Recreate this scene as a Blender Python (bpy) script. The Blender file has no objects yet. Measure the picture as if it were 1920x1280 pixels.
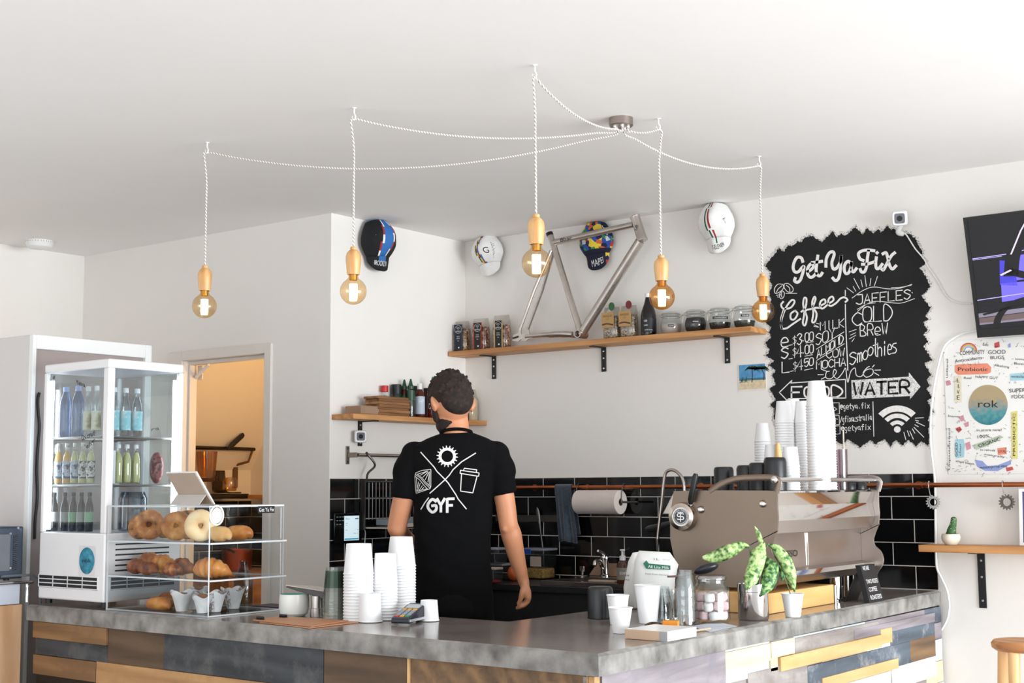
import bpy, math, random
from mathutils import Vector, Matrix
from mathutils.bvhtree import BVHTree
random.seed(7)
SC = bpy.context.scene
COL = SC.collection
V = Vector
PI = math.pi
sin, cos = math.sin, math.cos

# ------------------------------------------------------------------ camera
FPX = 2560.0                       # focal length in pixels of a 1920 px wide frame
PITCH, ROLL, YAW = math.radians(6.11), math.radians(-0.375), math.radians(37.25)
FWD = V((-sin(YAW) * cos(PITCH), cos(YAW) * cos(PITCH), sin(PITCH)))
_r0 = V((cos(YAW), sin(YAW), 0.0))
_u0 = _r0.cross(FWD)
RGT = _r0 * cos(ROLL) + _u0 * sin(ROLL)
UPV = _u0 * cos(ROLL) - _r0 * sin(ROLL)
EYE = V((0.0, 0.0, 1.34))
cam = bpy.data.cameras.new('camera')
camo = bpy.data.objects.new('camera', cam)
COL.objects.link(camo)
cam.sensor_width = 36.0
cam.lens = FPX / 1920.0 * 36.0
cam.clip_start = 0.05
cam.clip_end = 100.0
mw = Matrix.Identity(4)
for i in range(3):
    mw[i][0], mw[i][1], mw[i][2], mw[i][3] = RGT[i], UPV[i], -FWD[i], EYE[i]
camo.matrix_world = mw
SC.camera = camo

# ------------------------------------------------------------------ colour management, world, daylight
SC.view_settings.view_transform = 'Standard'
SC.view_settings.look = 'None'
SC.view_settings.gamma = 1.0
SC.view_settings.use_curve_mapping = False
SC.view_settings.exposure = 0.33
wd = bpy.data.worlds.new('daylight')
SC.world = wd
wd.use_nodes = True
wd.node_tree.nodes['Background'].inputs[0].default_value = (0.92, 0.96, 1.0, 1)
wd.node_tree.nodes['Background'].inputs[1].default_value = 1.2

def area(name, loc, aim, sx, sy, power, col):
    l = bpy.data.lights.new(name, 'AREA')
    l.shape = 'RECTANGLE'
    l.size, l.size_y, l.energy, l.color = sx, sy, power, col
    o = bpy.data.objects.new(name, l)
    COL.objects.link(o)
    o.location = loc
    o.rotation_euler = (V(aim) - V(loc)).to_track_quat('-Z', 'Y').to_euler()
    return o

def point(name, loc, power, col, r):
    l = bpy.data.lights.new(name, 'POINT')
    l.energy, l.color, l.shadow_soft_size = power, col, r
    o = bpy.data.objects.new(name, l)
    COL.objects.link(o)
    o.location = loc
    return o

# daylight through the glazed shop side (right of the picture)
area('daylight_glazed_side', (5.2, 4.0, 1.05), (-3.0, 3.9, 2.1), 5.5, 2.3, 560, (0.92, 0.97, 1.0))
area('ceiling_fill_rear', (-2.2, -2.6, 1.3), (-2.6, 3.0, 3.0), 4.5, 2.2, 36, (0.98, 0.99, 1.0))  # added fill from behind the camera, aimed up to brighten the ceiling
point('back_kitchen_lamp', (-5.12, 5.25, 1.75), 10, (1.0, 0.60, 0.24), 0.08)

# ------------------------------------------------------------------ where things stand (metres; the camera is above the origin)
YB, XR, YD, XL, HC, ZC = 5.856, -4.779, 4.80, -6.81, 2.71, 0.889

def ray(u, v):
    return FWD + RGT * ((u - 960.0) / FPX) - UPV * ((v - 640.0) / FPX)

def on(u, v, axis, val):
    """point of the photograph carried onto the plane x, y or z = val of the room"""
    d = ray(u, v)
    return EYE + d * ((val - EYE[axis]) / d[axis])

def wall(u, v, off=0.0):
    return on(u, v, 1, YB - off)

def deep(u, v, d):
    return EYE + ray(u, v) * d

def dist(p):
    return (V(p) - EYE).dot(FWD)

def zat(x, y, v):
    lo, hi = -1.0, 4.0
    for _ in range(40):
        m = (lo + hi) / 2
        d = V((x, y, m)) - EYE
        if 640 - FPX * d.dot(UPV) / d.dot(FWD) > v:
            lo = m
        else:
            hi = m
    return lo

def stand(u, vb, vt, w, zs, far=None):
    """footprint centre, radius and height of a round thing standing on the level zs"""
    p = on(u, vb, 2, zs)
    r = w * 0.5 * dist(p) / FPX
    h = V((p.x, p.y, 0)).normalized()
    c = p + h * r
    return c.x, c.y, r, zat(c.x, c.y, vt) - zs

# ------------------------------------------------------------------ materials
def lin(c):
    if isinstance(c, str):
        c = [int(c[i:i + 2], 16) / 255 for i in (0, 2, 4)]
        c = [x / 12.92 if x <= 0.04045 else ((x + 0.055) / 1.055) ** 2.4 for x in c]
    return (c[0], c[1], c[2], 1.0)

MATS = {}

def base(name):
    m = bpy.data.materials.new(name)
    m.use_nodes = True
    nt = m.node_tree
    return m, nt, nt.nodes, nt.links, nt.nodes['Principled BSDF']

def mat(name, col, rough=0.5, metal=0.0, var=0.06, scale=8.0, bump=0.0, bscale=60.0, spec=0.5, trans=0.0, sheen=0.0, coat=0.0):
    if name in MATS:
        return MATS[name]
    m, nt, N, L, b = base(name)
    c = lin(col)
    b.inputs['Roughness'].default_value = rough
    b.inputs['Metallic'].default_value = metal
    b.inputs['Specular IOR Level'].default_value = spec
    b.inputs['Coat Weight'].default_value = coat
    b.inputs['Transmission Weight'].default_value = trans
    if sheen:
        b.inputs['Sheen Weight'].default_value = sheen
    tc = N.new('ShaderNodeTexCoord')
    nz = N.new('ShaderNodeTexNoise')
    nz.inputs['Scale'].default_value = scale
    nz.inputs['Detail'].default_value = 4
    L.new(tc.outputs['Object'], nz.inputs['Vector'])
    cr = N.new('ShaderNodeValToRGB')
    cr.color_ramp.elements[0].color = [x * (1 - var) for x in c[:3]] + [1]
    cr.color_ramp.elements[1].color = [min(1, x * (1 + var)) for x in c[:3]] + [1]
    cr.color_ramp.elements[0].position, cr.color_ramp.elements[1].position = 0.3, 0.7
    L.new(nz.outputs['Fac'], cr.inputs[0])
    L.new(cr.outputs[0], b.inputs['Base Color'])
    if bump:
        n2 = N.new('ShaderNodeTexNoise')
        n2.inputs['Scale'].default_value = bscale
        n2.inputs['Detail'].default_value = 6
        L.new(tc.outputs['Object'], n2.inputs['Vector'])
        bp = N.new('ShaderNodeBump')
        bp.inputs['Strength'].default_value = bump
        bp.inputs['Distance'].default_value = 0.01
        L.new(n2.outputs['Fac'], bp.inputs['Height'])
        L.new(bp.outputs[0], b.inputs['Normal'])
    MATS[name] = m
    return m

def wood(name, c1, c2, axis=0, rough=0.5, scale=10.0, stretch=0.08, coat=0.0):
    if name in MATS:
        return MATS[name]
    m, nt, N, L, b = base(name)
    b.inputs['Roughness'].default_value = rough
    b.inputs['Coat Weight'].default_value = coat
    tc = N.new('ShaderNodeTexCoord')
    mp = N.new('ShaderNodeMapping')
    s = [1.0, 1.0, 1.0]
    s[axis] = stretch
    mp.inputs['Scale'].default_value = s
    L.new(tc.outputs['Object'], mp.inputs['Vector'])
    nz = N.new('ShaderNodeTexNoise')
    nz.inputs['Scale'].default_value = scale * 3
    nz.inputs['Detail'].default_value = 8
    nz.inputs['Distortion'].default_value = 1.2
    L.new(mp.outputs[0], nz.inputs['Vector'])
    wv = N.new('ShaderNodeTexWave')
    wv.inputs['Scale'].default_value = scale
    wv.inputs['Distortion'].default_value = 6
    wv.inputs['Detail'].default_value = 3
    wv.bands_direction = 'DIAGONAL'
    L.new(mp.outputs[0], wv.inputs['Vector'])
    mx = N.new('ShaderNodeMath')
    mx.operation = 'MULTIPLY_ADD'
    mx.inputs[1].default_value = 0.35
    L.new(wv.outputs['Fac'], mx.inputs[0])
    L.new(nz.outputs['Fac'], mx.inputs[2])
    cr = N.new('ShaderNodeValToRGB')
    cr.color_ramp.elements[0].color, cr.color_ramp.elements[1].color = lin(c1), lin(c2)
    cr.color_ramp.elements[0].position, cr.color_ramp.elements[1].position = 0.35, 0.95
    L.new(mx.outputs[0], cr.inputs[0])
    L.new(cr.outputs[0], b.inputs['Base Color'])
    bp = N.new('ShaderNodeBump')
    bp.inputs['Strength'].default_value = 0.15
    bp.inputs['Distance'].default_value = 0.004
    L.new(nz.outputs['Fac'], bp.inputs['Height'])
    L.new(bp.outputs[0], b.inputs['Normal'])
    MATS[name] = m
    return m

def worn(name, c1, c2, c3, axis=0, rough=0.7):
    """reclaimed board: grain plus flaking blotches of a third colour"""
    if name in MATS:
        return MATS[name]
    m = wood(name, c1, c2, axis, rough, 7.0, 0.1)
    nt = m.node_tree
    N, L = nt.nodes, nt.links
    b = N['Principled BSDF']
    src = b.inputs['Base Color'].links[0].from_socket
    tc = N.new('ShaderNodeTexCoord')
    nz = N.new('ShaderNodeTexNoise')
    nz.inputs['Scale'].default_value = 5.5
    nz.inputs['Detail'].default_value = 9
    nz.inputs['Roughness'].default_value = 0.7
    L.new(tc.outputs['Object'], nz.inputs['Vector'])
    cr = N.new('ShaderNodeValToRGB')
    cr.color_ramp.elements[0].position, cr.color_ramp.elements[1].position = 0.5, 0.66
    L.new(nz.outputs['Fac'], cr.inputs[0])
    mx = N.new('ShaderNodeMix')
    mx.data_type = 'RGBA'
    mx.inputs[7].default_value = lin(c3)
    L.new(cr.outputs[0], mx.inputs[0])
    L.new(src, mx.inputs[6])
    L.new(mx.outputs[2], b.inputs['Base Color'])
    return m

def clear(name, tint='FFFFFF', refl=0.10, rough=0.02, ior=1.45):
    """thin clear glass or acrylic: lets light through, mirrors at grazing angles"""
    if name in MATS:
        return MATS[name]
    m, nt, N, L, b = base(name)
    N.remove(b)
    out = N['Material Output']
    tr = N.new('ShaderNodeBsdfTransparent')
    tr.inputs[0].default_value = lin(tint)
    gl = N.new('ShaderNodeBsdfGlossy')
    gl.inputs['Roughness'].default_value = rough
    fr = N.new('ShaderNodeLayerWeight')
    fr.inputs[0].default_value = 0.5
    pw = N.new('ShaderNodeMath')
    pw.operation = 'POWER'
    pw.inputs[1].default_value = 4.0
    L.new(fr.outputs['Facing'], pw.inputs[0])
    ad = N.new('ShaderNodeMath')
    ad.operation = 'MULTIPLY_ADD'
    ad.inputs[1].default_value = 0.38
    ad.inputs[2].default_value = refl
    ad.use_clamp = True
    L.new(pw.outputs[0], ad.inputs[0])
    mx = N.new('ShaderNodeMixShader')
    L.new(ad.outputs[0], mx.inputs[0])
    L.new(tr.outputs[0], mx.inputs[1])
    L.new(gl.outputs[0], mx.inputs[2])
    L.new(mx.outputs[0], out.inputs[0])
    MATS[name] = m
    return m

def glow(name, col, power):
    if name in MATS:
        return MATS[name]
    m, nt, N, L, b = base(name)
    b.inputs['Base Color'].default_value = lin(col)
    b.inputs['Emission Color'].default_value = lin(col)
    b.inputs['Emission Strength'].default_value = power
    MATS[name] = m
    return m

def ramp_mat(name, kind, stops, scale, rough=0.6, bump=0.0, detail=4.0, const=False):
    """colour patches from a noise or voronoi pattern"""
    if name in MATS:
        return MATS[name]
    m, nt, N, L, b = base(name)
    b.inputs['Roughness'].default_value = rough
    tc = N.new('ShaderNodeTexCoord')
    if kind == 'noise':
        t = N.new('ShaderNodeTexNoise')
        t.inputs['Detail'].default_value = detail
        o = t.outputs['Fac']
    else:
        t = N.new('ShaderNodeTexVoronoi')
        o = t.outputs['Color']
    t.inputs['Scale'].default_value = scale
    L.new(tc.outputs['Object'], t.inputs['Vector'])
    cr = N.new('ShaderNodeValToRGB')
    if const:
        cr.color_ramp.interpolation = 'CONSTANT'
    e = cr.color_ramp.elements
    while len(e) < len(stops):
        e.new(0.5)
    for el, (p, c) in zip(e, stops):
        el.position, el.color = p, lin(c)
    L.new(o, cr.inputs[0])
    L.new(cr.outputs[0], b.inputs['Base Color'])
    if bump:
        bp = N.new('ShaderNodeBump')
        bp.inputs['Strength'].default_value = bump
        bp.inputs['Distance'].default_value = 0.006
        L.new(o, bp.inputs['Height'])
        L.new(bp.outputs[0], b.inputs['Normal'])
    MATS[name] = m
    return m

def tiles(name, ax, x0, z0, flip):
    m, nt, N, L, b = base(name)
    tc = N.new('ShaderNodeTexCoord')
    sp = N.new('ShaderNodeSeparateXYZ')
    L.new(tc.outputs['Object'], sp.inputs[0])
    cb = N.new('ShaderNodeCombineXYZ')
    for k, (src, off) in enumerate(((ax, x0), (2, z0))):
        s = N.new('ShaderNodeMath')
        s.operation = 'SUBTRACT'
        s.inputs[1].default_value = off
        L.new(sp.outputs[src], s.inputs[0])
        L.new(s.outputs[0], cb.inputs[k])
    bt = N.new('ShaderNodeTexBrick')
    bt.offset = 0.5
    bt.inputs['Color1'].default_value = lin('0A0B0D')
    bt.inputs['Color2'].default_value = lin('0D0E10')
    bt.inputs['Mortar'].default_value = lin('C9C3BC')
    bt.inputs['Scale'].default_value = 1.0
    bt.inputs['Mortar Size'].default_value = 0.0021
    bt.inputs['Mortar Smooth'].default_value = 0.1
    bt.inputs['Brick Width'].default_value = 0.2
    bt.inputs['Row Height'].default_value = 0.1003
    L.new(cb.outputs[0], bt.inputs['Vector'])
    L.new(bt.outputs['Color'], b.inputs['Base Color'])
    rr = N.new('ShaderNodeMapRange')
    rr.inputs[3].default_value, rr.inputs[4].default_value = 0.07, 0.8
    L.new(bt.outputs['Fac'], rr.inputs[0])
    L.new(rr.outputs[0], b.inputs['Roughness'])
    bp = N.new('ShaderNodeBump')
    bp.invert = True
    bp.inputs['Strength'].default_value = 0.5
    bp.inputs['Distance'].default_value = 0.002
    L.new(bt.outputs['Fac'], bp.inputs['Height'])
    L.new(bp.outputs[0], b.inputs['Normal'])
    return m

# ------------------------------------------------------------------ mesh builder
def frame(d, up=V((0, 0, 1))):
    d = V(d).normalized()
    a = d.cross(up)
    if a.length < 1e-4:
        a = d.cross(V((0, 1, 0)))
    a.normalize()
    return a, a.cross(d).normalized(), d

def smoothpath(pts, n=6):
    """Catmull-Rom curve through the points"""
    P = [V(p) for p in pts]
    if len(P) < 3:
        return P
    Q = [2 * P[0] - P[1]] + P + [2 * P[-1] - P[-2]]
    out = []
    for i in range(1, len(Q) - 2):
        a, b, c, d = Q[i - 1], Q[i], Q[i + 1], Q[i + 2]
        for k in range(n):
            t = k / n
            out.append(0.5 * ((2 * b) + (c - a) * t + (2 * a - 5 * b + 4 * c - d) * t * t + (3 * b - a - 3 * c + d) * t ** 3))
    out.append(P[-1])
    return out

_TX = {}

def text2d(s, res=3):
    """outline of a word in the built-in face, filled: verts centred on x, baseline 0, capital height about 0.7"""
    if s in _TX:
        return _TX[s]
    cu = bpy.data.curves.new('t', 'FONT')
    cu.body = s
    cu.resolution_u = res
    ob = bpy.data.objects.new('t', cu)
    COL.objects.link(ob)
    bpy.context.view_layer.update()
    me = ob.evaluated_get(bpy.context.evaluated_depsgraph_get()).to_mesh()
    vs = [(v.co.x, v.co.y) for v in me.vertices]
    fs = [tuple(p.vertices) for p in me.polygons]
    w = max(v[0] for v in vs) if vs else 0
    w0 = min(v[0] for v in vs) if vs else 0
    vs = [(x - (w + w0) / 2, y) for x, y in vs]
    bpy.data.objects.remove(ob)
    bpy.data.curves.remove(cu)
    _TX[s] = (vs, fs, w - w0)
    return _TX[s]

class MB:
    def __init__(s):
        s.v, s.f, s.m = [], [], []

    def add(s, vs, fs, mi=0):
        o = len(s.v)
        s.v += [V(p) for p in vs]
        for f in fs:
            s.f.append([i + o for i in f])
            s.m.append(mi)
        return s

    def box(s, lo, hi, mi=0):
        x0, y0, z0 = lo
        x1, y1, z1 = hi
        vs = [(x0, y0, z0), (x1, y0, z0), (x1, y1, z0), (x0, y1, z0), (x0, y0, z1), (x1, y0, z1), (x1, y1, z1), (x0, y1, z1)]
        return s.add(vs, [(0, 3, 2, 1), (4, 5, 6, 7), (0, 1, 5, 4), (1, 2, 6, 5), (2, 3, 7, 6), (3, 0, 4, 7)], mi)

    def hexa(s, bot, top, mi=0):
        """solid between two quads"""
        return s.add(list(bot) + list(top), [(0, 3, 2, 1), (4, 5, 6, 7), (0, 1, 5, 4), (1, 2, 6, 5), (2, 3, 7, 6), (3, 0, 4, 7)], mi)

    def obox(s, c, hx, hy, hz, mi=0):
        c, hx, hy, hz = V(c), V(hx), V(hy), V(hz)
        return s.hexa([c - hx - hy - hz, c + hx - hy - hz, c + hx + hy - hz, c - hx + hy - hz],
                      [c - hx - hy + hz, c + hx - hy + hz, c + hx + hy + hz, c - hx + hy + hz], mi)

    def tube(s, pts, r, n=10, mi=0, cap=True, up=V((0, 0, 1)), flat=1.0):
        P = [V(p) for p in pts]
        R = r if isinstance(r, (list, tuple)) else [r] * len(P)
        rings = []
        a = None
        for i, p in enumerate(P):
            d = (P[min(i + 1, len(P) - 1)] - P[max(i - 1, 0)]).normalized()
            if a is None:
                a, b, _ = frame(d, up)
            else:
                a = (a - d * a.dot(d)).normalized()
                b = a.cross(d).normalized()
            rings.append([p + (a * cos(2 * PI * k / n) + b * sin(2 * PI * k / n) * flat) * R[i] for k in range(n)])
        vs = [q for rg in rings for q in rg]
        fs = []
        for i in range(len(P) - 1):
            for k in range(n):
                k2 = (k + 1) % n
                fs.append((i * n + k, i * n + k2, (i + 1) * n + k2, (i + 1) * n + k))
        if cap:
            fs.append(tuple(range(n - 1, -1, -1)))
            fs.append(tuple((len(P) - 1) * n + k for k in range(n)))
        return s.add(vs, fs, mi)

    def lathe(s, prof, c=(0, 0, 0), n=24, mi=0, ax=None, closed=False, mis=None):
        """profile of (radius, height) turned about an axis through c; ends at radius 0 close the form"""
        c = V(c)
        A, B, D = (V((1, 0, 0)), V((0, 1, 0)), V((0, 0, 1))) if ax is None else frame(ax)
        if ax is not None:
            B = D.cross(A)
        vs, idx = [], []
        for r, h in prof:
            if r < 1e-6:
                idx.append([len(vs)] * n)
                vs.append(c + D * h)
            else:
                idx.append(list(range(len(vs), len(vs) + n)))
                vs += [c + D * h + (A * cos(2 * PI * k / n) + B * sin(2 * PI * k / n)) * r for k in range(n)]
        m = len(prof)
        for i in range(m if closed else m - 1):
            fs = []
            p, q = idx[i], idx[(i + 1) % m]
            for k in range(n):
                k2 = (k + 1) % n
                f = []
                for w in (p[k], p[k2], q[k2], q[k]):
                    if w not in f:
                        f.append(w)
                if len(f) > 2:
                    fs.append(f)
            if i == 0:
                o = len(s.v)
                s.v += vs
            for f in fs:
                s.f.append([j + o for j in f])
                s.m.append(mis[i] if mis else mi)
        return s

    def ball(s, c, r, mi=0, nu=14, nv=9, R=None):
        c = V(c)
        r = r if isinstance(r, (list, tuple)) else (r, r, r)
        vs, fs = [], []
        for j in range(nv + 1):
            th = PI * j / nv
            for k in range(nu):
                p = V((r[0] * sin(th) * cos(2 * PI * k / nu), r[1] * sin(th) * sin(2 * PI * k / nu), r[2] * cos(th)))
                vs.append(c + (R @ p if R is not None else p))
        for j in range(nv):
            for k in range(nu):
                k2 = (k + 1) % nu
                if j == 0:
                    fs.append((0, (j + 1) * nu + k, (j + 1) * nu + k2))
                elif j == nv - 1:
                    fs.append((j * nu + k, nv * nu, j * nu + k2))
                else:
                    fs.append((j * nu + k, (j + 1) * nu + k, (j + 1) * nu + k2, j * nu + k2))
        return s.add(vs, fs, mi)

    def prism(s, poly, off, mi=0, side=None):
        """flat outline of 3-D points thickened by the vector off"""
        P = [V(p) for p in poly]
        n = len(P)
        off = V(off)
        s.add(P + [p + off for p in P], [tuple(range(n)), tuple(range(2 * n - 1, n - 1, -1))], mi)
        o = len(s.v) - 2 * n
        for k in range(n):
            k2 = (k + 1) % n
            s.f.append([o + k2, o + k, o + n + k, o + n + k2])
            s.m.append(mi if side is None else side)
        return s

    def ribbon(s, pts, w, fn, mi=0):
        """stroke of width w along 2-D points, every vertex carried into space by fn(u, v)"""
        P = [V((p[0], p[1])) for p in pts]
        Wd = w if isinstance(w, (list, tuple)) else [w] * len(P)
        vs, fs = [], []
        for i, p in enumerate(P):
            d = P[min(i + 1, len(P) - 1)] - P[max(i - 1, 0)]
            if d.length < 1e-9:
                d = V((1, 0))
            d.normalize()
            nn = V((-d.y, d.x)) * Wd[i] * 0.5
            e = d * (Wd[i] * 0.3) * (-1 if i == 0 else (1 if i == len(P) - 1 else 0))
            vs += [p + nn + e, p - nn + e]
        for i in range(len(P) - 1):
            fs.append((2 * i, 2 * i + 1, 2 * i + 3, 2 * i + 2))
        return s.add([fn(q.x, q.y) for q in vs], fs, mi)

    def text(s, body, o, dx, dy, h, mi=0, width=None, fn=None):
        """flat word: o is the middle of its baseline, h the capital height, width squeezes it"""
        vs, fs, w = text2d(body)
        if not vs:
            return s
        k = h / 0.7
        kx = k if width is None else width / max(w, 1e-6)
        o, dx, dy = V(o), V(dx).normalized(), V(dy).normalized()
        return s.add([o + dx * x * kx + dy * y * k for x, y in vs], fs, mi)

    def build(s, name, mats, parent=None, world=True, sharp=35.0, bevel=0.0, sub=0, smooth=True):
        org = V((0, 0, 0))
        if world and parent is not None:
            q = parent
            while q is not None:
                org = org + q.location
                q = q.parent
        me = bpy.data.meshes.new(name)
        me.from_pydata([tuple(p - org) for p in s.v], [], s.f)
        mats = mats if isinstance(mats, (list, tuple)) else [mats]
        for m in mats:
            me.materials.append(m)
        for p, i in zip(me.polygons, s.m):
            p.material_index = i
        me.validate()
        me.update()
        if smooth:
            me.polygons.foreach_set('use_smooth', [True] * len(me.polygons))
            me.set_sharp_from_angle(angle=math.radians(sharp))
        ob = bpy.data.objects.new(name, me)
        COL.objects.link(ob)
        if parent is not None:
            ob.parent = parent
        if bevel:
            b = ob.modifiers.new('edge', 'BEVEL')
            b.width, b.segments, b.limit_method, b.angle_limit = bevel, 2, 'ANGLE', math.radians(40)
            b.harden_normals = False
        if sub:
            m = ob.modifiers.new('smooth', 'SUBSURF')
            m.levels = m.render_levels = sub
        return ob

def tag(o, label, cat, group=None, kind=None):
    o['label'], o['category'] = label, cat
    if group:
        o['group'] = group
    if kind:
        o['kind'] = kind
    return o

def thing(name, label, cat, loc=(0, 0, 0), rz=0.0, group=None):
    o = bpy.data.objects.new(name, None)
    COL.objects.link(o)
    o.empty_display_size = 0.05
    o.location = loc
    o.rotation_euler = (0, 0, rz)
    return tag(o, label, cat, group)

def struct(name, mb, mats, **k):
    o = mb.build(name, mats, **k)
    o['kind'] = 'structure'
    return o

KIDS = {}
def dup(root, loc, rz=None, label=None, group=None):
    """copy of a thing with copies of its parts and sub-parts (mesh data shared)"""
    r = root.copy()
    COL.objects.link(r)
    r.location = loc
    if rz is not None:
        r.rotation_euler = (0, 0, rz)
    if label:
        r['label'] = label
    if group:
        r['group'] = group
    for ch in root.children:
        c = ch.copy()
        COL.objects.link(c)
        c.parent = r
        for g in ch.children:
            d = g.copy()
            COL.objects.link(d)
            d.parent = c
    return r

def bake(ob):
    """apply the modifiers of a mesh object"""
    dg = bpy.context.evaluated_depsgraph_get()
    dg.update()
    me = bpy.data.meshes.new_from_object(ob.evaluated_get(dg))
    ob.modifiers.clear()
    ob.data = me
    me.polygons.foreach_set('use_smooth', [True] * len(me.polygons))
    return ob
# ------------------------------------------------------------------ shared materials
PAINT = mat('wall_paint', 'EBE7E2', 0.75, var=0.015, scale=2.0, bump=0.05, bscale=180)
CEILP = mat('ceiling_paint', 'F2EFED', 0.8, var=0.012, scale=1.5)
TRIMP = mat('trim_paint', 'E0D9D2', 0.45, var=0.02)
WHITE = mat('white_enamel', 'E9E9E8', 0.3, var=0.015)
CUPW = mat('paper_cup_white', 'EFEFF0', 0.55, var=0.012, scale=20)
BLACK = mat('black_paint', '0C0D0F', 0.45, var=0.1)
BLKGL = mat('black_gloss', '08090B', 0.12, var=0.1)
STEEL = mat('brushed_steel', 'B9B4AF', 0.28, 1.0, var=0.05, scale=30)
CHROME = mat('chrome', 'D8D6D4', 0.06, 1.0, var=0.01)
DKSTEEL = mat('dark_steel', '5C5A58', 0.35, 1.0, var=0.1)
OAK = wood('shelf_oak', 'A9713F', 'D29A62', 0, 0.5, 9.0)
OAKY = wood('shelf_oak_across', 'A9713F', 'D29A62', 1, 0.5, 9.0)
PINE = wood('pale_pine', 'C98F52', 'E3B57E', 1, 0.55, 6.0)
COPPER = mat('copper_pipe', 'A8623F', 0.3, 1.0, var=0.15, scale=14)
GLASS = clear('clear_glass', 'F6F8F8', 0.07)
ACRYL = clear('clear_acrylic', 'FCFDFD', 0.02, 0.01)
EDGE = mat('acrylic_edge', 'DFE4E8', 0.15, var=0.02)
CHALK = mat('white_chalk', 'E9E6E4', 0.9, var=0.1, scale=120)
INKB = mat('black_ink', '17171A', 0.6, var=0.1)
INKW = mat('white_ink', 'EDEDED', 0.6, var=0.03)
SCREWM = mat('screw_steel', 'C9C6C0', 0.3, 1.0, var=0.05)

# ------------------------------------------------------------------ room shell
struct('floor', MB().box((-7.0, -3.0, -0.06), (3.0, 6.2, 0.0)), mat('floor_concrete', 'D2D1D0', 0.4, var=0.06, scale=3))
struct('ceiling', MB().box((-7.0, -3.0, HC), (3.0, 6.2, HC + 0.06)), CEILP)
struct('wall_back', MB().box((-4.9, YB, 0), (3.0, YB + 0.12, HC)), PAINT)
struct('wall_return', MB().box((-4.9, YD, 0), (XR, YB, HC)), PAINT)
dl, dr, dz = -5.889, -5.236, 2.035
w = MB()
w.box((XL, YD, 0), (dl, YD + 0.09, HC))
w.box((dr, YD, 0), (-4.9, YD + 0.09, HC))
w.box((dl, YD, dz), (dr, YD + 0.09, HC))
struct('wall_doorway', w, PAINT)
struct('wall_left', MB().box((XL - 0.12, -3.0, 0), (XL, YD + 0.09, HC)), PAINT)
# door casing
t = MB()
for a, b in ((dl - 0.11, dl), (dr, dr + 0.05)):
    t.box((a, YD - 0.018, 0), (b, YD, dz + 0.05))
t.box((dl, YD - 0.018, dz), (dr, YD, dz + 0.05))
t.box((dl, YD + 0.03, dz - 0.02), (dr, YD + 0.075, dz))
t.box((dl, YD + 0.03, 0), (dl + 0.015, YD + 0.075, dz - 0.02))
t.box((dr - 0.012, YD + 0.03, 0), (dr, YD + 0.075, dz - 0.02))
struct('door_1', t, TRIMP, bevel=0.003)
# black subway tiles
tb = tiles('black_tiles_back', 0, -2.347, 0.8895, 1)
tr = tiles('black_tiles_return', 1, 4.902, 0.8895, 1)
struct('trim_1', MB().box((XR, YB - 0.007, 0.7), (-2.153, YB, 1.391)), tb, smooth=False)
struct('trim_2', MB().box((XR, YD + 0.005, 0.7), (XR + 0.007, YB - 0.007, 1.391)), tr, smooth=False)
# small kitchen behind the doorway, under a sloping soffit
KX = -6.52
struct('wall_kitchen', MB().box((KX - 0.12, YD + 0.09, 0), (KX, YB, HC)), PAINT)
struct('wall_kitchen_back', MB().box((KX - 0.12, YB, 0), (-4.9, YB + 0.12, HC)), PAINT)
s = MB()
zs = lambda x: 1.46 + 1.5 * (x - KX)
s.prism([(KX, YD + 0.09, zs(KX)), (KX, YD + 0.09, HC), (KX + (HC - 1.46) / 1.5, YD + 0.09, HC)], (0, YB - YD - 0.09, 0))
struct('wall_soffit', s, PAINT, smooth=False)
tk = tiles('black_tiles_kitchen', 1, 4.95, 0.87, 1)
tk2 = tiles('black_tiles_kitchen_back', 0, -5.5, 0.87, 1)
struct('trim_3', MB().box((KX, YD + 0.09, 0.4), (KX + 0.007, YB, 1.27)), tk, smooth=False)
struct('trim_4', MB().box((KX + 0.007, YB - 0.007, 0.4), (-4.9, YB, 1.23)), tk2, smooth=False)

# ------------------------------------------------------------------ counter
CONC_T = mat('polished_concrete', '7E746E', 0.16, var=0.22, scale=5, bump=0.03, bscale=40, spec=0.6)
def concrete_edge():
    m = ramp_mat('rough_concrete', 'noise', [(0.25, '55524E'), (0.45, '7E7B77'), (0.62, '95928E'), (0.8, 'ABA8A4')], 14, 0.85, 0.7, 9)
    return m
CONC_E = concrete_edge()
FA, FB = V((-2.105, 3.147, 0)), V((-4.896, 3.226, 0))      # front edge of the long leg
top = [FA, V((-2.142, 5.848, 0)), V((-2.87, 5.848, 0)), V((-2.87, 3.745, 0)), V((-4.896, 3.745, 0)), FB]
n = len(top)
sl = MB()
z0, z1 = 0.828, ZC
def refine(P, step):
    out = []
    for i, p in enumerate(P):
        q = P[(i + 1) % len(P)]
        k = max(1, int((q - p).length / step))
        out += [p.lerp(q, j / k) for j in range(k)]
    return out
loop = refine(top, 0.05)
def inset(P, i, d):
    a, b, c = P[i - 1], P[i], P[(i + 1) % len(P)]
    e1, e2 = (b - a).normalized(), (c - b).normalized()
    nn = V((-(e1.y + e2.y), e1.x + e2.x, 0)).normalized()
    return b + nn * d
rr = random.Random(3)
edge_i = [inset(loop, i, 0.010 + rr.random() * 0.005) for i in range(len(loop))]
L0 = [V((p.x, p.y, z0)) for p in loop]
L1 = [V((p.x, p.y, z1 - 0.006 - rr.random() * 0.004)) for p in loop]
L2 = [V((p.x, p.y, z1)) for p in edge_i]
k = len(loop)
sl.add(L0 + L1 + L2, [tuple(range(k - 1, -1, -1))] + [(i, (i + 1) % k, k + (i + 1) % k, k + i) for i in range(k)] + [(k + i, k + (i + 1) % k, 2 * k + (i + 1) % k, 2 * k + i) for i in range(k)], 1)
sl.add(L2, [tuple(range(k))], 0)
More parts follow.
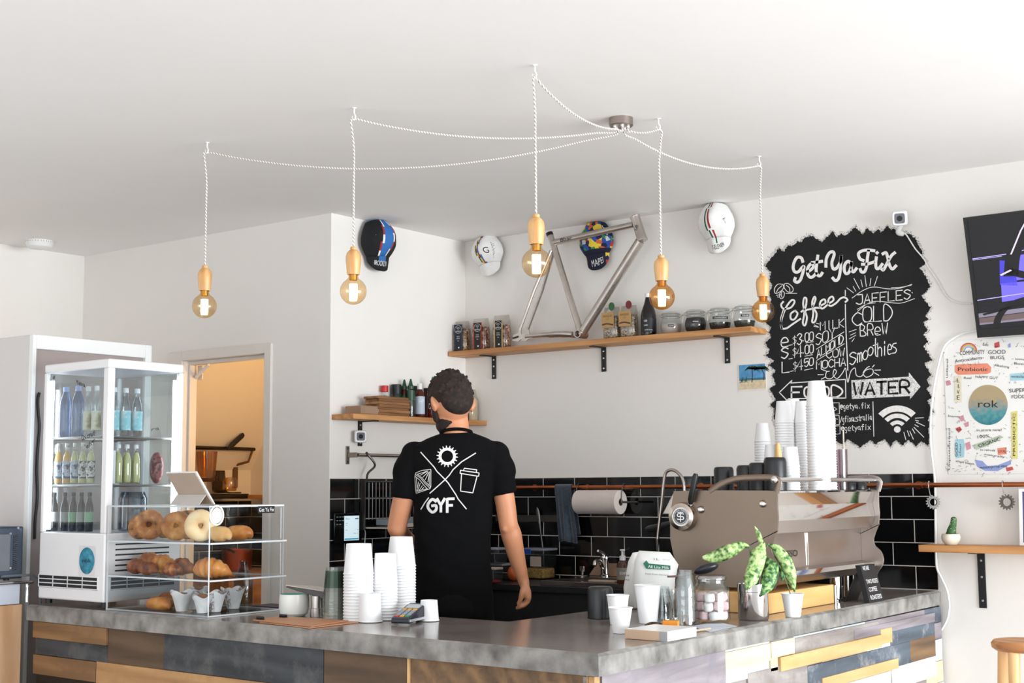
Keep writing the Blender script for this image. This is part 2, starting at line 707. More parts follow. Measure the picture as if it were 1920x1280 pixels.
o = sl.build('worktop', [CONC_T, CONC_E], sharp=25)
tag(o, 'L-shaped poured grey concrete worktop with a rough chipped edge', 'worktop')

plk = {
    'grey': worn('plank_weathered_grey', '6E6668', '9A9298', '7B757E', 1),
    'grain': worn('plank_brown_grey', '6D6460', 'A39C98', '857B76', 1),
    'cream': worn('plank_cream', 'C9B592', 'DFCFB0', 'D6C4A4', 1),
    'tan': worn('plank_tan', 'C79A63', 'E0B983', 'D2A873', 1),
    'blue': worn('plank_slate_blue', '3E4650', '5D6874', 'A8A9AB', 1),
    'pale': worn('plank_pale_blue', 'A9B3B8', 'C4CBCD', 'D5D2C8', 1),
    'white': worn('plank_whitewashed', 'C9CCCC', 'E2E4E3', 'D2D2CE', 1),
    'brown': worn('plank_dark_brown', '5A4532', '8A6A49', '6B5440', 1),
    'dark': worn('plank_left_charcoal', '2B2E33', '44484C', '5A5A5A', 0),
    'mid': worn('plank_left_brown', '6B4E33', '94704A', '7A5B3F', 0),
    'umber': worn('plank_left_umber', '4A3A2C', '66503C', '57442F', 0),
    'honey': worn('plank_left_honey', '9C7249', 'BF9566', 'AE8458', 0),
    'lilac': worn('plank_left_lilac', '78706F', '958D8C', '6B6462', 0),
}
pk = list(plk)
cb = thing('counter', 'L-shaped counter clad in mixed reclaimed planks under the concrete worktop', 'counter', (-3.0, 3.4, 0))
core = MB()
core.box((-4.87, 3.262, 0), (-2.17, 3.7, z0))
core.box((-2.83, 3.69, 0), (-2.17, 5.84, z0))
core.build('carcass', BLACK, cb)
XP = -2.135
side = MB()
rows = [  # left px, top y at left, right px, bottom y at right, kind, how far it stands out
    (1122, 1264, 1356, 1291, 'grey', 0.012), (1357, 1223, 1444, 1238, 'cream', 0.004), (1443, 1203, 1488, 1224, 'cream', 0.007),
    (1358, 1252, 1442, 1262, 'pale', 0.003), (1442, 1233, 1457, 1256, 'cream', 0.005), (1490, 1196, 1648, 1192, 'grain', 0.002),
    (1600, 1180, 1752, 1165, 'grey', 0.004), (1458, 1232, 1649, 1212, 'tan', 0.012), (1649, 1180, 1671, 1203, 'tan', 0.006),
    (1668, 1176, 1752, 1190, 'blue', 0.003), (1512, 1249, 1706, 1243, 'blue', 0.005), (1705, 1201, 1754, 1231, 'brown', 0.003),
    (1538, 1271, 1681, 1252, 'tan', 0.010), (1670, 1252, 1754, 1267, 'white', 0.006), (1400, 1262, 1513, 1290, 'grain', 0.005),
    (1681, 1225, 1706, 1243, 'grey', 0.002), (1580, 1282, 1669, 1288, 'white', 0.005)]
def plank_side(y0, y1, za, zb, kind, out):
    side.box((-2.17, y0, za), (XP + out, y1, zb), pk.index(kind))
for (ul, vt, ur, vb, kind, out) in rows:
    a, b = on(ul, vt, 0, XP), on(ur, vb, 0, XP)
    plank_side(min(a.y, b.y) + 0.001, max(a.y, b.y) - 0.001, min(a.z, b.z), min(max(a.z, b.z), z0 - 0.002), kind, out)
rq = random.Random(11)
z = 0.0
while z < z0 - 0.003:                                       # the boards under and behind those, down to the floor
    h = min(rq.choice((0.07, 0.09, 0.11)), z0 - 0.003 - z)
    y = 3.165
    while y < 5.83:
        l = min(rq.uniform(0.3, 0.9), 5.835 - y)
        side.box((-2.17, y, z), (XP - 0.004 + rq.random() * 0.004, y + l - 0.002, z + h - 0.002), pk.index(rq.choice(['grey', 'grain', 'pale', 'white', 'cream', 'blue'])))
        y += l
    z += h
side.build('cladding', [plk[k] for k in pk], cb, bevel=0.0015)
long = MB()
fd = (FB - FA).normalized()
fn_ = V((fd.y, -fd.x, 0))
if fn_.y > 0:
    fn_ = -fn_
def plank_long(x0, x1, za, zb, kind, out):
    a, b = FA + fd * ((FA.x - x0) / abs(fd.x)), FA + fd * ((FA.x - x1) / abs(fd.x))
    a, b = a - fn_ * 0.02, b - fn_ * 0.02
    w1 = fn_ * out
    w0 = -fn_ * 0.014
    q = [a + w0, a + w1, b + w1, b + w0]
    long.hexa([V((p.x, p.y, za)) for p in q], [V((p.x, p.y, zb)) for p in q], pk.index(kind))
def xf(u, v):
    return on(u, v, 1, 3.19)
L_ = [(44, 1176, 186, 1212, 'mid', 0.014), (44, 1200, 186, 1246, 'dark', 0.002), (40, 1234, 162, 1275, 'mid', 0.004), (187, 1186, 295, 1256, 'umber', 0.004),
      (296, 1198, 605, 1290, 'dark', 0.006), (163, 1247, 600, 1330, 'honey', 0.003), (606, 1222, 768, 1330, 'umber', 0.006), (771, 1236, 1108, 1340, 'brown', 0.002)]
zz = {0: (0.762, 0.826), 1: (0.697, 0.760), 2: (0.62, 0.695), 3: (0.699, 0.826), 4: (0.70, 0.826), 5: (0.57, 0.698), 6: (0.62, 0.826), 7: (0.60, 0.826)}
for i, (ul, vt, ur, vb, kind, out) in enumerate(L_):
    plank_long(xf(ur, vb).x - 0.001, xf(ul, vt).x + 0.001, zz[i][0], zz[i][1], kind, out)
plank_long(xf(1110, 1268).x, xf(1114, 1268).x, 0.0, 0.826, 'honey', 0.008)
plank_long(-2.125, xf(1116, 1268).x, 0.0, 0.826, 'honey', 0.012)
plank_long(xf(771, 1240).x, xf(768, 1240).x, 0.0, 0.826, 'tan', 0.01)
z = 0.0
while z < 0.56:
    h = rq.choice((0.08, 0.1))
    x = -4.885
    while x < -2.14:
        l = min(rq.uniform(0.4, 0.9), -2.135 - x)
        plank_long(x, x + l - 0.002, z, z + h - 0.002, rq.choice(['mid', 'dark', 'umber', 'honey', 'lilac']), rq.random() * 0.004)
        x += l
    z += h
long.build('cladding', [plk[k] for k in pk], cb, bevel=0.0015)
# ------------------------------------------------------------------ pendant lamps
def cord_mat():
    m, nt, N, L, b = base('twisted_cord')
    tc = N.new('ShaderNodeTexCoord')
    wv = N.new('ShaderNodeTexWave')
    wv.bands_direction = 'DIAGONAL'
    wv.inputs['Scale'].default_value = 46
    L.new(tc.outputs['Object'], wv.inputs['Vector'])
    cr = N.new('ShaderNodeValToRGB')
    cr.color_ramp.elements[0].color, cr.color_ramp.elements[1].color = lin('8F8780'), lin('EDE8E0')
    cr.color_ramp.elements[0].position, cr.color_ramp.elements[1].position = 0.15, 0.45
    L.new(wv.outputs['Fac'], cr.inputs[0])
    L.new(cr.outputs[0], b.inputs['Base Color'])
    b.inputs['Roughness'].default_value = 0.8
    return m
CORD = cord_mat()
HOLD = wood('lamp_wood', 'C58B4F', 'E2B67E', 2, 0.35, 12.0)
AMBER_PALED = clear('glow_paled_amber', 'F9E7CB', 0.08)  # same amber bulbs, tinted paler to paint in the washout of their glow
AMBER2 = clear('deep_amber_glass', 'F1CB93', 0.09)
FIL = glow('filament', 'FFDFA6', 14.0)
RX, RY = -2.69, 4.22
rose = thing('ceiling_rose', 'round brushed steel ceiling rose where the five lamp cords meet', 'ceiling rose', (RX, RY, HC))
MB().lathe([(0, 0), (0.045, 0), (0.045, -0.028), (0.042, -0.031), (0, -0.031)], (RX, RY, HC), 32).build('canopy', mat('rose_steel', 'A39790', 0.3, 1.0), rose)
r_ = MB()
for k in range(5):
    a = 2 * PI * k / 5 + 0.4
    r_.lathe([(0.006, 0), (0.006, -0.008), (0.003, -0.008)], (RX + 0.026 * cos(a), RY + 0.026 * sin(a), HC - 0.03), 10)
r_.build('cord_grip', WHITE, rose)
lamps = [(-4.168, 3.492, 2.215, 2.115, 0.10, 2, 'pendant bulb in wooden holder nearest the doorway, on the longest cord'),
         (-3.370, 3.498, 2.200, 2.100, 0.05, 3, 'pendant bulb in wooden holder beside the wall corner, left of the dark blue striped cap'),
         (-2.559, 3.498, 2.215, 2.117, 0.05, 4, 'pendant bulb in wooden holder hanging lowest and largest in front of the bicycle frame'),
         (-2.582, 4.311, 2.192, 2.096, 0.012, 0, 'amber pendant bulb in wooden holder above the clip-top jars'),
         (-2.559, 5.081, 2.214, 2.118, 0.06, 1, 'amber pendant bulb in wooden holder against the edge of the chalk menu')]
for (hx, hy, zt, zb, sag, gk, lab) in lamps:
    p = thing('pendant_lamp', lab, 'pendant lamp', (hx, hy, HC), 0, 'pendant bulbs on cords')
    hk = [V((hx, hy, HC)), V((hx, hy, HC - 0.02)), V((hx + 0.006, hy, HC - 0.032)), V((hx, hy, HC - 0.044)), V((hx - 0.009, hy, HC - 0.036)), V((hx - 0.009, hy, HC - 0.028))]
    MB().tube(smoothpath(hk, 4), 0.0028, 8).lathe([(0.008, 0), (0.008, -0.003), (0, -0.003)], (hx, hy, HC), 12).build('hook', WHITE, p)
    a = 2 * PI * gk / 5 + 0.4
    A = V((RX + 0.026 * cos(a), RY + 0.026 * sin(a), HC - 0.036))
    B = V((hx, hy, HC - 0.040))
    pts = [A, A + V((0, 0, -0.02))]
    for k in range(1, 14):
        t = k / 14
        q = A.lerp(B, t)
        q.z -= sag * 4 * t * (1 - t) + 0.012 * (1 - t)
        pts.append(q)
    dv = (A - B).normalized()
    pts += [B, B + V((-dv.x * 0.012, -dv.y * 0.012, -0.012)), V((hx - dv.x * 0.008, hy - dv.y * 0.008, HC - 0.08)), V((hx, hy, HC - 0.16)), V((hx, hy, (HC + zt) / 2)), V((hx, hy, zt))]
    MB().tube(smoothpath(pts, 4), 0.0036, 8).build('cord', CORD, p)
    h = zt - zb
    MB().lathe([(0, 0), (0.011, 0), (0.0125, -0.006), (0.011, -0.010), (0.016, -0.013), (0.024, -0.022), (0.0275, -0.035), (0.0278, -0.05), (0.0225, -h), (0.018, -h), (0.018, -h + 0.01), (0, -h + 0.01)], (hx, hy, zt), 28).build('lamp_holder', HOLD, p)
    zc = zb - 0.060
    prof = [(0.0, -0.048)] + [(0.048 * sin(PI * k / 12), -0.048 * cos(PI * k / 12)) for k in range(1, 11)] + [(0.018, 0.048), (0.0165, 0.062)]
    bl = MB().lathe(prof, (hx, hy, zc), 28).build('bulb', AMBER2 if lab[0] == 'a' else AMBER_PALED, p)
    MB().lathe([(0, -0.034), (0.0135, -0.034), (0.0145, -0.02), (0.0145, 0.026), (0, 0.026)], (hx, hy, zc), 10).build('filament', FIL, bl)
    MB().lathe([(0.014, 0.040), (0.014, 0.062), (0, 0.062)], (hx, hy, zc), 14).build('screw_base', mat('brass', 'C9A24E', 0.3, 1.0), bl)

sx, sy = -6.57, 4.34
sd = thing('smoke_detector', 'white round smoke detector on the ceiling by the left wall', 'smoke detector', (sx, sy, HC))
MB().lathe([(0, 0), (0.075, 0), (0.075, -0.012), (0.072, -0.016), (0.066, -0.034), (0.055, -0.042), (0, -0.044)], (sx, sy, HC), 32).build('shell', WHITE, sd)
vm = MB()
for k in range(16):
    a = 2 * PI * k / 16
    vm.obox((sx + 0.0735 * cos(a), sy + 0.0735 * sin(a), HC - 0.008), (0.001 * cos(a), 0.001 * sin(a), 0), (-0.008 * sin(a), 0.008 * cos(a), 0), (0, 0, 0.003))
vm.build('vents', mat('vent_dark', '55514D', 0.6), sd)

# ------------------------------------------------------------------ wall shelves on black brackets
def bracket(parent, px, py, z, nx, ny, arm, leg, screws=3, wd=0.014):
    """L bracket: arm under the shelf, leg on the wall; (nx, ny) points into the room"""
    tx, ty = -ny, nx
    m = MB()
    hw = V((tx * wd, ty * wd, 0))
    N_ = V((nx, ny, 0))
    P0 = V((px, py, z))
    m.obox(P0 + N_ * arm / 2 + V((0, 0, -0.0025)), hw, N_ * arm / 2, V((0, 0, 0.0025)))
    m.obox(P0 + N_ * 0.003 + V((0, 0, -leg / 2)), hw, N_ * 0.003, V((0, 0, leg / 2)))
    b = m.build('bracket', BLACK, parent, bevel=0.001)
    for f in ((0.16, 0.45, 0.87) if screws == 3 else (0.2, 0.8)):
        s_ = MB().lathe([(0, 0.0018), (0.0045, 0.0012), (0.0052, 0)], P0 + N_ * 0.006 + V((0, 0, -leg * f)), 10, 0, N_)
        s_.build('screw', SCREWM, b)

ls = thing('wall_shelf', 'long oak shelf on the back wall carrying the bicycle frame', 'shelf', (-3.75, 5.85, 2.06))
ZS = 2.081
x0, x1 = -4.772, -2.932
x1 = wall(1437, 613).x
MB().box((x0, 5.700, ZS - 0.026), (x1, YB - 0.001, ZS)).build('plank', OAK, ls, bevel=0.002)
for u in (927, 1133, 1365):
    bracket(ls, wall(u, 680).x, YB - 0.001, ZS - 0.026, 0, -1, 0.115, 0.125)

ss = thing('wall_shelf', 'short oak shelf on the side wall with sauces and boards', 'shelf', (XR, 5.2, 1.67))
SX = XR + 0.15
ZS2 = 1.704
MB().box((XR + 0.001, 4.812, ZS2 - 0.026), (SX, YB - 0.002, ZS2)).build('plank', OAKY, ss, bevel=0.002)
for y in (on(674, 800, 0, XR).y, on(880, 810, 0, XR).y):
    bracket(ss, XR + 0.001, y, ZS2 - 0.026, 1, 0, 0.12, 0.125)

rs = thing('wall_shelf', 'oak shelf at the right edge holding the small cactus', 'shelf', (-1.8, 5.85, 1.07))
ZR = 1.088
xr0 = on(1722, 1030, 1, 5.70).x
MB().box((xr0, 5.70, ZR - 0.030), (-1.2, YB - 0.001, ZR)).build('plank', OAK, rs, bevel=0.002)
bracket(rs, wall(1842, 1090).x, YB - 0.001, ZR - 0.030, 0, -1, 0.12, 0.235, 3, 0.016)

# ------------------------------------------------------------------ bottles and jars
def bottle(name, lab, cat, x, y, z, prof, body, cap=None, capprof=None, lab_m=None, labz=None, group=None, fill=None, fillprof=None, words=None, n=20):
    t = thing(name, lab, cat, (x, y, z), 0, group)
    bd = MB().lathe(prof, (0, 0, 0), n).build('body', body, t, world=False)
    if capprof:
        MB().lathe(capprof, (0, 0, 0), n).build('cap', cap, t, world=False)
    if fillprof:
        MB().lathe(fillprof, (0, 0, 0), n).build('contents', fill, t, world=False)
    if lab_m:
        z0_, z1_, r_ = labz
        MB().lathe([(r_ + 0.0004, z0_), (r_ + 0.0008, z0_), (r_ + 0.0008, z1_), (r_ + 0.0004, z1_)], (0, 0, 0), n, closed=True).build('label', lab_m, t, world=False)
    if words:
        m = MB()
        vw = (EYE - V((x, y, z)))
        a0 = math.atan2(vw.y, vw.x)
        for (w_, zz_, hh, r_, wd_, da) in words:
            vs, fs, ww = text2d(w_)
            kx, ky = wd_ / ww, hh / 0.7
            m.add([(r_ * cos(a0 + da + px_ * kx / r_), r_ * sin(a0 + da + px_ * kx / r_), zz_ + py_ * ky) for px_, py_ in vs], fs)
        m.build('lettering', INKW, t, world=False)
    return t

def place(u, vb, zs):
    p = on(u, vb, 2, zs)
    return p

# three granola bags
BAGF = clear('bag_film', 'EFEDEA', 0.12, 0.15)
GRAN = ramp_mat('granola', 'voronoi', [(0.1, '6B4A34'), (0.35, '9C6E4A'), (0.6, 'C79E73'), (0.85, 'E5CFB0')], 120, 0.8, 0.6)
GRAN2 = ramp_mat('granola_red', 'voronoi', [(0.1, '5A2F26'), (0.35, '8F4F3B'), (0.6, 'C08A66'), (0.85, 'EAD9C2')], 110, 0.8, 0.6)
SEED = ramp_mat('seed_mix', 'voronoi', [(0.1, '5E5142'), (0.4, '93826A'), (0.7, 'BFAE90'), (0.9, 'E2D8C4')], 130, 0.8, 0.6)
def bagform(m, w, d, h, fl, mi=0, top=0.01):
    """pillow bag standing on z = 0 with a flattened, gathered top"""
    vs, fs = [], []
    n, rows_ = 20, [(0.0, 0.9, 0.9), (0.04, 1.0, 1.0), (0.35, 1.02, 1.08), (fl, 1.0, 0.95), (fl + (1 - fl) * 0.5, 0.98, 0.45), (1.0, 0.95, top / d)]
    for (f, a, b) in rows_:
        for k in range(n):
            t = 2 * PI * k / n
            c, s_ = cos(t), sin(t)
            e = 0.55
            vs.append((w / 2 * a * math.copysign(abs(c) ** e, c), d / 2 * b * math.copysign(abs(s_) ** e, s_), f * h))
    for j in range(len(rows_) - 1):
        for k in range(n):
            k2 = (k + 1) % n
            fs.append((j * n + k, j * n + k2, (j + 1) * n + k2, (j + 1) * n + k))
    fs += [tuple(range(n - 1, -1, -1)), tuple((len(rows_) - 1) * n + k for k in range(n))]
    return m.add(vs, fs, mi)
def granola(u, lab, strip_c, edge_c, gm, lift=0.0, h=0.17):
    q = on(u, 640, 1, 5.775)
    t = thing('granola_bag', lab, 'bag', (q.x, 5.775, ZS), 0.12, 'granola bags at the left end of the long shelf')
    bagform(MB(), 0.098, 0.062, h, 0.74).build('film', BAGF, t, world=False)
    bagform(MB(), 0.094, 0.058, 0.128, 0.9, 0, 0.05).build('granola', gm, t, world=False)
    st = MB()
    zt = 0.15
    st.box((-0.026, -0.037, 0.006), (0.026, -0.0345, zt), 0)
    for sx_ in (-1, 1):
        st.box((sx_ * 0.024 - 0.0035, -0.0378, 0.006), (sx_ * 0.024 + 0.0035, -0.0372, zt), 1)
    sp = st.build('paper_label', [mat('strip_' + strip_c, strip_c, 0.6), mat('strip_' + edge_c, edge_c, 0.6)], t, world=False)
    tx = MB()
    yy = -0.0383
    ring = [(0.0215 * cos(2 * PI * k / 28), 0.0215 * sin(2 * PI * k / 28)) for k in range(29)]
    tx.ribbon(ring, 0.0012, lambda a_, b_: V((a_, yy, 0.122 + b_)))
    for w_, z_, hh, wd in (('SOUL', 0.128, 0.007, 0.02), ('&', 0.119, 0.006, 0.006), ('GRANOLA', 0.108, 0.008, 0.031), ('PALEO', 0.08, 0.006, 0.018), ('GRANOLA', 0.07, 0.006, 0.022), ('500g', 0.058, 0.004, 0.01)):
        tx.text(w_, (0, yy, z_), (1, 0, 0), (0, 0, 1), hh, 0, wd)
    tx.lathe([(0, 0), (0.0045, 0)], (0.004, yy, 0.022), 14, 0, (0, -1, 0))
    tx.build('lettering', INKW, sp, world=False)
granola(866, 'granola bag with a navy label strip, leftmost on the long shelf', '141A26', '24344F', GRAN)
granola(902, 'granola bag with a red-edged label strip, second from the left', '16130F', '8E2F22', GRAN2, h=0.175)
granola(941, 'granola bag with a tan-edged label strip, beside the bicycle dropout', '17140F', 'B79E6A', GRAN2, h=0.182)

# two seed bags with kraft labels and leaf tags
def kraft(u, lab, tagc):
    q = on(u, 612, 1, 5.775)
    t = thing('snack_bag', lab, 'bag', (q.x, 5.775, ZS), 0.12, 'seed snack bags with kraft labels')
    bagform(MB(), 0.086, 0.06, 0.165, 0.74).build('film', BAGF, t, world=False)
    bagform(MB(), 0.082, 0.056, 0.118, 0.9, 0, 0.05).build('seeds', SEED, t, world=False)
    kp = MB().box((-0.042, -0.0365, 0.058), (0.026, -0.0342, 0.135)).build('paper_label', mat('kraft', 'B08A58', 0.75), t, world=False)
    tx = MB()
    tx.text('BASQUE', (-0.008, -0.0372, 0.112), (1, 0, 0), (0, 0, 1), 0.011, 0, 0.048)
    tx.text('CO', (-0.008, -0.0372, 0.098), (1, 0, 0), (0, 0, 1), 0.008, 0, 0.014)
    tx.build('lettering', mat('kraft_ink', '6E5434', 0.7), kp, world=False)
    MB().ribbon([(-0.036 + 0.0575 * k / 8, 0.074 + 0.004 * sin(k * 0.5)) for k in range(9)], 0.007, lambda a_, b_: V((a_, -0.0372, b_))).build('dark_band', mat('band_dark', '3A3128', 0.6), kp, world=False)
    lf = MB()
    lf.prism([(0.004 + 0.017 * cos(2 * PI * k / 18), -0.012, 0.168 + 0.021 * sin(2 * PI * k / 18)) for k in range(18)], (0, -0.002, 0))
    lo = lf.build('leaf_tag', mat('tag_' + tagc, tagc, 0.5), t, world=False)
    lo.rotation_euler = (0, 0, 0)
kraft(1148, 'seed bag with kraft label and green leaf tag, beside the frame', '2F5A33')
kraft(1180, 'seed bag with kraft label and dark red tag, beside the black bottle', '6E1C1E')
q = on(1216, 600, 1, 5.775)
DKG = mat('dark_bottle_glass', '140E0C', 0.08, var=0.05, spec=0.6)
bottle('cordial_bottle', 'tall dark brown bottle with a white cap on the long shelf', 'bottle', q.x, 5.775, ZS,
       [(0, 0), (0.036, 0), (0.038, 0.006), (0.038, 0.105), (0.034, 0.128), (0.021, 0.165), (0.0145, 0.19), (0.0145, 0.212), (0, 0.212)], DKG, WHITE,
       [(0.0152, 0.196), (0.0158, 0.197), (0.0158, 0.216), (0, 0.217)], mat('dark_label', '16181F', 0.5), (0.02, 0.09, 0.038),
       words=[('cold brew', 0.028, 0.006, 0.0392, 0.04, 0.0), ('DARK', 0.05, 0.007, 0.0392, 0.02, -0.35), ('100', 0.07, 0.011, 0.0392, 0.016, -0.4)])

# clip-top jars
def clipjar(u, lab, w, fillc, fz, words, rz):
    q = on(u, 605, 1, 5.78)
    t = thing('clip_top_jar', lab, 'jar', (q.x, 5.78, ZS), rz, 'clip-top jars at the right end of the long shelf')
    r = w
    MB().lathe([(0, 0.002), (r * 0.72, 0.0), (r * 0.9, 0.012), (r, 0.036), (r * 0.98, 0.055), (r * 0.84, 0.076), (r * 0.80, 0.082), (r * 0.80, 0.094), (r * 0.86, 0.096)], (0, 0, 0), 28).build('glass_body', GLASS, t, world=False)
    if fillc:
        MB().lathe([(0, 0.005), (r * 0.70, 0.004), (r * 0.87, 0.013), (r * 0.96, 0.036), (r * 0.955, min(fz, 0.05)), (r * (0.93 if fz < 0.06 else 0.82), fz), (0, fz + 0.004)], (0, 0, 0), 24).build('contents', fillc, t, world=False)
    lid = MB().lathe([(0, 0.113), (r * 0.6, 0.112), (r * 0.83, 0.108), (r * 0.86, 0.101), (r * 0.86, 0.097), (0, 0.097)], (0, 0, 0), 28).build('glass_lid', GLASS, t, world=False)
    wr = MB()
    for zz_ in (0.086, 0.101):
        wr.tube([((r * 0.87) * cos(2 * PI * k / 24), (r * 0.87) * sin(2 * PI * k / 24), zz_) for k in range(25)], 0.0016, 6)
    wr.tube([(r * 0.88, -0.012, 0.086), (r * 1.12, -0.010, 0.098), (r * 1.16, 0, 0.090), (r * 1.08, 0.0, 0.06), (r * 1.1, 0.01, 0.09), (r * 0.88, 0.012, 0.101)], 0.0016, 6)
    wr.tube([(-r * 0.88, -0.012, 0.086), (-r * 1.06, -0.006, 0.094), (-r * 1.06, 0.006, 0.098), (-r * 0.88, 0.012, 0.101)], 0.0016, 6)
    wr.build('wire_clasp', SCREWM, t, world=False)
    if words:
        lw, lz, wtx = words
        a0 = math.atan2(-0.7, 0.42) - rz
        m = MB()
        rr_ = r * 1.012
        m.add([(rr_ * cos(a0 + lw * (k / 8 - 0.5) / rr_), rr_ * sin(a0 + lw * (k / 8 - 0.5) / rr_), lz + dz_) for dz_ in (-0.006, 0.006) for k in range(9)], [(k, k + 1, k + 10, k + 9) for k in range(8)])
        lb = m.build('tape_label', INKB, t, world=False)
        vs, fs, ww = text2d(wtx)
        kx = lw * 0.8 / ww
        rr_ *= 1.008
        MB().add([(rr_ * cos(a0 + px_ * kx / rr_), rr_ * sin(a0 + px_ * kx / rr_), lz - 0.003 + py_ * 0.0085) for px_, py_ in vs], fs).build('lettering', INKW, lb, world=False)
COFD = ramp_mat('dark_grounds', 'noise', [(0.3, '0C0A0B'), (0.7, '1D1816')], 90, 0.7, 0.4)
TEAM = ramp_mat('green_tea', 'noise', [(0.3, '15170F'), (0.7, '34382A')], 90, 0.8, 0.5)
clipjar(1258, 'clip-top jar that looks empty, with one small black label, first of the row', 0.052, mat('pale_sugar', 'B7AAA2', 0.9), 0.052, (0.03, 0.04, 'CHAI'), 0.5)
clipjar(1304, 'clip-top jar filled to the neck with black grounds', 0.053, COFD, 0.072, (0.034, 0.05, 'MOKA'), 0.45)
clipjar(1350, 'clip-top jar half filled, with a long black tape label', 0.053, COFD, 0.038, (0.08, 0.058, 'LOCANTO DECAF'), 0.5)
clipjar(1396, 'clip-top jar a third full of dark tea, partly behind the amber bulb', 0.052, TEAM, 0.034, (0.04, 0.058, 'TEAS'), 0.5)

# ------------------------------------------------------------------ bicycle frame
TI = mat('raw_titanium', 'C6BEB7', 0.36, 1.0, var=0.08, scale=18)
bf = thing('bicycle_frame', 'bare silver metal bicycle frame standing on the long oak shelf', 'bicycle frame', (-3.92, 5.76, ZS))
BY = 5.742
F = lambda u, v, y=BY: on(u, v, 1, y)
bb = F(1090, 626.5)
hts, hbs = F(1190.5, 405), F(1205, 451)
sts = F(1031, 440)
ttr, dtr = F(1188, 421), F(1200, 452)
ttl = F(1036, 455)
ax_ = (hbs - hts).normalized()
MB().tube([hts, hts + ax_ * 0.004, hts + ax_ * 0.012, hbs - ax_ * 0.02, hbs - ax_ * 0.006, hbs], [0.0245, 0.0265, 0.024, 0.0255, 0.028, 0.027], 22).build('head_tube', TI, bf)
hb_ = MB()
hc = (hts + hbs) / 2 + V((0.0, -0.0262, 0))
rg = [(0.0125 * cos(2 * PI * k / 20), 0.0125 * sin(2 * PI * k / 20)) for k in range(21)]
hb_.ribbon(rg, 0.0026, lambda a_, b_: hc + V((a_, 0.002 * (a_ / 0.0125) ** 2 * 3, b_)))
hb_.ribbon([(-0.005, 0.008), (0.006, -0.007)], 0.003, lambda a_, b_: hc + V((a_, 0, b_)))
hb_.ribbon([(0.001, 0.009), (0.009, -0.002)], 0.003, lambda a_, b_: hc + V((a_, 0.001, b_)))
hb_.build('head_badge', INKB, bf)
tt = MB().tube([ttl, ttr], 0.0165, 18).build('top_tube', TI, bf)
td = (ttr - ttl).normalized()
tu = V((-td.z, 0, td.x))
if tu.z < 0:
    tu = -tu
MB().text('8bar', ttl + td * 0.098 + V((0, -0.0172, 0)) - tu * 0.009, td, tu, 0.019, 0, 0.075).build('lettering', INKB, tt)
dt = MB().tube([bb, dtr], 0.0235, 18).build('down_tube', TI, bf)
dd = (dtr - bb).normalized()
du = V((-dd.z, 0, dd.x))
MB().text('KRONPRINZ', bb + dd * 0.24 + V((0, -0.0185, 0)) - du * 0.020, dd, du, 0.011, 0, 0.16).build('lettering', INKB, dt)
MB().tube([bb, F(1037, 456), sts], 0.0165, 18).build('seat_tube', TI, bf)
MB().tube([sts + (sts - bb).normalized() * -0.006, sts + (sts - bb).normalized() * 0.012], 0.0185, 18).build('seat_clamp', BLACK, bf)
MB().lathe([(0.016, -0.036), (0.021, -0.036), (0.021, 0.036), (0.016, 0.036)], bb, 22, 0, (0, -1, 0), closed=True).build('bottom_bracket', TI, bf)
dn, dfp = F(971, 631, BY - 0.055), F(986, 630, BY + 0.062)
for k, (dp, sgn) in enumerate(((dn, -1), (dfp, 1))):
    j0 = bb + V((-0.035, sgn * 0.03, 0.0))
    e1 = dp + (j0 - dp).normalized() * 0.045
    MB().tube(smoothpath([j0, j0.lerp(e1, 0.25) + V((0, sgn * 0.012, 0.004)), j0.lerp(e1, 0.55) + V((0, sgn * 0.014, 0.003)), e1], 5), [0.0145] * 4 + [0.0135] * 4 + [0.0115] * 4 + [0.009] * 4, 14).build('chain_stay', TI, bf)
    s0 = F(1036, 470) + V((0, sgn * 0.012, 0))
    e2 = dp + V((0.014, 0, 0.035))
    MB().tube([s0, s0.lerp(e2, 0.5) + V((0, sgn * 0.012, 0)), e2], [0.009, 0.0085, 0.0075], 14).build('seat_stay', TI, bf)
    d_ = MB()
    pl = [(-0.034, -0.020), (-0.03, 0.010), (0.0, 0.018), (0.012, 0.040), (0.022, 0.036), (0.024, 0.012), (0.052, 0.004), (0.05, -0.014), (0.02, -0.016), (0.004, -0.026)]
    d_.prism([dp + V((a_, -0.003, b_)) for a_, b_ in pl], (0, 0.006, 0))
    d_.tube([dp + V((-0.03, sgn * 0.0042, -0.006)), dp + V((0.006, sgn * 0.0042, 0.0))], 0.005, 8, 1)
    d_.build('dropout', [TI, DKSTEEL], bf)
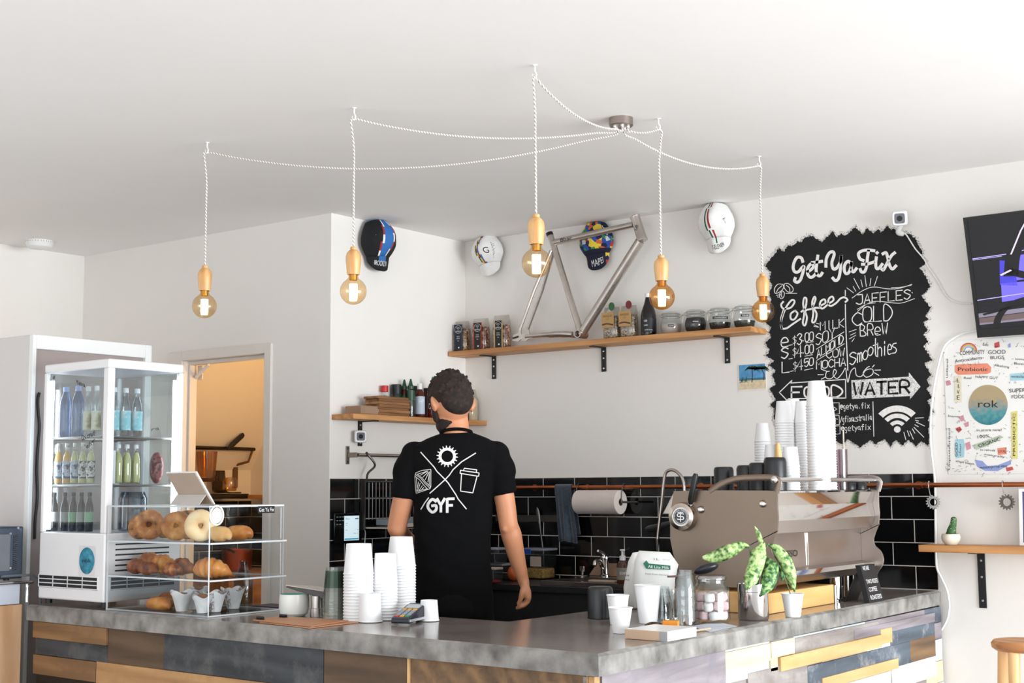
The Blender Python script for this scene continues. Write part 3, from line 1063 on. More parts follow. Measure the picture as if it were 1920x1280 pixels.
# ------------------------------------------------------------------ cycling caps hung along the ceiling line
def cap(name, lab, top, down, side_, out, L_, W, Hd, Vl, mats, band, vband, words=()):
    a, b, n = V(down).normalized(), V(side_).normalized(), V(out).normalized()
    P = V(top)
    t = thing(name, lab, 'cap', P)
    wf = lambda s: W * (0.50 + 0.50 * sin(PI * min(1.0, s * 0.75 + 0.06))) * (1.0 if s < 0.7 else 1 - 0.12 * (s - 0.7) / 0.3)
    hf = lambda s: Hd * (0.28 + 0.72 * sin(PI * min(1.0, s * 0.8 + 0.1)))
    def S(s, ph, off=0.0):
        o = n * off
        dent = 1 - 0.05 * cos(ph * 6 + s * 4)
        return P + a * (s * L_ + 0.012 * (1 - cos(ph)) * (1 - s)) + b * (wf(s) * sin(ph)) + n * (hf(s) * cos(ph) * dent + 0.012) + o
    def Vz(r, ph, off=0.0):
        e = S(1.0, ph)
        return e + a * (Vl * r * max(0.0, cos(ph * 0.96)) ** 0.6) - b * (W * 0.04 * r * sin(ph)) - n * (r * 0.35 * hf(1.0) * cos(ph)) + n * off
    ns, nt = 22, 28
    PH = lambda k: (-1 + 2 * k / nt) * math.radians(88)
    m = MB()
    m.add([S(i / ns, PH(k)) for i in range(ns + 1) for k in range(nt + 1)], [])
    for i in range(ns):
        for k in range(nt):
            q = i * (nt + 1) + k
            m.f.append([q, q + 1, q + nt + 2, q + nt + 1])
            m.m.append(band((i + 0.5) / ns, PH(k + 0.5)))
    m.add([S(0, PH(k)) for k in range(nt + 1)] + [P + n * 0.012 + a * 0.012], [(k + 1, k, nt + 1) for k in range(nt)], band(0, 0))
    cr = m.build('crown', mats, t, sharp=60)
    so = cr.modifiers.new('cloth', 'SOLIDIFY')
    so.thickness = 0.003
    m = MB()
    nv = 8
    m.add([Vz(i / nv, PH(k)) for i in range(nv + 1) for k in range(nt + 1)], [])
    for i in range(nv):
        for k in range(nt):
            q = i * (nt + 1) + k
            m.f.append([q, q + 1, q + nt + 2, q + nt + 1])
            m.m.append(vband((i + 0.5) / nv, PH(k + 0.5)))
    vz = m.build('visor', mats, t, sharp=60)
    so = vz.modifiers.new('cloth', 'SOLIDIFY')
    so.thickness = 0.003
    for (word, where, s0, p0, hh, ww, rot, mt) in words:
        vs, fs, w0 = text2d(word)
        kx, ky = ww / w0, hh / 0.7
        cr_, sr_ = cos(rot), sin(rot)
        q = MB()
        pts = []
        for x_, y_ in vs:
            dx_, dy_ = x_ * kx, (y_ - 0.35) * ky
            lx, ly = dx_ * cr_ - dy_ * sr_, dx_ * sr_ + dy_ * cr_
            if where == 'v':
                ph = p0 + lx / (W * 0.9)
                pts.append(Vz(s0 - ly / Vl, ph, 0.0048))
            else:
                pts.append(S(s0 - ly / L_, p0 + lx / (W * 1.0), 0.0048))
        q.add(pts, fs)
        q.build('lettering', mt, vz if where == 'v' else cr)
    hk = MB().tube(smoothpath([V((P.x, P.y, HC)), V((P.x, P.y, HC - 0.012)), P + V((0, 0, 0.004)) + n * 0.015, P + n * 0.02 - V((0, 0, 0.008))], 4), 0.0022, 6)
    hk.build('hook', WHITE, t)
    return t
CB = mat('cap_black', '0E0F12', 0.85, var=0.15, scale=40)
CW = mat('cap_white', 'E9E8E6', 0.85, var=0.03, scale=40)
CBL, CR, CG, CY, CNV = mat('cap_blue', '2B6CB0', 0.8), mat('cap_red', 'A3262B', 0.8), mat('cap_green', '1F5A3C', 0.8), mat('cap_yellow', 'E2C659', 0.8), mat('cap_navy', '161A33', 0.85)
PATCH = ramp_mat('cap_patches', 'voronoi', [(0.0, 'B5322E'), (0.2, '2C4FA3'), (0.36, 'E5C93C'), (0.5, '2E8A58'), (0.62, '1B2047'), (0.72, 'C9C9C4'), (0.78, 'D0653A'), (0.9, '7B3F8C')], 46, 0.85, const=True)
def b1(s, p):
    p += 0.25 * (s - 0.5)
    x = p + 0.10
    return 1 if abs(x) < 0.24 else (2 if abs(x) < 0.30 else (3 if abs(x) < 0.36 else 0))
tp = on(697, 417, 0, XR + 0.012)
cap('cycling_cap', 'black cycling cap with a blue stripe and BROOKLYN on its peak, on the side wall', (tp.x, tp.y, tp.z), (0, 0.10, -1), (0, 1, 0.06), (1, 0, 0.05), 0.185, 0.105, 0.115, 0.075,
    [CB, CBL, CW, CR], b1, lambda r, p: 1 if (r < 0.35 and abs(p + 0.1) < 0.3) else 0,
    [('BROOKLYN', 'v', 0.5, -0.22, 0.026, 0.115, 0.0, INKW), ('NA', 'c', 0.45, -1.05, 0.022, 0.036, 0.5, INKW)])
def b2(s, p):
    x = p + 0.2 - 0.5 * abs(s - 0.55)
    return {0: 1, 1: 2, 2: 3, 3: 4}.get(int((x + 0.16) / 0.08), 0) if -0.16 <= x < 0.16 else 0
tp = wall(917, 446, 0.012)
cap('cycling_cap', 'white cycling cap with red, yellow and green bands, nearest the wall corner', tp, (0.14, 0, -1), (1, 0, 0.14), (0, -1, 0.05), 0.155, 0.095, 0.095, 0.07,
    [CW, CG, CY, CR, CBL], b2, lambda r, p: 0, [('COLNAGO', 'c', 0.62, 0.95, 0.022, 0.095, -1.5, INKB), ('G', 'c', 0.62, 0.45, 0.032, 0.03, 0.0, INKB)])
tp = wall(1120, 420, 0.012)
cap('cycling_cap', 'patchwork cycling cap in many colours behind the bicycle top tube', tp, (0.06, 0, -1), (1, 0, 0.06), (0, -1, 0.05), 0.165, 0.10, 0.066, 0.085,
    [PATCH, CNV], lambda s, p: 1 if s > 0.86 or (p > 0.75 and s < 0.5) else 0, lambda r, p: 1 if abs(p) < 0.95 else 0,
    [('MAPEI', 'v', 0.55, 0.2, 0.036, 0.10, 0.08, INKW), ('MAPEI', 'c', 0.38, 0.98, 0.028, 0.085, -1.2, INKW)])
def b4(s, p):
    x = p + 0.1 - 0.35 * abs(s - 0.5)
    return 1 if -0.17 < x < -0.07 else (2 if 0.06 < x < 0.16 else 0)
tp = wall(1346, 386, 0.012)
cap('cycling_cap', 'white cycling cap with thin green and red stripes, right of the pendant cords', tp, (0.06, 0, -1), (1, 0, 0.06), (0, -1, 0.05), 0.17, 0.09, 0.105, 0.075,
    [CW, CG, CR], b4, lambda r, p: 1 if (r < 0.4 and 0.12 < p < 0.21) else (2 if (r < 0.4 and 0.29 < p < 0.38) else 0),
    [('7-ELEVEN', 'v', 0.6, 0.25, 0.022, 0.088, 0.05, INKB), ('EVE', 'c', 0.7, -1.05, 0.018, 0.04, 1.1, INKB), ('ELE', 'c', 0.62, 1.0, 0.016, 0.04, -1.0, INKB)])

# ------------------------------------------------------------------ chalk menu painted on the wall
def P1(x, y):
    return 1420 + x / 5.3333, 380 + y / 5.3333
def P2(x, y):
    return 1420 + x / 5.3333, 600 + y / 5.3333
o1 = [(80, 640), (110, 590), (150, 540), (220, 450), (262, 492), (312, 424), (345, 440), (400, 384), (440, 395), (470, 350), (550, 330), (600, 365), (640, 397), (700, 340), (752, 288), (800, 345), (832, 308), (880, 330), (980, 243), (1050, 320), (1100, 254), (1160, 310), (1210, 262), (1235, 300), (1302, 233), (1335, 275), (1360, 258), (1420, 312), (1520, 310), (1580, 358), (1650, 490), (1640, 545), (1690, 595), (1620, 650), (1680, 730), (1725, 830), (1685, 890), (1640, 930), (1680, 985), (1732, 1050), (1680, 1130), (1712, 1165), (1655, 1195)]
o2 = [(1700, 100), (1660, 140), (1705, 215), (1660, 260), (1745, 400), (1670, 430), (1735, 545), (1690, 600), (1722, 650), (1690, 690), (1750, 770), (1700, 800), (1725, 860), (1765, 910), (1718, 960), (1702, 1000), (1745, 1050), (1705, 1090), (1722, 1170), (1710, 1262), (1640, 1205), (1585, 1262), (1510, 1196), (1450, 1250), (1380, 1196), (1330, 1262), (1270, 1190), (1180, 1240), (1130, 1196), (1030, 1272), (900, 1190), (850, 1240), (760, 1190), (600, 1230), (420, 1180), (250, 1200), (200, 1100), (160, 965), (175, 880), (130, 850), (182, 790), (128, 690), (185, 640), (150, 560), (182, 500), (118, 450), (170, 400), (88, 360), (122, 300), (82, 230), (140, 170), (110, 120), (142, 70), (85, 20)]
o1b = [(120, 1110), (138, 980), (120, 900), (150, 830), (118, 770), (140, 700)]
outl = [P1(*p) for p in o1] + [P2(*p) for p in o2] + [P1(*p) for p in o1b]
rj = random.Random(5)
dense = []
for i, p in enumerate(outl):
    q = outl[(i + 1) % len(outl)]
    L_ = math.hypot(q[0] - p[0], q[1] - p[1])
    kk = max(2, int(L_ / 1.6))
    nx, ny = (q[1] - p[1]) / max(L_, .01), -(q[0] - p[0]) / max(L_, .01)
    for j in range(kk):
        f = j / kk
        e = rj.uniform(-1.3, 1.3) if j else 0
        dense.append((p[0] + (q[0] - p[0]) * f + nx * e, p[1] + (q[1] - p[1]) * f + ny * e))
BW = lambda u, v: wall(u, v, 0.0035)
bc = wall(1590, 640)
board = thing('chalk_menu', 'large ragged black chalk menu panel with white lettering on the back wall', 'menu board', (bc.x, YB, bc.z))
pm = MB()
poly = [wall(u, v, 0.003) for u, v in dense]
pm.prism(poly, (0, 0.002, 0))
rj2 = random.Random(9)
for i in range(0, len(dense), 1):                            # dry-brush specks along the ragged rim
    for _ in range(2):
        u, v = dense[i]
        cu, cv = u - 1590, v - 630
        d = math.hypot(cu, cv)
        k = rj2.uniform(0.5, 5.5)
        u, v = u + cu / d * k + rj2.uniform(-1.5, 1.5), v + cv / d * k + rj2.uniform(-1.5, 1.5)
        s_ = rj2.uniform(0.25, 0.7)
        pm.add([wall(u - s_, v, 0.002), wall(u, v - s_, 0.002), wall(u + s_, v, 0.002), wall(u, v + s_ * 1.4, 0.002)], [(0, 1, 2, 3)])
pm.build('painted_panel', mat('chalkboard_black', '111214', 0.85, var=0.35, scale=9), board, smooth=False)

def strokes(name, lines, w, conv, mt=CHALK, n=5, white=None):
    m = MB()
    for ln in lines:
        pts = [conv(*p) for p in ln]
        pts = [(q.x, q.y) for q in smoothpath([(a_, b_, 0) for a_, b_ in pts], n)] if len(pts) > 2 else pts
        m.ribbon(pts, w, BW)
    return m.build(name, mt, board, smooth=False)

GL = {'A': ['00 26 40', '12 32'], 'B': ['00 06 35 23 03', '23 41 30 00'], 'C': ['45 26 04 02 20 41'], 'D': ['00 06 26 44 42 20 00'], 'E': ['46 06 00 40', '03 33'], 'F': ['46 06 00', '03 33'],
      'G': ['45 26 04 02 20 41 43 23'], 'H': ['00 06', '40 46', '03 43'], 'I': ['20 26'], 'J': ['46 41 20 01', '16 46'], 'K': ['00 06', '46 03 40'], 'L': ['06 00 40'], 'M': ['00 06 23 46 40'], 'N': ['00 06 40 46'],
      'O': ['26 05 01 20 41 45 26'], 'R': ['00 06 36 44 33 03', '23 40'], 'S': ['45 26 05 14 33 42 20 01'], 'T': ['06 46', '26 20'], 'W': ['06 10 24 30 46'], 'Y': ['06 23 46', '23 20'], 'P': ['00 06 36 44 33 03'],
      '0': ['26 05 01 20 41 45 26'], '3': ['05 26 45 34 23 42 20 01'], '4': ['30 36 02 42'], '5': ['46 06 03 34 42 20 01'], '$': ['45 26 05 14 33 42 20 01', '27 2:'], '.': ['20 21'], '/': ['00 46'], '-': ['13 33'], '@': ['32 22 13 24 34 32 42 44 25 04 02 20 30'],
      'a': ['34 14 02 11 31 34 40'], 'e': ['02 42 34 14 02 10 40'], 'f': ['46 26 20', '04 44'], 'g': ['34 14 02 11 31 34 3: 1: '], 'i': ['24 20', '26 25'], 'l': ['26 20 30'], 'm': ['00 04', '03 14 23 20', '23 34 43 40'], 'o': ['24 03 01 20 41 43 24'], 'h': ['06 00', '03 24 43 40'],
      'r': ['04 00', '02 24 44'], 's': ['44 14 03 32 41 30 00'], 't': ['26 21 40', '04 44'], 'u': ['04 01 20 41 44', '44 40'], 'x': ['04 40', '44 00'], 'y': ['04 21', '44 1:'], 'n': ['00 04', '03 24 43 40'], 'p': ['04 0:', '04 34 42 30 00'], ' ': []}
def hand(word, p0, p1, h, w, conv=None, skew=0.0, mb=None, fn=None):
    """hand lettering along the baseline p0-p1 (photo pixels on the wall), h tall"""
    m = mb or MB()
    fn = fn or BW
    d = V((p1[0] - p0[0], p1[1] - p0[1]))
    n_ = len(word)
    adv = d / n_
    for i, ch in enumerate(word):
        for ln in GL.get(ch, []):
            pts = []
            for tok in ln.split():
                gx, gy = int(tok[0]), (-2 if tok[1] == ':' else int(tok[1]))
                f = gx / 4 * 0.78 + 0.08 + skew * gy / 6
                pts.append((p0[0] + adv.x * (i + f), p0[1] + adv.y * (i + f) - h * gy / 6))
            if len(pts) > 2:
                pts = [(q.x, q.y) for q in smoothpath([(a_, b_, 0) for a_, b_ in pts], 3)] if ch in 'BCDGJOPRS0359@aefghmnoprstu$' else pts
            m.ribbon(pts, w, fn)
    return m
def letter(name, items, mt=CHALK):
    m = MB()
    for it in items:
        hand(*it, mb=m)
    return m.build(name, mt, board, smooth=False)

strokes('title_lettering', [[(455, 590), (440, 552), (400, 545), (370, 590), (358, 650), (375, 690), (410, 690), (445, 650), (466, 638), (455, 700), (430, 770), (400, 795), (372, 780), (380, 752)],
    [(500, 690), (535, 670), (560, 640), (550, 610), (525, 620), (503, 660), (505, 715), (530, 745), (560, 735), (592, 700)],
    [(605, 528), (595, 600), (588, 680), (605, 725), (630, 728), (650, 700)], [(545, 598), (600, 592), (648, 585)],
    [(685, 640), (690, 560), (720, 502), (755, 490), (768, 520), (745, 600), (760, 660), (795, 650), (835, 580), (838, 525), (833, 620), (826, 700), (810, 760), (780, 778), (752, 750)],
    [(935, 605), (908, 585), (880, 610), (868, 660), (882, 705), (912, 700), (935, 645), (942, 588), (940, 660), (960, 692), (992, 655)],
    [(1170, 480), (1110, 472), (1050, 480), (1012, 508), (1025, 558), (1062, 578)], [(1112, 478), (1100, 560), (1092, 640), (1070, 690), (1040, 690), (1028, 662)], [(1045, 615), (1100, 612), (1165, 592)],
    [(1190, 545), (1184, 600), (1190, 652), (1215, 655), (1250, 612)], [(1194, 496), (1202, 504)],
    [(1252, 512), (1285, 498), (1302, 540), (1320, 620), (1350, 662), (1388, 628)], [(1376, 498), (1340, 530), (1300, 600), (1262, 670), (1244, 662)]], 5.6, P1)
strokes('coffee_lettering', [[(260, 988), (238, 1020), (260, 1058), (330, 1050), (370, 1000), (362, 972), (330, 985), (280, 1060), (240, 1180), (240, 1250), (290, 1255), (350, 1215), (432, 1160)],
    [(262, 1075), (235, 1170), (245, 1260)], [(372, 1080), (335, 1110), (335, 1160), (370, 1165), (402, 1110), (378, 1078)],
    [(440, 1090), (480, 1050), (492, 965), (470, 950), (458, 1010), (470, 1100), (455, 1200), (478, 1225), (496, 1150), (482, 1080), (545, 1060)],
    [(555, 1040), (582, 965), (570, 940), (548, 1000), (560, 1100), (548, 1190), (578, 1185), (592, 1110), (570, 1055), (622, 1050)],
    [(630, 1030), (680, 1000), (670, 965), (635, 985), (625, 1030), (650, 1058), (702, 1020)], [(710, 1010), (760, 975), (750, 938), (715, 960), (710, 1010), (735, 1032), (790, 1000), (830, 958), (870, 945), (902, 970), (880, 992)]], 3.4, P1)
strokes('coffee_bean_drawing', [[(255, 815), (205, 815), (170, 860), (180, 905), (225, 890), (262, 850), (255, 815)], [(245, 830), (210, 860), (190, 895)], [(270, 810), (310, 808), (355, 850), (350, 890), (305, 890), (270, 850), (270, 810)], [(290, 825), (320, 850), (325, 885)],
    [(245, 875), (222, 915), (232, 958), (262, 945), (270, 900), (245, 875)], [(245, 890), (240, 920), (248, 945)], [(190, 925), (240, 918)], [(285, 905), (395, 905)], [(200, 940), (225, 945)]], 1.3, P1)
hl = MB()
strokes('divider_line', [[(880, 875), (880, 930)], [(880, 1015), (885, 1240), (905, 1240 + 435)]], 1.8, P1)
letter('milk_lettering', [('MILK', (1537, 619), (1584, 613), 16, 1.5), ('SOY', (1529, 648), (1567, 634), 21, 1.6), ('ALMOND', (1531, 672), (1582, 641), 15, 1.7), ('COW', (1549, 672), (1585, 667), 15, 1.7), ('MOCHA', (1530, 692), (1587, 685), 15, 1.7)])
strokes('milk_rules', [[(590, 290), (865, 118)], [(595, 402), (870, 235)], [(570, 1220 - 1173), (610, 1240 - 1173)], [(565, 60), (612, 72)], [(590, 30), (618, 38)]], 1.2, P2)
letter('price_lettering', [('e', (1463, 651), (1480, 648), 24, 2.2), ('S', (1464, 673), (1480, 670), 20, 2.2), ('L', (1465, 699), (1482, 697), 20, 2.2), ('$', (1486, 645), (1494, 643), 13, 1.0), ('3', (1494, 647), (1505, 645), 21, 1.9), ('.', (1503, 640), (1509, 639), 12, 1.6), ('00', (1509, 641), (1526, 638), 17, 1.7), ('$', (1486, 667), (1494, 665), 13, 1.0), ('4', (1493, 671), (1505, 668), 22, 1.9), ('.', (1503, 663), (1509, 662), 12, 1.6), ('00', (1509, 664), (1526, 661), 17, 1.7), ('$', (1487, 693), (1495, 691), 13, 1.0), ('4', (1493, 695), (1507, 692), 20, 1.9), ('50', (1508, 688), (1526, 684), 15, 1.7)])
strokes('price_rules', [[(485, 228), (562, 215)], [(475, 360), (552, 345)], [(470, 500), (556, 482)], [(315, 252), (352, 245)], [(315, 388), (352, 382)], [(330, 512), (362, 506)]], 1.2, P2)
letter('jaffles_lettering', [('JAFFLES', (1604, 571), (1709, 560), 18, 1.9)])
strokes('jaffles_banner', [[(948, 952), (1050, 880), (1160, 842), (1300, 860), (1420, 855), (1545, 815)], [(1340, 850), (1430, 845), (1540, 825)], [(1003, 1085), (1100, 1010), (1200, 985), (1350, 1000), (1450, 1000), (1572, 958)], [(1000, 1065), (1090, 1015), (1180, 1000)],
    [(965, 755), (1022, 862)], [(1035, 770), (1052, 840)], [(1075, 728), (1090, 838)], [(1135, 755), (1125, 830)], [(1202, 735), (1170, 830)], [(895, 850), (962, 900)], [(958, 835), (985, 885)], [(1545, 895), (1552, 902)]], 1.2, P1)
letter('cold_brew_lettering', [('C', (1597, 611), (1619, 609), 24, 1.8), ('OLD', (1617, 604), (1675, 600), 29, 1.9), ('BReW', (1612, 630), (1666, 626), 21, 1.7)])
strokes('brew_rays', [[(918, 118), (990, 92)], [(930, 150), (985, 125)], [(918, 188), (985, 150)], [(945, 215), (970, 180)], [(1072, 20), (1155, 15)], [(1180, 138), (1208, 132)]], 1.1, P2)
letter('smoothies_lettering', [('S', (1592, 685), (1607, 681), 23, 2.0), ('mo', (1607, 680), (1628, 672), 26, 1.8), ('o', (1627, 668), (1638, 664), 24, 1.8), ('t', (1636, 672), (1648, 668), 36, 1.8), ('hies', (1645, 669), (1682, 660), 26, 1.7)])
strokes('flourish', [[(720, 510), (690, 520), (688, 575), (740, 582), (790, 520), (770, 492), (758, 550), (800, 582), (850, 530), (882, 478), (893, 560), (906, 622), (925, 540), (945, 498), (978, 480), (990, 550), (1040, 562), (1085, 500), (1150, 490), (1152, 540), (1090, 570), (1058, 530), (1092, 480), (1120, 462)],
    [(640, 490), (690, 510)], [(605, 545), (660, 545)], [(640, 590), (678, 570)], [(1150, 470), (1170, 448)], [(1175, 500), (1232, 498)], [(1170, 525), (1215, 552)]], 1.5, P2)
strokes('food_arrow', [[(882, 592), (335, 628)], [(335, 628), (345, 602)], [(345, 602), (220, 722)], [(220, 722), (305, 812)], [(305, 812), (310, 785)], [(310, 785), (885, 778)], [(885, 778), (882, 592)]], 1.8, P2, n=1)
letter('food_lettering', [('FOOD', (1482, 746), (1582, 744), 21, 3.2)])
ar = MB()
ar.add([wall(*P2(*p), 0.0033) for p in ((940, 600), (1515, 565), (1515, 522), (1632, 665), (1526, 792), (1526, 758), (945, 788))], [(0, 1, 2, 3, 4, 5, 6)])
ao = ar.build('water_arrow', ramp_mat('chalk_fill', 'noise', [(0.30, '3A3A3B'), (0.42, 'C9C6C5'), (0.6, 'E8E6E4')], 190, 0.9), board, smooth=False)
m = MB()
hand('WATER', (1599, 741), (1708, 736), 23, 4.2, mb=m, fn=lambda u, v: wall(u, v, 0.0045))
m.build('water_lettering', mat('chalkboard_black', '111214', 0.85), ao, smooth=False)
letter('handle_lettering', [('@getya.fix', (1575, 767), (1631, 765), 10, 1.1), ('/gfixaustralia', (1575, 792), (1635, 787), 11, 1.1), ('@getyafix', (1577, 808), (1633, 805), 10, 1.1)])
strokes('icon_boxes', [[(752, 828), (818, 825), (822, 935), (756, 945), (752, 828)], [(756, 958), (818, 952), (822, 1042), (760, 1048), (756, 958)], [(775, 1058), (826, 1056), (828, 1135), (780, 1142), (775, 1058)], [(770, 870), (795, 890), (770, 905)], [(800, 990), (780, 985), (780, 1030)], [(1156, 815), (1160, 1000), (1165, 1162)]], 1.4, P2, n=1)
wf = MB()
cx_, cy_ = 1400, 1100
def arc(r0, r1, a0, a1, k=20):
    vs = []
    for i in range(k + 1):
        a = math.radians(a0 + (a1 - a0) * i / k)
        for r in (r0, r1):
            vs.append(BW(*P2(cx_ + r * cos(a), cy_ - r * sin(a) * 0.97)))
    wf.add(vs, [(2 * i, 2 * i + 1, 2 * i + 3, 2 * i + 2) for i in range(k)])
wf.add([BW(*P2(cx_ + 34 * cos(2 * PI * k / 20), 1092 - 32 * sin(2 * PI * k / 20))) for k in range(20)], [tuple(range(20))])
for r0, r1 in ((62, 100), (126, 172), (192, 255)):
    arc(r0, r1, 44, 138)
wf.build('signal_symbol', CHALK, board, smooth=False)
strokes('signal_rays', [[(1465, 1120), (1485, 1195)], [(1500, 1105), (1520, 1160)], [(1525, 1110), (1560, 1190)], [(1550, 1085), (1575, 1130)], [(1565, 1070), (1665, 1170)], [(1575, 1045), (1610, 1065)], [(1590, 1020), (1672, 1058)], [(1580, 1000), (1612, 1008)], [(1580, 980), (1662, 975)]], 1.3, P2)

# ------------------------------------------------------------------ postcard
a, b = wall(1384, 684), wall(1437, 731)
pc = thing('postcard', 'small palm beach postcard stuck on the back wall left of the chalk menu', 'postcard', ((a.x + b.x) / 2, YB, (a.z + b.z) / 2))
MB().box((a.x, YB - 0.002, b.z), (b.x, YB, a.z)).build('card', mat('card_white', 'E4DED4', 0.5), pc)
X0, X1, Z0, Z1 = a.x + 0.006, b.x - 0.001, b.z + 0.008, a.z - 0.002
W_, H_ = X1 - X0, Z1 - Z0
pp = lambda x, y, o=0.0026: V((X0 + x * W_, YB - o, Z0 + y * H_))
q = MB()
q.add([pp(0, .42), pp(1, .42), pp(1, 1), pp(0, 1)], [(0, 1, 2, 3)], 0)
q.add([pp(0, .36), pp(1, .36), pp(1, .44), pp(0, .44)], [(0, 1, 2, 3)], 1)
q.add([pp(0, 0), pp(1, 0), pp(1, .38), pp(0, .38)], [(0, 1, 2, 3)], 2)
pic = q.build('picture', [mat('pc_sky', '4E93C4', 0.4, var=0.25, scale=30), mat('pc_sea', '3B8FA6', 0.4), mat('pc_sand', 'D9C7A6', 0.4, var=0.15, scale=60)], pc, smooth=False)
q = MB()
pq = lambda u, v: pp(u, v, 0.0032)
for (tx, ty, bx, by) in ((0.5, 0.82, 0.48, 0.28), (0.85, 0.8, 0.92, 0.35)):
    q.ribbon([(bx, by), (bx + .03, (by + ty) / 2), (tx, ty)], 0.035, pq, 1)
    for k in range(9):
        an = PI * (k - 1) / 7
        q.ribbon([(tx, ty), (tx + .17 * cos(an), ty + .1 * sin(an) + .02), (tx + .30 * cos(an), ty + .12 * sin(an) - .08)], [0.05, 0.07, 0.01], pq, 0)
for k in range(7):
    q.ribbon([(0.02 + .05 * k, .30), (0.05 + .045 * k, .30 + .10 * (k % 3))], 0.03, pq, 0)
q.build('palm_drawing', [mat('pc_green', '1F4A33', 0.5), mat('pc_trunk', '4A3526', 0.5)], pic, smooth=False)

# ------------------------------------------------------------------ security cameras
def camera_box(name, lab, c, look, size, post):
    t = thing(name, lab, 'security camera', c)
    d = V(look).normalized()
    ax, up, _ = frame(d)
    m = MB()
    s_ = size
    pts = []
    sq = lambda r, e=0.35: [(math.copysign(abs(cos(2 * PI * k / 28)) ** e, cos(2 * PI * k / 28)) * r, math.copysign(abs(sin(2 * PI * k / 28)) ** e, sin(2 * PI * k / 28)) * r) for k in range(28)]
    rings = [(-s_ * 0.7, 0.7), (-s_ * 0.6, 0.92), (0.0, 1.0), (s_ * 0.35, 0.98), (s_ * 0.5, 0.88)]
    vs = [V(c) + d * z_ + ax * x_ * 1.0 + up * y_ for z_, f in rings for x_, y_ in sq(s_ * f)]
    fs = [(i * 28 + k, i * 28 + (k + 1) % 28, (i + 1) * 28 + (k + 1) % 28, (i + 1) * 28 + k) for i in range(4) for k in range(28)]
    fs += [tuple(range(27, -1, -1)), tuple(4 * 28 + k for k in range(28))]
    MB().add(vs, fs).build('housing', WHITE, t)
    f_ = MB().add([V(c) + d * (s_ * 0.51) + ax * x_ + up * y_ for x_, y_ in sq(s_ * 0.66)], [tuple(range(28))])
    f_.build('face_plate', mat('camera_face', '6A6870', 0.2), t, smooth=False)
    MB().lathe([(0, 0.001), (s_ * 0.33, 0.001), (s_ * 0.36, 0)], V(c) + d * (s_ * 0.515), 20, 0, d).build('lens', BLKGL, t)
    if post:
        MB().tube(smoothpath(post, 5), 0.012, 12).build('mount', WHITE, t)
    return t
cc = on(1687, 409, 1, 5.79)
mt_ = wall(1690, 437)
camera_box('security_camera', 'white security camera with a round lens, on top of the chalk menu', cc, (EYE - cc) + V((-0.3, 0, -0.3)), 0.034,
           [cc + V((0.004, 0.005, -0.024)), V((mt_.x, 5.82, mt_.z)), V((mt_.x + 0.005, YB - 0.002, mt_.z - 0.004))])
cb_ = [wall(u, v, 0.009) for u, v in ((1700, 441), (1716, 466), (1732, 485), (1740, 500), (1757, 525), (1775, 555), (1795, 567), (1822, 569))]
MB().tube(smoothpath([mt_ + V((0.01, -0.006, 0))] + cb_, 5), 0.0032, 8).build('camera_cable', WHITE)
tag(bpy.data.objects['camera_cable'], 'thin white cable running from the security camera to the television', 'cable')
c2 = on(676, 818, 0, XR + 0.045)
camera_box('security_camera', 'white square camera with a dark face hanging under the short shelf', c2, (EYE - c2) + V((0.6, 0.3, 0)), 0.031, None)

# ------------------------------------------------------------------ television
bl = on(1833, 633, 1, 5.80)
y_t = 5.80
for k in range(200):
    yy = 5.80 - k * 0.002
    if on(1806, 408, 1, yy).x >= bl.x:
        y_t = yy
        break
tlp = on(1806, 408, 1, y_t)
tv = thing('television', 'black wall television tilted down at the right edge', 'television', (bl.x + 0.48, YB, bl.z))
upv = (V((bl.x, y_t, tlp.z)) - bl)
HT = upv.length
upv.normalize()
rtv = V((1, 0.0, 0))
ntv = rtv.cross(upv).normalized()
if ntv.y > 0:
    ntv = -ntv
WT = HT * 16 / 9
TP = lambda x, y, o=0.0: bl + rtv * (x * WT) + upv * (y * HT) + ntv * o
m = MB()
m.hexa([TP(0, 0, 0), TP(1, 0, 0), TP(1, 1, 0), TP(0, 1, 0)], [TP(0, 0, -0.035), TP(1, 0, -0.035), TP(1, 1, -0.035), TP(0, 1, -0.035)])
m.build('housing', BLKGL, tv, bevel=0.003)
bz = MB()
bw, bh = 0.016 / WT, 0.016 / HT
for (x0_, x1_, y0_, y1_) in ((0, bw, 0, 1), (1 - bw, 1, 0, 1), (bw, 1 - bw, 1 - bh, 1), (bw, 1 - bw, 0, bh * 2.2)):
    bz.hexa([TP(x0_, y0_, 0.0), TP(x1_, y0_, 0.0), TP(x1_, y1_, 0.0), TP(x0_, y1_, 0.0)], [TP(x0_, y0_, 0.004), TP(x1_, y0_, 0.004), TP(x1_, y1_, 0.004), TP(x0_, y1_, 0.004)])
bz.build('bezel', BLACK, tv)
sc = MB().add([TP(bw, bh * 2, 0.001), TP(1 - bw, bh * 2, 0.001), TP(1 - bw, 1 - bh, 0.001), TP(bw, 1 - bh, 0.001)], [(0, 1, 2, 3)]).build('screen', glow('screen_dark', '0B0B12', 0.6), tv, smooth=False)
pic = MB()
e_ = 0.0016
X_ = lambda x: x / WT                                         # metres along the screen
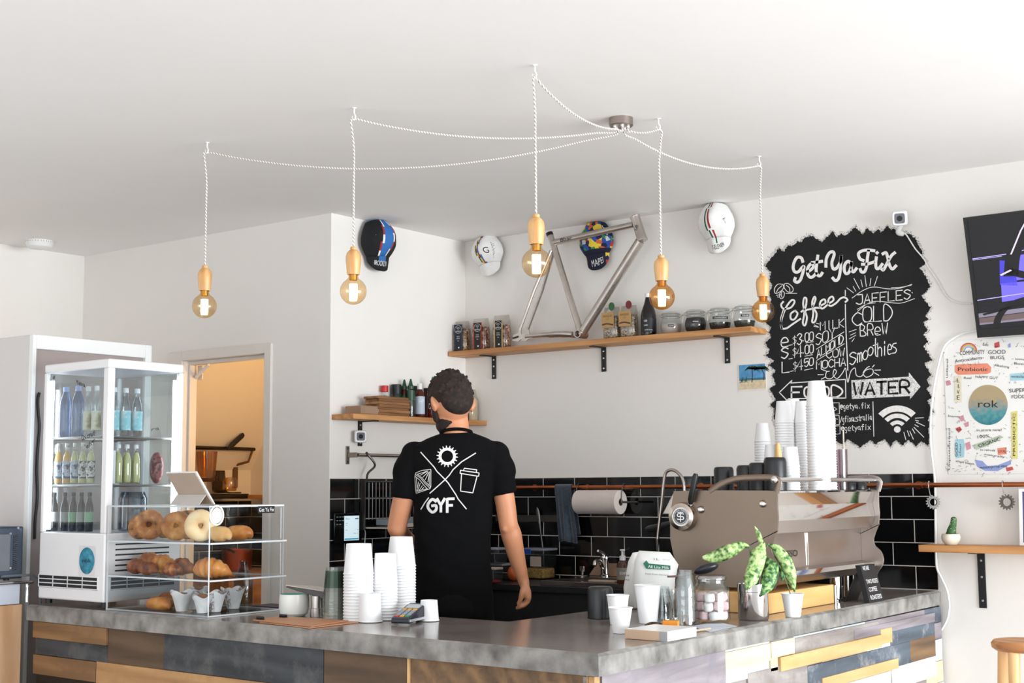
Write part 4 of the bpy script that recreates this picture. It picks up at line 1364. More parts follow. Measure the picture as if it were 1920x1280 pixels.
for pts, k in (([(0.12, .42), (0.19, .40), (0.19, .60), (0.13, .62)], 0), ([(0.12, .28), (0.30, .30), (0.30, .43), (0.125, .43)], 1), ([(0.16, .44), (0.32, .46), (0.32, .66), (0.17, .64)], 1), ([(0.015, .20), (0.40, .235), (0.40, .20), (0.015, .165)], 3),
               ([(0.015, .115), (0.40, .15), (0.40, .195), (0.015, .16)], 4), ([(0.015, .105), (0.40, .125), (0.40, .145), (0.015, .12)], 3), ([(0.36, .3), (0.6, .3), (0.6, .8), (0.4, .8)], 0), ([(0.13, .045), (0.155, .048), (0.155, .062), (0.13, .058)], 5)):
    pic.add([TP(X_(x_), y_, e_) for x_, y_ in pts], [tuple(range(len(pts)))], k)
for pts, w_, k in (([(0.02, .655), (0.17, .665), (0.3, .70)], 0.004, 2), ([(0.02, .645), (0.14, .652)], 0.003, 2), ([(0.02, .31), (0.22, .335), (0.4, .36)], 0.004, 2)):
    pic.ribbon(pts, w_ * 1.4, lambda a_, b_: TP(X_(a_), b_, e_ + 0.0003), k)
k = 6
for pts, w_ in (([(0.30, 1.0), (0.24, .85), (0.19, .66), (0.17, .50)], 0.06), ([(0.17, .52), (0.24, .47), (0.33, .42)], 0.05), ([(0.08, .03), (0.10, .16), (0.16, .26), (0.26, .30), (0.4, .30)], 0.03), ([(0.04, .19), (0.10, .21), (0.2, .25)], 0.016)):
    pic.ribbon([(q.x, q.y) for q in smoothpath([(a_, b_, 0) for a_, b_ in pts], 5)], w_, lambda a_, b_: TP(X_(a_), b_, e_ + 0.0006), k)
for pts, w_ in (([(0.27, .95), (0.23, .84), (0.18, .66)], 0.007), ([(0.17, .53), (0.13, .50)], 0.012)):
    pic.ribbon(pts, w_, lambda a_, b_: TP(X_(a_), b_, e_ + 0.0009), 7)
pic.build('broadcast_picture', [glow('px_indigo', '3432A0', 0.9), glow('px_violet', '5B52C8', 0.9), glow('px_lilac', 'A59BD8', 0.8), glow('px_grey', '6E6878', 0.7), glow('px_brown', '5A4A4A', 0.6), glow('px_amber', 'E0A24A', 1.0), glow('px_black', '07070B', 0.3), glow('px_skin', 'B7ABC4', 0.7)], sc, smooth=False)
MB().box((bl.x + WT / 2 - 0.1, y_t + 0.03, bl.z + 0.12), (bl.x + WT / 2 + 0.1, YB - 0.001, bl.z + 0.34)).build('wall_mount', BLACK, tv)

# ------------------------------------------------------------------ doodle poster
pa, pb = wall(1769, 641), wall(1769, 889)
PW = 0.60
po = thing('poster', 'white poster crowded with coloured doodle words around a round sea picture', 'poster', (pa.x + PW / 2, YB, (pa.z + pb.z) / 2))
sh_ = MB()
rc = 0.035
out_ = [(pa.x, pb.z), (pa.x + PW, pb.z), (pa.x + PW, pa.z)] + [(pa.x + rc - rc * sin(t), pa.z - rc + rc * cos(t)) for t in [PI / 2 * k / 6 for k in range(7)]]
sh_.prism([V((x_, YB - 0.003, z_)) for x_, z_ in out_], (0, 0.0025, 0))
sheet = sh_.build('sheet', mat('poster_white', 'E6E4E0', 0.5, var=0.02), po, smooth=False)
PC = lambda x, y: (1720 + x / 4.265, 620 + y / 4.265)
PWf = lambda u, v: wall(u, v, 0.0042)
PW2 = lambda u, v: wall(u, v, 0.0052)
PCm = {'blue': 'A9BEDA', 'coral': 'E0886E', 'red': 'C0504A', 'yel': 'D9CF7E', 'grn': 'AEBBA6', 'sky': '9FC6D2', 'peri': '8C9BCB', 'pink': 'C98B9A', 'cream': 'D9D2B8', 'org': 'D98A55', 'gold': 'D9B84E'}
cm = {k: mat('poster_' + k, c, 0.6, var=0.06, scale=60) for k, c in PCm.items()}
keys = list(cm)
def blob(pts, col, mb):
    mb.add([PWf(*PC(*p)) for p in pts], [tuple(range(len(pts)))], keys.index(col))
fl = MB()
blob([(300, 275), (330, 268), (560, 260), (590, 290), (588, 330), (560, 345), (330, 352), (300, 330)], 'coral', fl)
blob([(295, 362), (352, 358), (355, 570), (300, 575)], 'cream', fl)
blob([(305, 870), (370, 865), (380, 920), (372, 1010), (310, 1020), (298, 940)], 'sky', fl)
blob([(440, 915), (660, 835), (690, 850), (560, 920), (470, 950)], 'grn', fl)
blob([(640, 938), (710, 930), (715, 985), (645, 992)], 'coral', fl)
blob([(750, 650), (800, 640), (802, 1020), (755, 1025)], 'yel', fl)
blob([(740, 345), (853, 335), (853, 395), (745, 400)], 'sky', fl)
blob([(458, 1030), (520, 1040), (560, 1080), (640, 1075), (745, 1035), (750, 1065), (640, 1122), (540, 1118), (480, 1085)], 'peri', fl)
blob([(305, 780), (340, 765), (358, 790), (330, 815)], 'red', fl)
blob([(225, 400), (262, 395), (270, 430), (235, 440)], 'pink', fl)
blob([(330, 690), (368, 672), (378, 715), (350, 725)], 'pink', fl)
blob([(370, 740), (410, 725), (412, 762), (385, 770)], 'pink', fl)
blob([(382, 900), (420, 885), (430, 940), (395, 955)], 'pink', fl)
blob([(615, 100), (655, 85), (660, 130), (620, 138)], 'red', fl)
blob([(725, 110), (745, 97), (748, 130), (728, 135)], 'peri', fl)
blob([(708, 1095), (760, 1085), (770, 1110), (715, 1125)], 'red', fl)
for k, c in enumerate(('red', 'org', 'gold', 'sky', 'peri')):
    r0 = 68 - k * 8
    fl.add([PWf(*PC(410 + r * cos(PI * i / 14), 160 - r * sin(PI * i / 14) * 0.95)) for i in range(15) for r in (r0, r0 - 7)], [(2 * i, 2 * i + 1, 2 * i + 3, 2 * i + 2) for i in range(14)], keys.index(c))
fl.build('colour_blocks', [cm[k] for k in keys], sheet, smooth=False)
ci = MB().add([PWf(*PC(566 + 156 * cos(2 * PI * k / 48), 592 - 160 * sin(2 * PI * k / 48))) for k in range(48)], [tuple(range(48))])
def sea_mat():
    m, nt, N, L, b = base('sea_picture')
    tc = N.new('ShaderNodeTexCoord')
    sp = N.new('ShaderNodeSeparateXYZ')
    L.new(tc.outputs['Generated'], sp.inputs[0])
    nz = N.new('ShaderNodeTexNoise')
    nz.inputs['Scale'].default_value = 60
    nz.inputs['Detail'].default_value = 8
    L.new(tc.outputs['Object'], nz.inputs['Vector'])
    ma = N.new('ShaderNodeMath')
    ma.operation = 'MULTIPLY_ADD'
    ma.inputs[1].default_value = 0.7
    L.new(nz.outputs['Fac'], ma.inputs[0])
    L.new(sp.outputs[2], ma.inputs[2])
    cr = N.new('ShaderNodeValToRGB')
    e = cr.color_ramp.elements
    e.new(0.5), e.new(0.7)
    for el, (p_, c_) in zip(e, ((0.3, '1F6E7E'), (0.62, '4E8F94'), (0.85, '8C9088'), (1.0, 'A89572'))):
        el.position, el.color = p_, lin(c_)
    L.new(ma.outputs[0], cr.inputs[0])
    L.new(cr.outputs[0], b.inputs['Base Color'])
    b.inputs['Roughness'].default_value = 0.6
    return m
SEA = sea_mat()
cio = ci.build('round_picture', SEA, sheet, smooth=False)
m = MB()
def ptext(s_, x, y, h, w_, ang=0.0, mb=m, fn=PW2):
    vs, fs, ww = text2d(s_)
    ca, sa = cos(math.radians(ang)), sin(math.radians(ang))
    k1, k2 = w_ / ww, h / 0.7
    mb.add([fn(*PC(x + px_ * k1 * ca + py_ * k2 * sa, y + px_ * k1 * -sa * -1 - py_ * k2 * ca)) for px_, py_ in vs], fs)
ptext('rok', 566, 612, 58, 160)
m.build('lettering', INKB, cio, smooth=False)
m = MB()
for a_ in (('Unpasteurised', 262, 945, 16, 330, -90), ('Unfiltered', 246, 300, 16, 150, -90), ('COMMUNITY', 440, 190, 34, 200, -3), ('GOOD', 636, 185, 32, 140, -2), ('BUGS', 640, 225, 26, 110, -2), ('Antioxidants', 410, 240, 26, 220, -8), ('Probiotic', 445, 322, 30, 240, 0), ('Real', 402, 385, 18, 60, 0), ('HAPPY GUT', 555, 382, 20, 180, 4),
           ('Enzymes', 292, 690, 16, 90, 4), ('in store now!', 575, 802, 20, 200, -1), ('100%', 530, 855, 24, 95, -6), ('ORGANIC', 580, 905, 28, 180, -19), ('GOLD', 322, 950, 20, 110, -90), ('COAST', 350, 950, 10, 100, -90), ('LOCAL', 678, 972, 20, 60, -2), ('PRESERVATIVE FREE', 610, 1095, 14, 220, -4), ('EAT', 632, 130, 10, 30, 0),
           ('Eco', 545, 120, 22, 45, 8), ('Immune', 835, 235, 18, 100, 2), ('Boost', 830, 272, 18, 110, 4), ('FERMENTED', 805, 375, 14, 110, 2), ('SUPER', 800, 490, 30, 130, -3), ('FOOD', 810, 540, 28, 110, -2), ('PROBIOTIC', 783, 830, 20, 340, -90), ('B12', 330, 797, 16, 34, -10), ('to refresh', 560, 960, 16, 120, 3), ('naturally', 620, 1005, 16, 160, 8), ('small batch', 380, 1060, 16, 150, 10), ('Alkalising', 675, 290, 18, 120, 8)):
    ptext(*a_, mb=m)
for k, ch in enumerate('LIVE'):
    ptext(ch, 327, 412 + 46 * k, 34, 22 if ch != 'I' else 5, 0, mb=m)
m.build('words', INKB, sheet, smooth=False)
rd = random.Random(21)
m = MB()
for _ in range(420):
    x_, y_ = rd.uniform(205, 1500), rd.uniform(75, 1155)
    if (x_ - 566) ** 2 + (y_ - 592) ** 2 < 185 ** 2:
        continue
    a_ = rd.uniform(0, 2 * PI)
    k = rd.choice((0, 0, 1, 2))
    r = rd.uniform(5, 15)
    if k == 0:
        pts = [(x_ + r * cos(a_) * t, y_ + r * sin(a_) * t) for t in (-0.5, 0.5)]
    elif k == 1:
        pts = [(x_ + r * 0.5 * cos(2 * PI * i / 8), y_ + r * 0.5 * sin(2 * PI * i / 8)) for i in range(9)]
    else:
        pts = [(x_ + r * (t - 1.5) * cos(a_) - (3 if t % 2 else -3) * sin(a_), y_ + r * (t - 1.5) * sin(a_) + (3 if t % 2 else -3) * cos(a_)) for t in range(4)]
    m.ribbon([PC(*p) for p in pts], 0.55, PW2)
m.build('doodles', mat('doodle_grey', '5B5855', 0.6), sheet, smooth=False)
# the thick white cable that runs down beside the poster and under the shelf
cab = [wall(u, v, 0.013) for u, v in ((1838, 618), (1815, 622), (1790, 632), (1770, 650), (1758, 690), (1750, 735), (1745, 785), (1745, 830), (1749, 870), (1753, 905), (1754, 980))]
cab += [wall(u, v, 0.013) for u, v in ((1755, 1040), (1757, 1065), (1766, 1085), (1776, 1108), (1780, 1135), (1776, 1160), (1765, 1180), (1752, 1192), (1748, 1230))]
o = MB().tube(smoothpath(cab, 6), 0.0052, 8).build('white_cable', WHITE)
tag(o, 'white power cable hanging down the wall beside the poster to below the shelf', 'cable')
# ------------------------------------------------------------------ copper rail on the back wall and what hangs from it
RZ = on(1752, 909, 1, 5.80).z
RYY = 5.80
ra = thing('copper_rail', 'long copper pipe rail across the back wall above the tiles', 'rail', (-2.9, RYY, RZ))
MB().tube([(-4.55, RYY, RZ), (-1.1, RYY, RZ)], 0.0105, 14).build('pipe', COPPER, ra)
for u in (1728, 1737, 1102):
    x_ = on(u, 909, 1, RYY).x
    MB().lathe([(0.0106, -0.006), (0.0135, -0.005), (0.0135, 0.005), (0.0106, 0.006)], (x_, RYY, RZ), 16, 0, (1, 0, 0), closed=True).build('coupling', COPPER, ra)
for x_ in (-4.3, -3.3, -2.22, -1.25):
    MB().tube([(x_, RYY, RZ), (x_, YB - 0.008, RZ)], 0.006, 10).lathe([(0, 0), (0.018, 0), (0.018, -0.004), (0, -0.004)], (x_, YB - 0.0075, RZ), 14, 0, (0, 1, 0)).build('wall_mount', COPPER, ra)

def gear(name, lab, u, v, px, th, tone, ang, teeth=15):
    c = on(u, v, 1, RYY)
    r = px * dist(c) / FPX
    t = thing(name, lab, 'cog', c, 0, 'bicycle cogs hung from the copper rail')
    ax = V((sin(ang), -cos(ang), 0))
    A, B, D = frame(ax)
    m = MB()
    po, pi_ = [], []
    for k in range(teeth * 4):
        a = 2 * PI * k / (teeth * 4)
        rr_ = r * (1.0 if k % 4 in (1, 2) else 0.80)
        po.append(V(c) + (A * cos(a) + B * sin(a)) * rr_)
        ri = r * 0.5
        pi_.append(V(c) + (A * cos(a) + B * sin(a)) * ri)
    n = len(po)
    off = D * th
    m.add(po + pi_ + [p + off for p in po] + [p + off for p in pi_], [])
    for k in range(n):
        k2 = (k + 1) % n
        for f in ((k, k2, n + k2, n + k), (2 * n + k2, 2 * n + k, 3 * n + k, 3 * n + k2), (k2, k, 2 * n + k, 2 * n + k2), (n + k, n + k2, 3 * n + k2, 3 * n + k)):
            m.f.append(list(f))
            m.m.append(0)
    m.lathe([(r * 0.50, -0.006), (r * 0.62, -0.006), (r * 0.62, th + 0.006), (r * 0.5, th + 0.006)], c, 28, 0, D, closed=True)
    m.build('cog_ring', tone, t, sharp=30)
    h = MB().tube(smoothpath([(c.x - 0.004, RYY - 0.002, c.z + r * 0.55), (c.x - 0.008, RYY - 0.006, c.z + r), (c.x - 0.012, RYY - 0.014, RZ), (c.x - 0.014, RYY, RZ + 0.0165), (c.x - 0.014, RYY + 0.0165, RZ), (c.x - 0.013, RYY + 0.014, RZ - 0.01)], 5), 0.0018, 8)
    h.build('hook', SCREWM, t)
gear('bicycle_cog', 'bright steel bicycle cog hanging from the rail at the edge of the tiles', 1749, 941, 13.5, 0.010, mat('cog_steel', '7C7976', 0.38, 1.0), 0.55)
gear('bicycle_cog', 'dark bicycle cog hanging from the rail above the cactus shelf', 1888, 941, 15, 0.004, mat('cog_dark', '57524C', 0.35, 1.0), 0.1)

# towel
tl = thing('towel', 'dark blue towel folded over the copper rail beside the paper roll', 'towel', (on(1062, 960, 1, RYY).x, RYY, 1.2))
xl, xr_ = on(1043, 910, 1, RYY).x, on(1073, 910, 1, RYY).x
zb = on(1068, 1016, 1, 5.785).z
m = MB()
prof = [(5.7835, zb + (RZ - zb) * k / 10) for k in range(10)] + [(RYY + 0.0165 * cos(PI - PI * k / 6), RZ + 0.0165 * sin(PI * k / 6)) for k in range(7)] + [(5.8165, RZ - 0.24 * k / 7) for k in range(1, 8)]
nu = 26
for i, (y_, z_) in enumerate(prof):
    f = max(0.0, (RZ - z_) / (RZ - zb))
    for k in range(nu + 1):
        s_ = k / nu
        x_ = xl + (xr_ - xl) * s_ + f * (0.030 + 0.014 * s_)
        fold = (0.010 * sin(s_ * 9.5 + 0.5) + 0.006 * sin(s_ * 21)) * f
        m.v.append(V((x_, y_ + (fold - 0.010 * f if i < 10 else 0.0), z_ + (0.006 * sin(s_ * 5) if i == 0 else 0))))
for i in range(len(prof) - 1):
    for k in range(nu):
        q = i * (nu + 1) + k
        m.f.append([q, q + 1, q + nu + 2, q + nu + 1])
        m.m.append(0)
to = m.build('cloth', mat('towel_blue', '3A4654', 0.95, var=0.3, scale=90, bump=0.5, bscale=260, sheen=0.4), tl, sharp=80)
so = to.modifiers.new('thick', 'SOLIDIFY')
so.thickness = 0.004

# paper towel roll
pc_ = on(1124, 941, 1, 5.775)
xa, xb = on(1084, 940, 1, 5.775).x, on(1164, 940, 1, 5.775).x
pr = thing('paper_towel_roll', 'white paper towel roll hanging under the copper rail', 'paper roll', (pc_.x, 5.775, pc_.z))
R_ = 0.060
m = MB().lathe([(0.019, 0), (R_ - 0.002, 0), (R_, 0.002), (R_, xb - xa - 0.002), (R_ - 0.002, xb - xa), (0.019, xb - xa)], (xa, 5.775, pc_.z), 40, 0, (1, 0, 0), closed=True)
m.build('paper', mat('paper_white', 'DDD2CA', 0.85, var=0.03, scale=60), pr)
MB().lathe([(0.0155, 0.001), (0.0188, 0.001), (0.0188, xb - xa - 0.001), (0.0155, xb - xa - 0.001)], (xa, 5.775, pc_.z), 24, 0, (1, 0, 0), closed=True).build('cardboard_core', mat('core_brown', '7A6552', 0.8), pr)
rh = thing('roll_holder', 'steel rod on wire hooks holding the paper towel roll', 'roll holder', (pc_.x, 5.775, pc_.z))
MB().tube([(xa - 0.03, 5.775, pc_.z), (xb + 0.10, 5.775, pc_.z)], 0.0058, 12).build('rod', DKSTEEL, rh)
for x_ in (xa - 0.012, xb + 0.006):
    MB().tube(smoothpath([(x_, 5.775, pc_.z - 0.008), (x_, 5.769, pc_.z), (x_, 5.775, pc_.z + 0.03), (x_, 5.781, RZ), (x_, RYY, RZ + 0.0175), (x_, RYY + 0.0175, RZ), (x_, RYY + 0.012, RZ - 0.014)], 5), 0.0024, 8).build('hook', DKSTEEL, rh)

# magnetic strip and utensil
a, b = on(962, 965, 1, YB - 0.02), on(1047, 978, 1, YB - 0.02)
ms = MB().box((a.x - 0.12, YB - 0.019, b.z), (b.x + 0.02, YB - 0.0075, a.z)).build('knife_strip', mat('strip_grey', '4B4743', 0.4, 0.6))
tag(ms, 'grey magnetic knife strip on the black tiles', 'knife rack')
u1, u2 = on(1007, 951, 1, 5.834), on(1017, 1026, 1, 5.834)
dd_ = u2 - u1
m = MB()
pts = [u1 + dd_ * t for t in (0, 0.04, 0.15, 0.3, 0.45, 0.55, 0.75, 1.0)]
m.tube(pts, [0.002, 0.007, 0.011, 0.0095, 0.006, 0.004, 0.0045, 0.005], 12, up=V((0, 1, 0)), flat=0.22)
o = m.build('palette_knife', mat('utensil_steel', '8C8884', 0.3, 1.0))
tag(o, 'slim steel spreading knife held upright on the grey magnetic strip', 'utensil')

# ------------------------------------------------------------------ back bench, sink, tubs
ZB = 0.872
bb_ = thing('back_bench', 'black work bench along the tiled back wall behind the barista', 'bench', (-3.8, 5.6, 0))
BT = mat('bench_black', '121214', 0.35, var=0.2)
m = MB()
m.prism([(XR + 0.008, 4.82, ZB - 0.03), (-4.33, 4.82, ZB - 0.03), (-4.33, 5.36, ZB - 0.03), (-2.882, 5.36, ZB - 0.03), (-2.882, YB - 0.009, ZB - 0.03), (XR + 0.008, YB - 0.009, ZB - 0.03)], (0, 0, 0.03))
m.build('bench_top', BT, bb_, bevel=0.002)
m = MB()
m.prism([(XR + 0.008, 4.83, 0.0), (-4.36, 4.83, 0.0), (-4.36, 5.40, 0.0), (-2.89, 5.40, 0.0), (-2.89, YB - 0.009, 0.0), (XR + 0.008, YB - 0.009, 0.0)], (0, 0, ZB - 0.031))
m.build('cabinet', mat('cabinet_dark', '0E0E10', 0.5), bb_)
sk = thing('sink', 'shallow stainless steel sink tray on the back bench', 'sink', (-3.5, 5.6, ZB))
SXa, SXb, SYa, SYb = on(1013, 1097, 1, 5.38).x, -3.05, 5.38, 5.842
zt_ = ZB + 0.024
m = MB()
for (p, q) in (((SXa, SYa), (SXb, SYa + 0.05)), ((SXa, SYb - 0.13), (SXb, SYb)), ((SXa, SYa + 0.05), (SXa + 0.06, SYb - 0.13)), ((SXb - 0.06, SYa + 0.05), (SXb, SYb - 0.13))):
    m.box((p[0], p[1], ZB + 0.001), (q[0], q[1], zt_))
m.box((SXa + 0.06, SYa + 0.05, ZB + 0.001), (SXb - 0.06, SYb - 0.13, ZB + 0.004), 1)
m.build('tray', [mat('sink_steel', '8E8782', 0.22, 1.0, var=0.12), DKSTEEL], sk, bevel=0.002)
fx, fy = place(1079, 1086, zt_).x, 5.775
fa = thing('mixer_tap', 'chrome mixer tap at the back of the sink', 'tap', (fx, fy, zt_))
MB().lathe([(0, 0.001), (0.026, 0.001), (0.026, 0.008), (0.021, 0.012), (0.02, 0.075), (0.024, 0.085), (0.022, 0.1), (0.012, 0.108), (0, 0.109)], (fx, fy, zt_), 22).build('tap_body', CHROME, fa)
MB().tube(smoothpath([(fx, fy - 0.015, zt_ + 0.045), (fx + 0.01, fy - 0.06, zt_ + 0.075), (fx + 0.02, fy - 0.11, zt_ + 0.08), (fx + 0.022, fy - 0.125, zt_ + 0.06)], 5), [0.012] * 10 + [0.0105] * 6, 14).build('spout', CHROME, fa)
MB().tube([(fx, fy, zt_ + 0.105), (fx + 0.004, fy - 0.03, zt_ + 0.122), (fx + 0.008, fy - 0.07, zt_ + 0.13)], [0.009, 0.008, 0.006], 12).build('lever', CHROME, fa)
q = on(1092, 1066, 1, 5.80)
fv = thing('water_filter_tap', 'short chrome knob beside the mixer tap', 'tap', (q.x, 5.80, zt_))
MB().lathe([(0, 0.001), (0.008, 0.001), (0.008, q.z - zt_ - 0.012), (0.015, q.z - zt_ - 0.012), (0.015, q.z - zt_ + 0.014), (0, q.z - zt_ + 0.014)], (q.x, 5.80, zt_), 16).build('knob', CHROME, fv)
p = place(1075, 1098, zt_)
o = MB().box((p.x - 0.075, 5.385, zt_ + 0.001), (p.x + 0.075, 5.425, zt_ + 0.012)).build('sponge_tray', mat('tray_pink', 'B69C8A', 0.4), bevel=0.004)
tag(o, 'small pinkish tray on the front rim of the sink', 'tray')
p = on(1133, 1080, 1, 5.81)
o = MB().hexa([(p.x - 0.085, 5.80, zt_ + 0.002), (p.x + 0.075, 5.80, zt_ + 0.002), (p.x + 0.075, 5.812, zt_ + 0.002), (p.x - 0.085, 5.812, zt_ + 0.002)],
              [(p.x - 0.06, 5.835, zt_ + 0.062), (p.x + 0.075, 5.835, zt_ + 0.062), (p.x + 0.075, 5.846, zt_ + 0.062), (p.x - 0.06, 5.846, zt_ + 0.062)]).build('chopping_board', mat('board_brown', '8A6A55', 0.5, var=0.15))
tag(o, 'brown board leaning on the tiles behind the sink', 'board')
x_, y_, r_, h_ = stand(1168, 1095, 1031, 14, zt_)
bottle('soap_dispenser', 'brown soap bottle with a white pump behind the milk bottle', 'soap dispenser', x_, min(y_, 5.80), zt_, [(0, 0.001), (0.026, 0.001), (0.028, 0.005), (0.028, 0.085), (0.022, 0.1), (0.012, 0.106), (0.012, 0.115)], mat('amber_plastic', '4A2A14', 0.2), WHITE,
       [(0.014, 0.108), (0.014, 0.128), (0.006, 0.130), (0.005, 0.150), (0.012, 0.152), (0.012, 0.158), (0, 0.159)], mat('soap_label', '8A8178', 0.6), (0.02, 0.075, 0.028), words=[('SOAP', 0.045, 0.012, 0.0292, 0.03, 0.0)])

TUB = clear('frosted_tub', 'D3D5DA', 0.09, 0.3)
BLUE = mat('clip_blue', '1F3F8C', 0.4)
def tub(lab, u, vb, vt, w, zs, fill, fh, d=0.10, lidc=None, group=None, paper=False):
    x_, y_, r_, h_ = stand(u, vb, vt, w, zs)
    r_ = w * 0.5 * dist((x_, y_, zs)) / FPX / 0.92
    y_ = min(y_, YB - 0.012 - d / 2)
    t = thing('storage_tub', lab, 'tub', (x_, y_, zs), 0, group)
    hx, hy = r_, d / 2
    m = MB()
    vs = []
    for (f, z_) in ((0.90, 0.001), (0.94, 0.006), (1.0, h_ - 0.012)):
        vs += [(-hx * f, -hy * f, z_), (hx * f, -hy * f, z_), (hx * f, hy * f, z_), (-hx * f, hy * f, z_)]
    m.add(vs, [(3, 2, 1, 0)] + [(i * 4 + k, i * 4 + (k + 1) % 4, i * 4 + 4 + (k + 1) % 4, i * 4 + 4 + k) for i in range(2) for k in range(4)])
    m.build('tub_body', TUB, t, world=False, bevel=0.004)
    MB().box((-hx * 1.05, -hy * 1.05, h_ - 0.012), (hx * 1.05, hy * 1.05, h_)).build('lid', lidc or mat('tub_lid', '7E828C', 0.4), t, world=False, bevel=0.004)
    if fill:
        MB().box((-hx * 0.88, -hy * 0.88, 0.004), (hx * 0.88, hy * 0.88, fh)).build('contents', fill, t, world=False, bevel=0.006)
    if not lidc:
        MB().box((-hx * 0.6, -hy * 1.05 - 0.005, h_ - 0.03), (-hx * 0.0, -hy * 1.05, h_ - 0.002)).build('clip', BLUE, t, world=False, bevel=0.002)
    if paper:
        MB().box((-hx * 0.1, -hy * 1.0 - 0.002, h_ * 0.42), (hx * 0.8, -hy * 0.985, h_ * 0.74)).build('paper_label', mat('label_buff', 'A3968A', 0.8), t, world=False)
    return t
CHEESE = ramp_mat('grated_cheese', 'voronoi', [(0.2, 'B98A36'), (0.5, 'D9AE58'), (0.8, 'EBCB85')], 130, 0.7, 0.7)
tub('large clear tub of grated cheese with a blue clip beside the barista', 1010, 1086, 1027, 50, ZB, CHEESE, 0.055, 0.12, None, 'plastic food tubs on the back bench', True)
t2 = tub('clear tub in the stack behind the barista, under the blue-clipped one', 937, 1088, 1055, 40, ZB, mat('olive_fill', '2C2E22', 0.6), 0.03, 0.11, mat('lid_grey', '77777C', 0.4), 'plastic food tubs on the back bench')
tub('small clear tub with a blue clip on top of another tub behind the barista', 930, 1057, 1026, 28, ZB + zat(t2.location.x, t2.location.y, 1055) - ZB + 0.001, None, 0, 0.09, None, 'plastic food tubs on the back bench')
p = place(927, 1094, ZB)
tub('little tub with a pale lid and red base beside the barista', 927, 1094, 1063, 22, ZB, mat('tub_red', 'B5232A', 0.5), 0.016, 0.06, mat('lid_pale', 'A8968E', 0.5), 'plastic food tubs on the back bench')
x_, y_, r_, h_ = stand(963, 1090, 1060, 20, ZB)
o = MB().ball((x_, y_, ZB + 0.040), (0.032, 0.032, 0.039)).build('tomato', mat('tomato_orange', 'B5501E', 0.35))
tag(o, 'orange round fruit behind the barista\'s forearm', 'fruit')

# ------------------------------------------------------------------ side wall: rail, plate rack, order screen
wr = thing('wall_rail', 'steel rail with a bracket on the side wall left of the barista', 'rail', (XR, 5.0, 1.5))
pl_ = on(651, 853, 0, XR)
zr_ = pl_.z
xw = XR + 0.065
y0_, y1_ = pl_.y, 5.62
MB().tube([(xw, y0_ + 0.01, zr_), (xw, y1_, zr_)], 0.009, 12).build('rod', STEEL, wr)
for y_ in (y0_, y1_):
    m = MB()
    m.box((XR + 0.0005, y_ - 0.012, zr_ - 0.045), (XR + 0.005, y_ + 0.012, zr_ + 0.045))
    m.box((XR + 0.005, y_ - 0.005, zr_ - 0.012), (xw, y_ + 0.005, zr_ + 0.012))
    br = m.build('bracket', mat('bracket_steel', '8A8178', 0.4, 1.0), wr, bevel=0.001)
    for dz_ in (-0.034, 0.034):
        MB().lathe([(0, 0.002), (0.006, 0.0015), (0.007, 0)], (XR + 0.005, y_, zr_ + dz_), 12, 0, (1, 0, 0)).build('screw', DKSTEEL, br)
ry0 = on(684, 900, 0, XR + 0.03).y
rk = thing('plate_rack', 'steel wire plate rack on the tiled side wall behind the barista', 'rack', (XR, 5.2, 1.15))
zt2 = on(690, 903, 0, XR + 0.03).z
zb2 = 1.155
m = MB()
for k in range(22):
    y_ = ry0 + 0.03 + k * 0.026
    m.tube([(XR + 0.03, y_, zt2), (XR + 0.03, y_, zb2 + 0.03)], 0.0024, 6, cap=False)
m.tube([(XR + 0.03, ry0, zt2), (XR + 0.03, ry0 + 0.62, zt2)], 0.004, 8)
m.tube([(XR + 0.03, ry0, (zt2 + zb2) / 2 + 0.03), (XR + 0.03, ry0 + 0.62, (zt2 + zb2) / 2 + 0.03)], 0.003, 8)
m.build('wire_grid', DKSTEEL, rk)
MB().box((XR + 0.012, ry0 - 0.012, zb2 - 0.02), (XR + 0.042, ry0 - 0.006, zt2 + 0.01)).build('end_plate', mat('plate_steel', '6E6A66', 0.35, 1.0), rk)
m = MB()
m.box((XR + 0.012, ry0 - 0.005, zb2 - 0.012), (XR + 0.21, ry0 + 0.62, zb2 - 0.006))
m.box((XR + 0.205, ry0 - 0.005, zb2 - 0.014), (XR + 0.21, ry0 + 0.62, zb2 + 0.012))
m.build('drip_tray', mat('tray_white', 'C2B6AC', 0.4), rk)
MB().tube(smoothpath([(xw, on(687, 853, 0, xw).y, zr_ + 0.012), (xw + 0.012, on(687, 853, 0, xw).y, zr_), (XR + 0.09, ry0 + 0.01, zr_ - 0.05), (XR + 0.06, ry0 - 0.009, zr_ - 0.09), (XR + 0.05, ry0 - 0.009, zt2)], 4), 0.006, 8).build('hanger', DKSTEEL, rk)
y_ = ry0 + 0.12
o = MB().box((XR + 0.06, ry0 + 0.05, zb2 + 0.002), (XR + 0.17, ry0 + 0.30, zb2 + 0.034)).build('serving_tray', mat('tray_bluegrey', '7F8A92', 0.4), bevel=0.003)
tag(o, 'blue-grey tray lying in the plate rack', 'tray')
for k in range(3):
    o = MB().lathe([(0, 0), (0.05, 0), (0.072, 0.008), (0.073, 0.011), (0.05, 0.004), (0, 0.004)], (XR + 0.122, ry0 + 0.44, zb2 + 0.002 + k * 0.014), 28).build('plate', mat('plate_dark', '26282B', 0.3))
    tag(o, 'dark plate stacked in the rack behind the barista\'s left arm', 'plate', 'dark plates in the rack')
a, b = on(627, 962, 0, XR + 0.02), on(678, 1017, 0, XR + 0.02)
ts = thing('order_screen', 'black wall tablet showing a white order docket on the side tiles', 'tablet', (XR, (a.y + b.y) / 2, b.z))
MB().box((XR + 0.0085, a.y, b.z), (XR + 0.022, b.y, a.z)).build('housing', BLKGL, ts, bevel=0.003)
s1, s2 = on(645.5, 967, 0, XR + 0.0225), on(673, 1012, 0, XR + 0.0225)
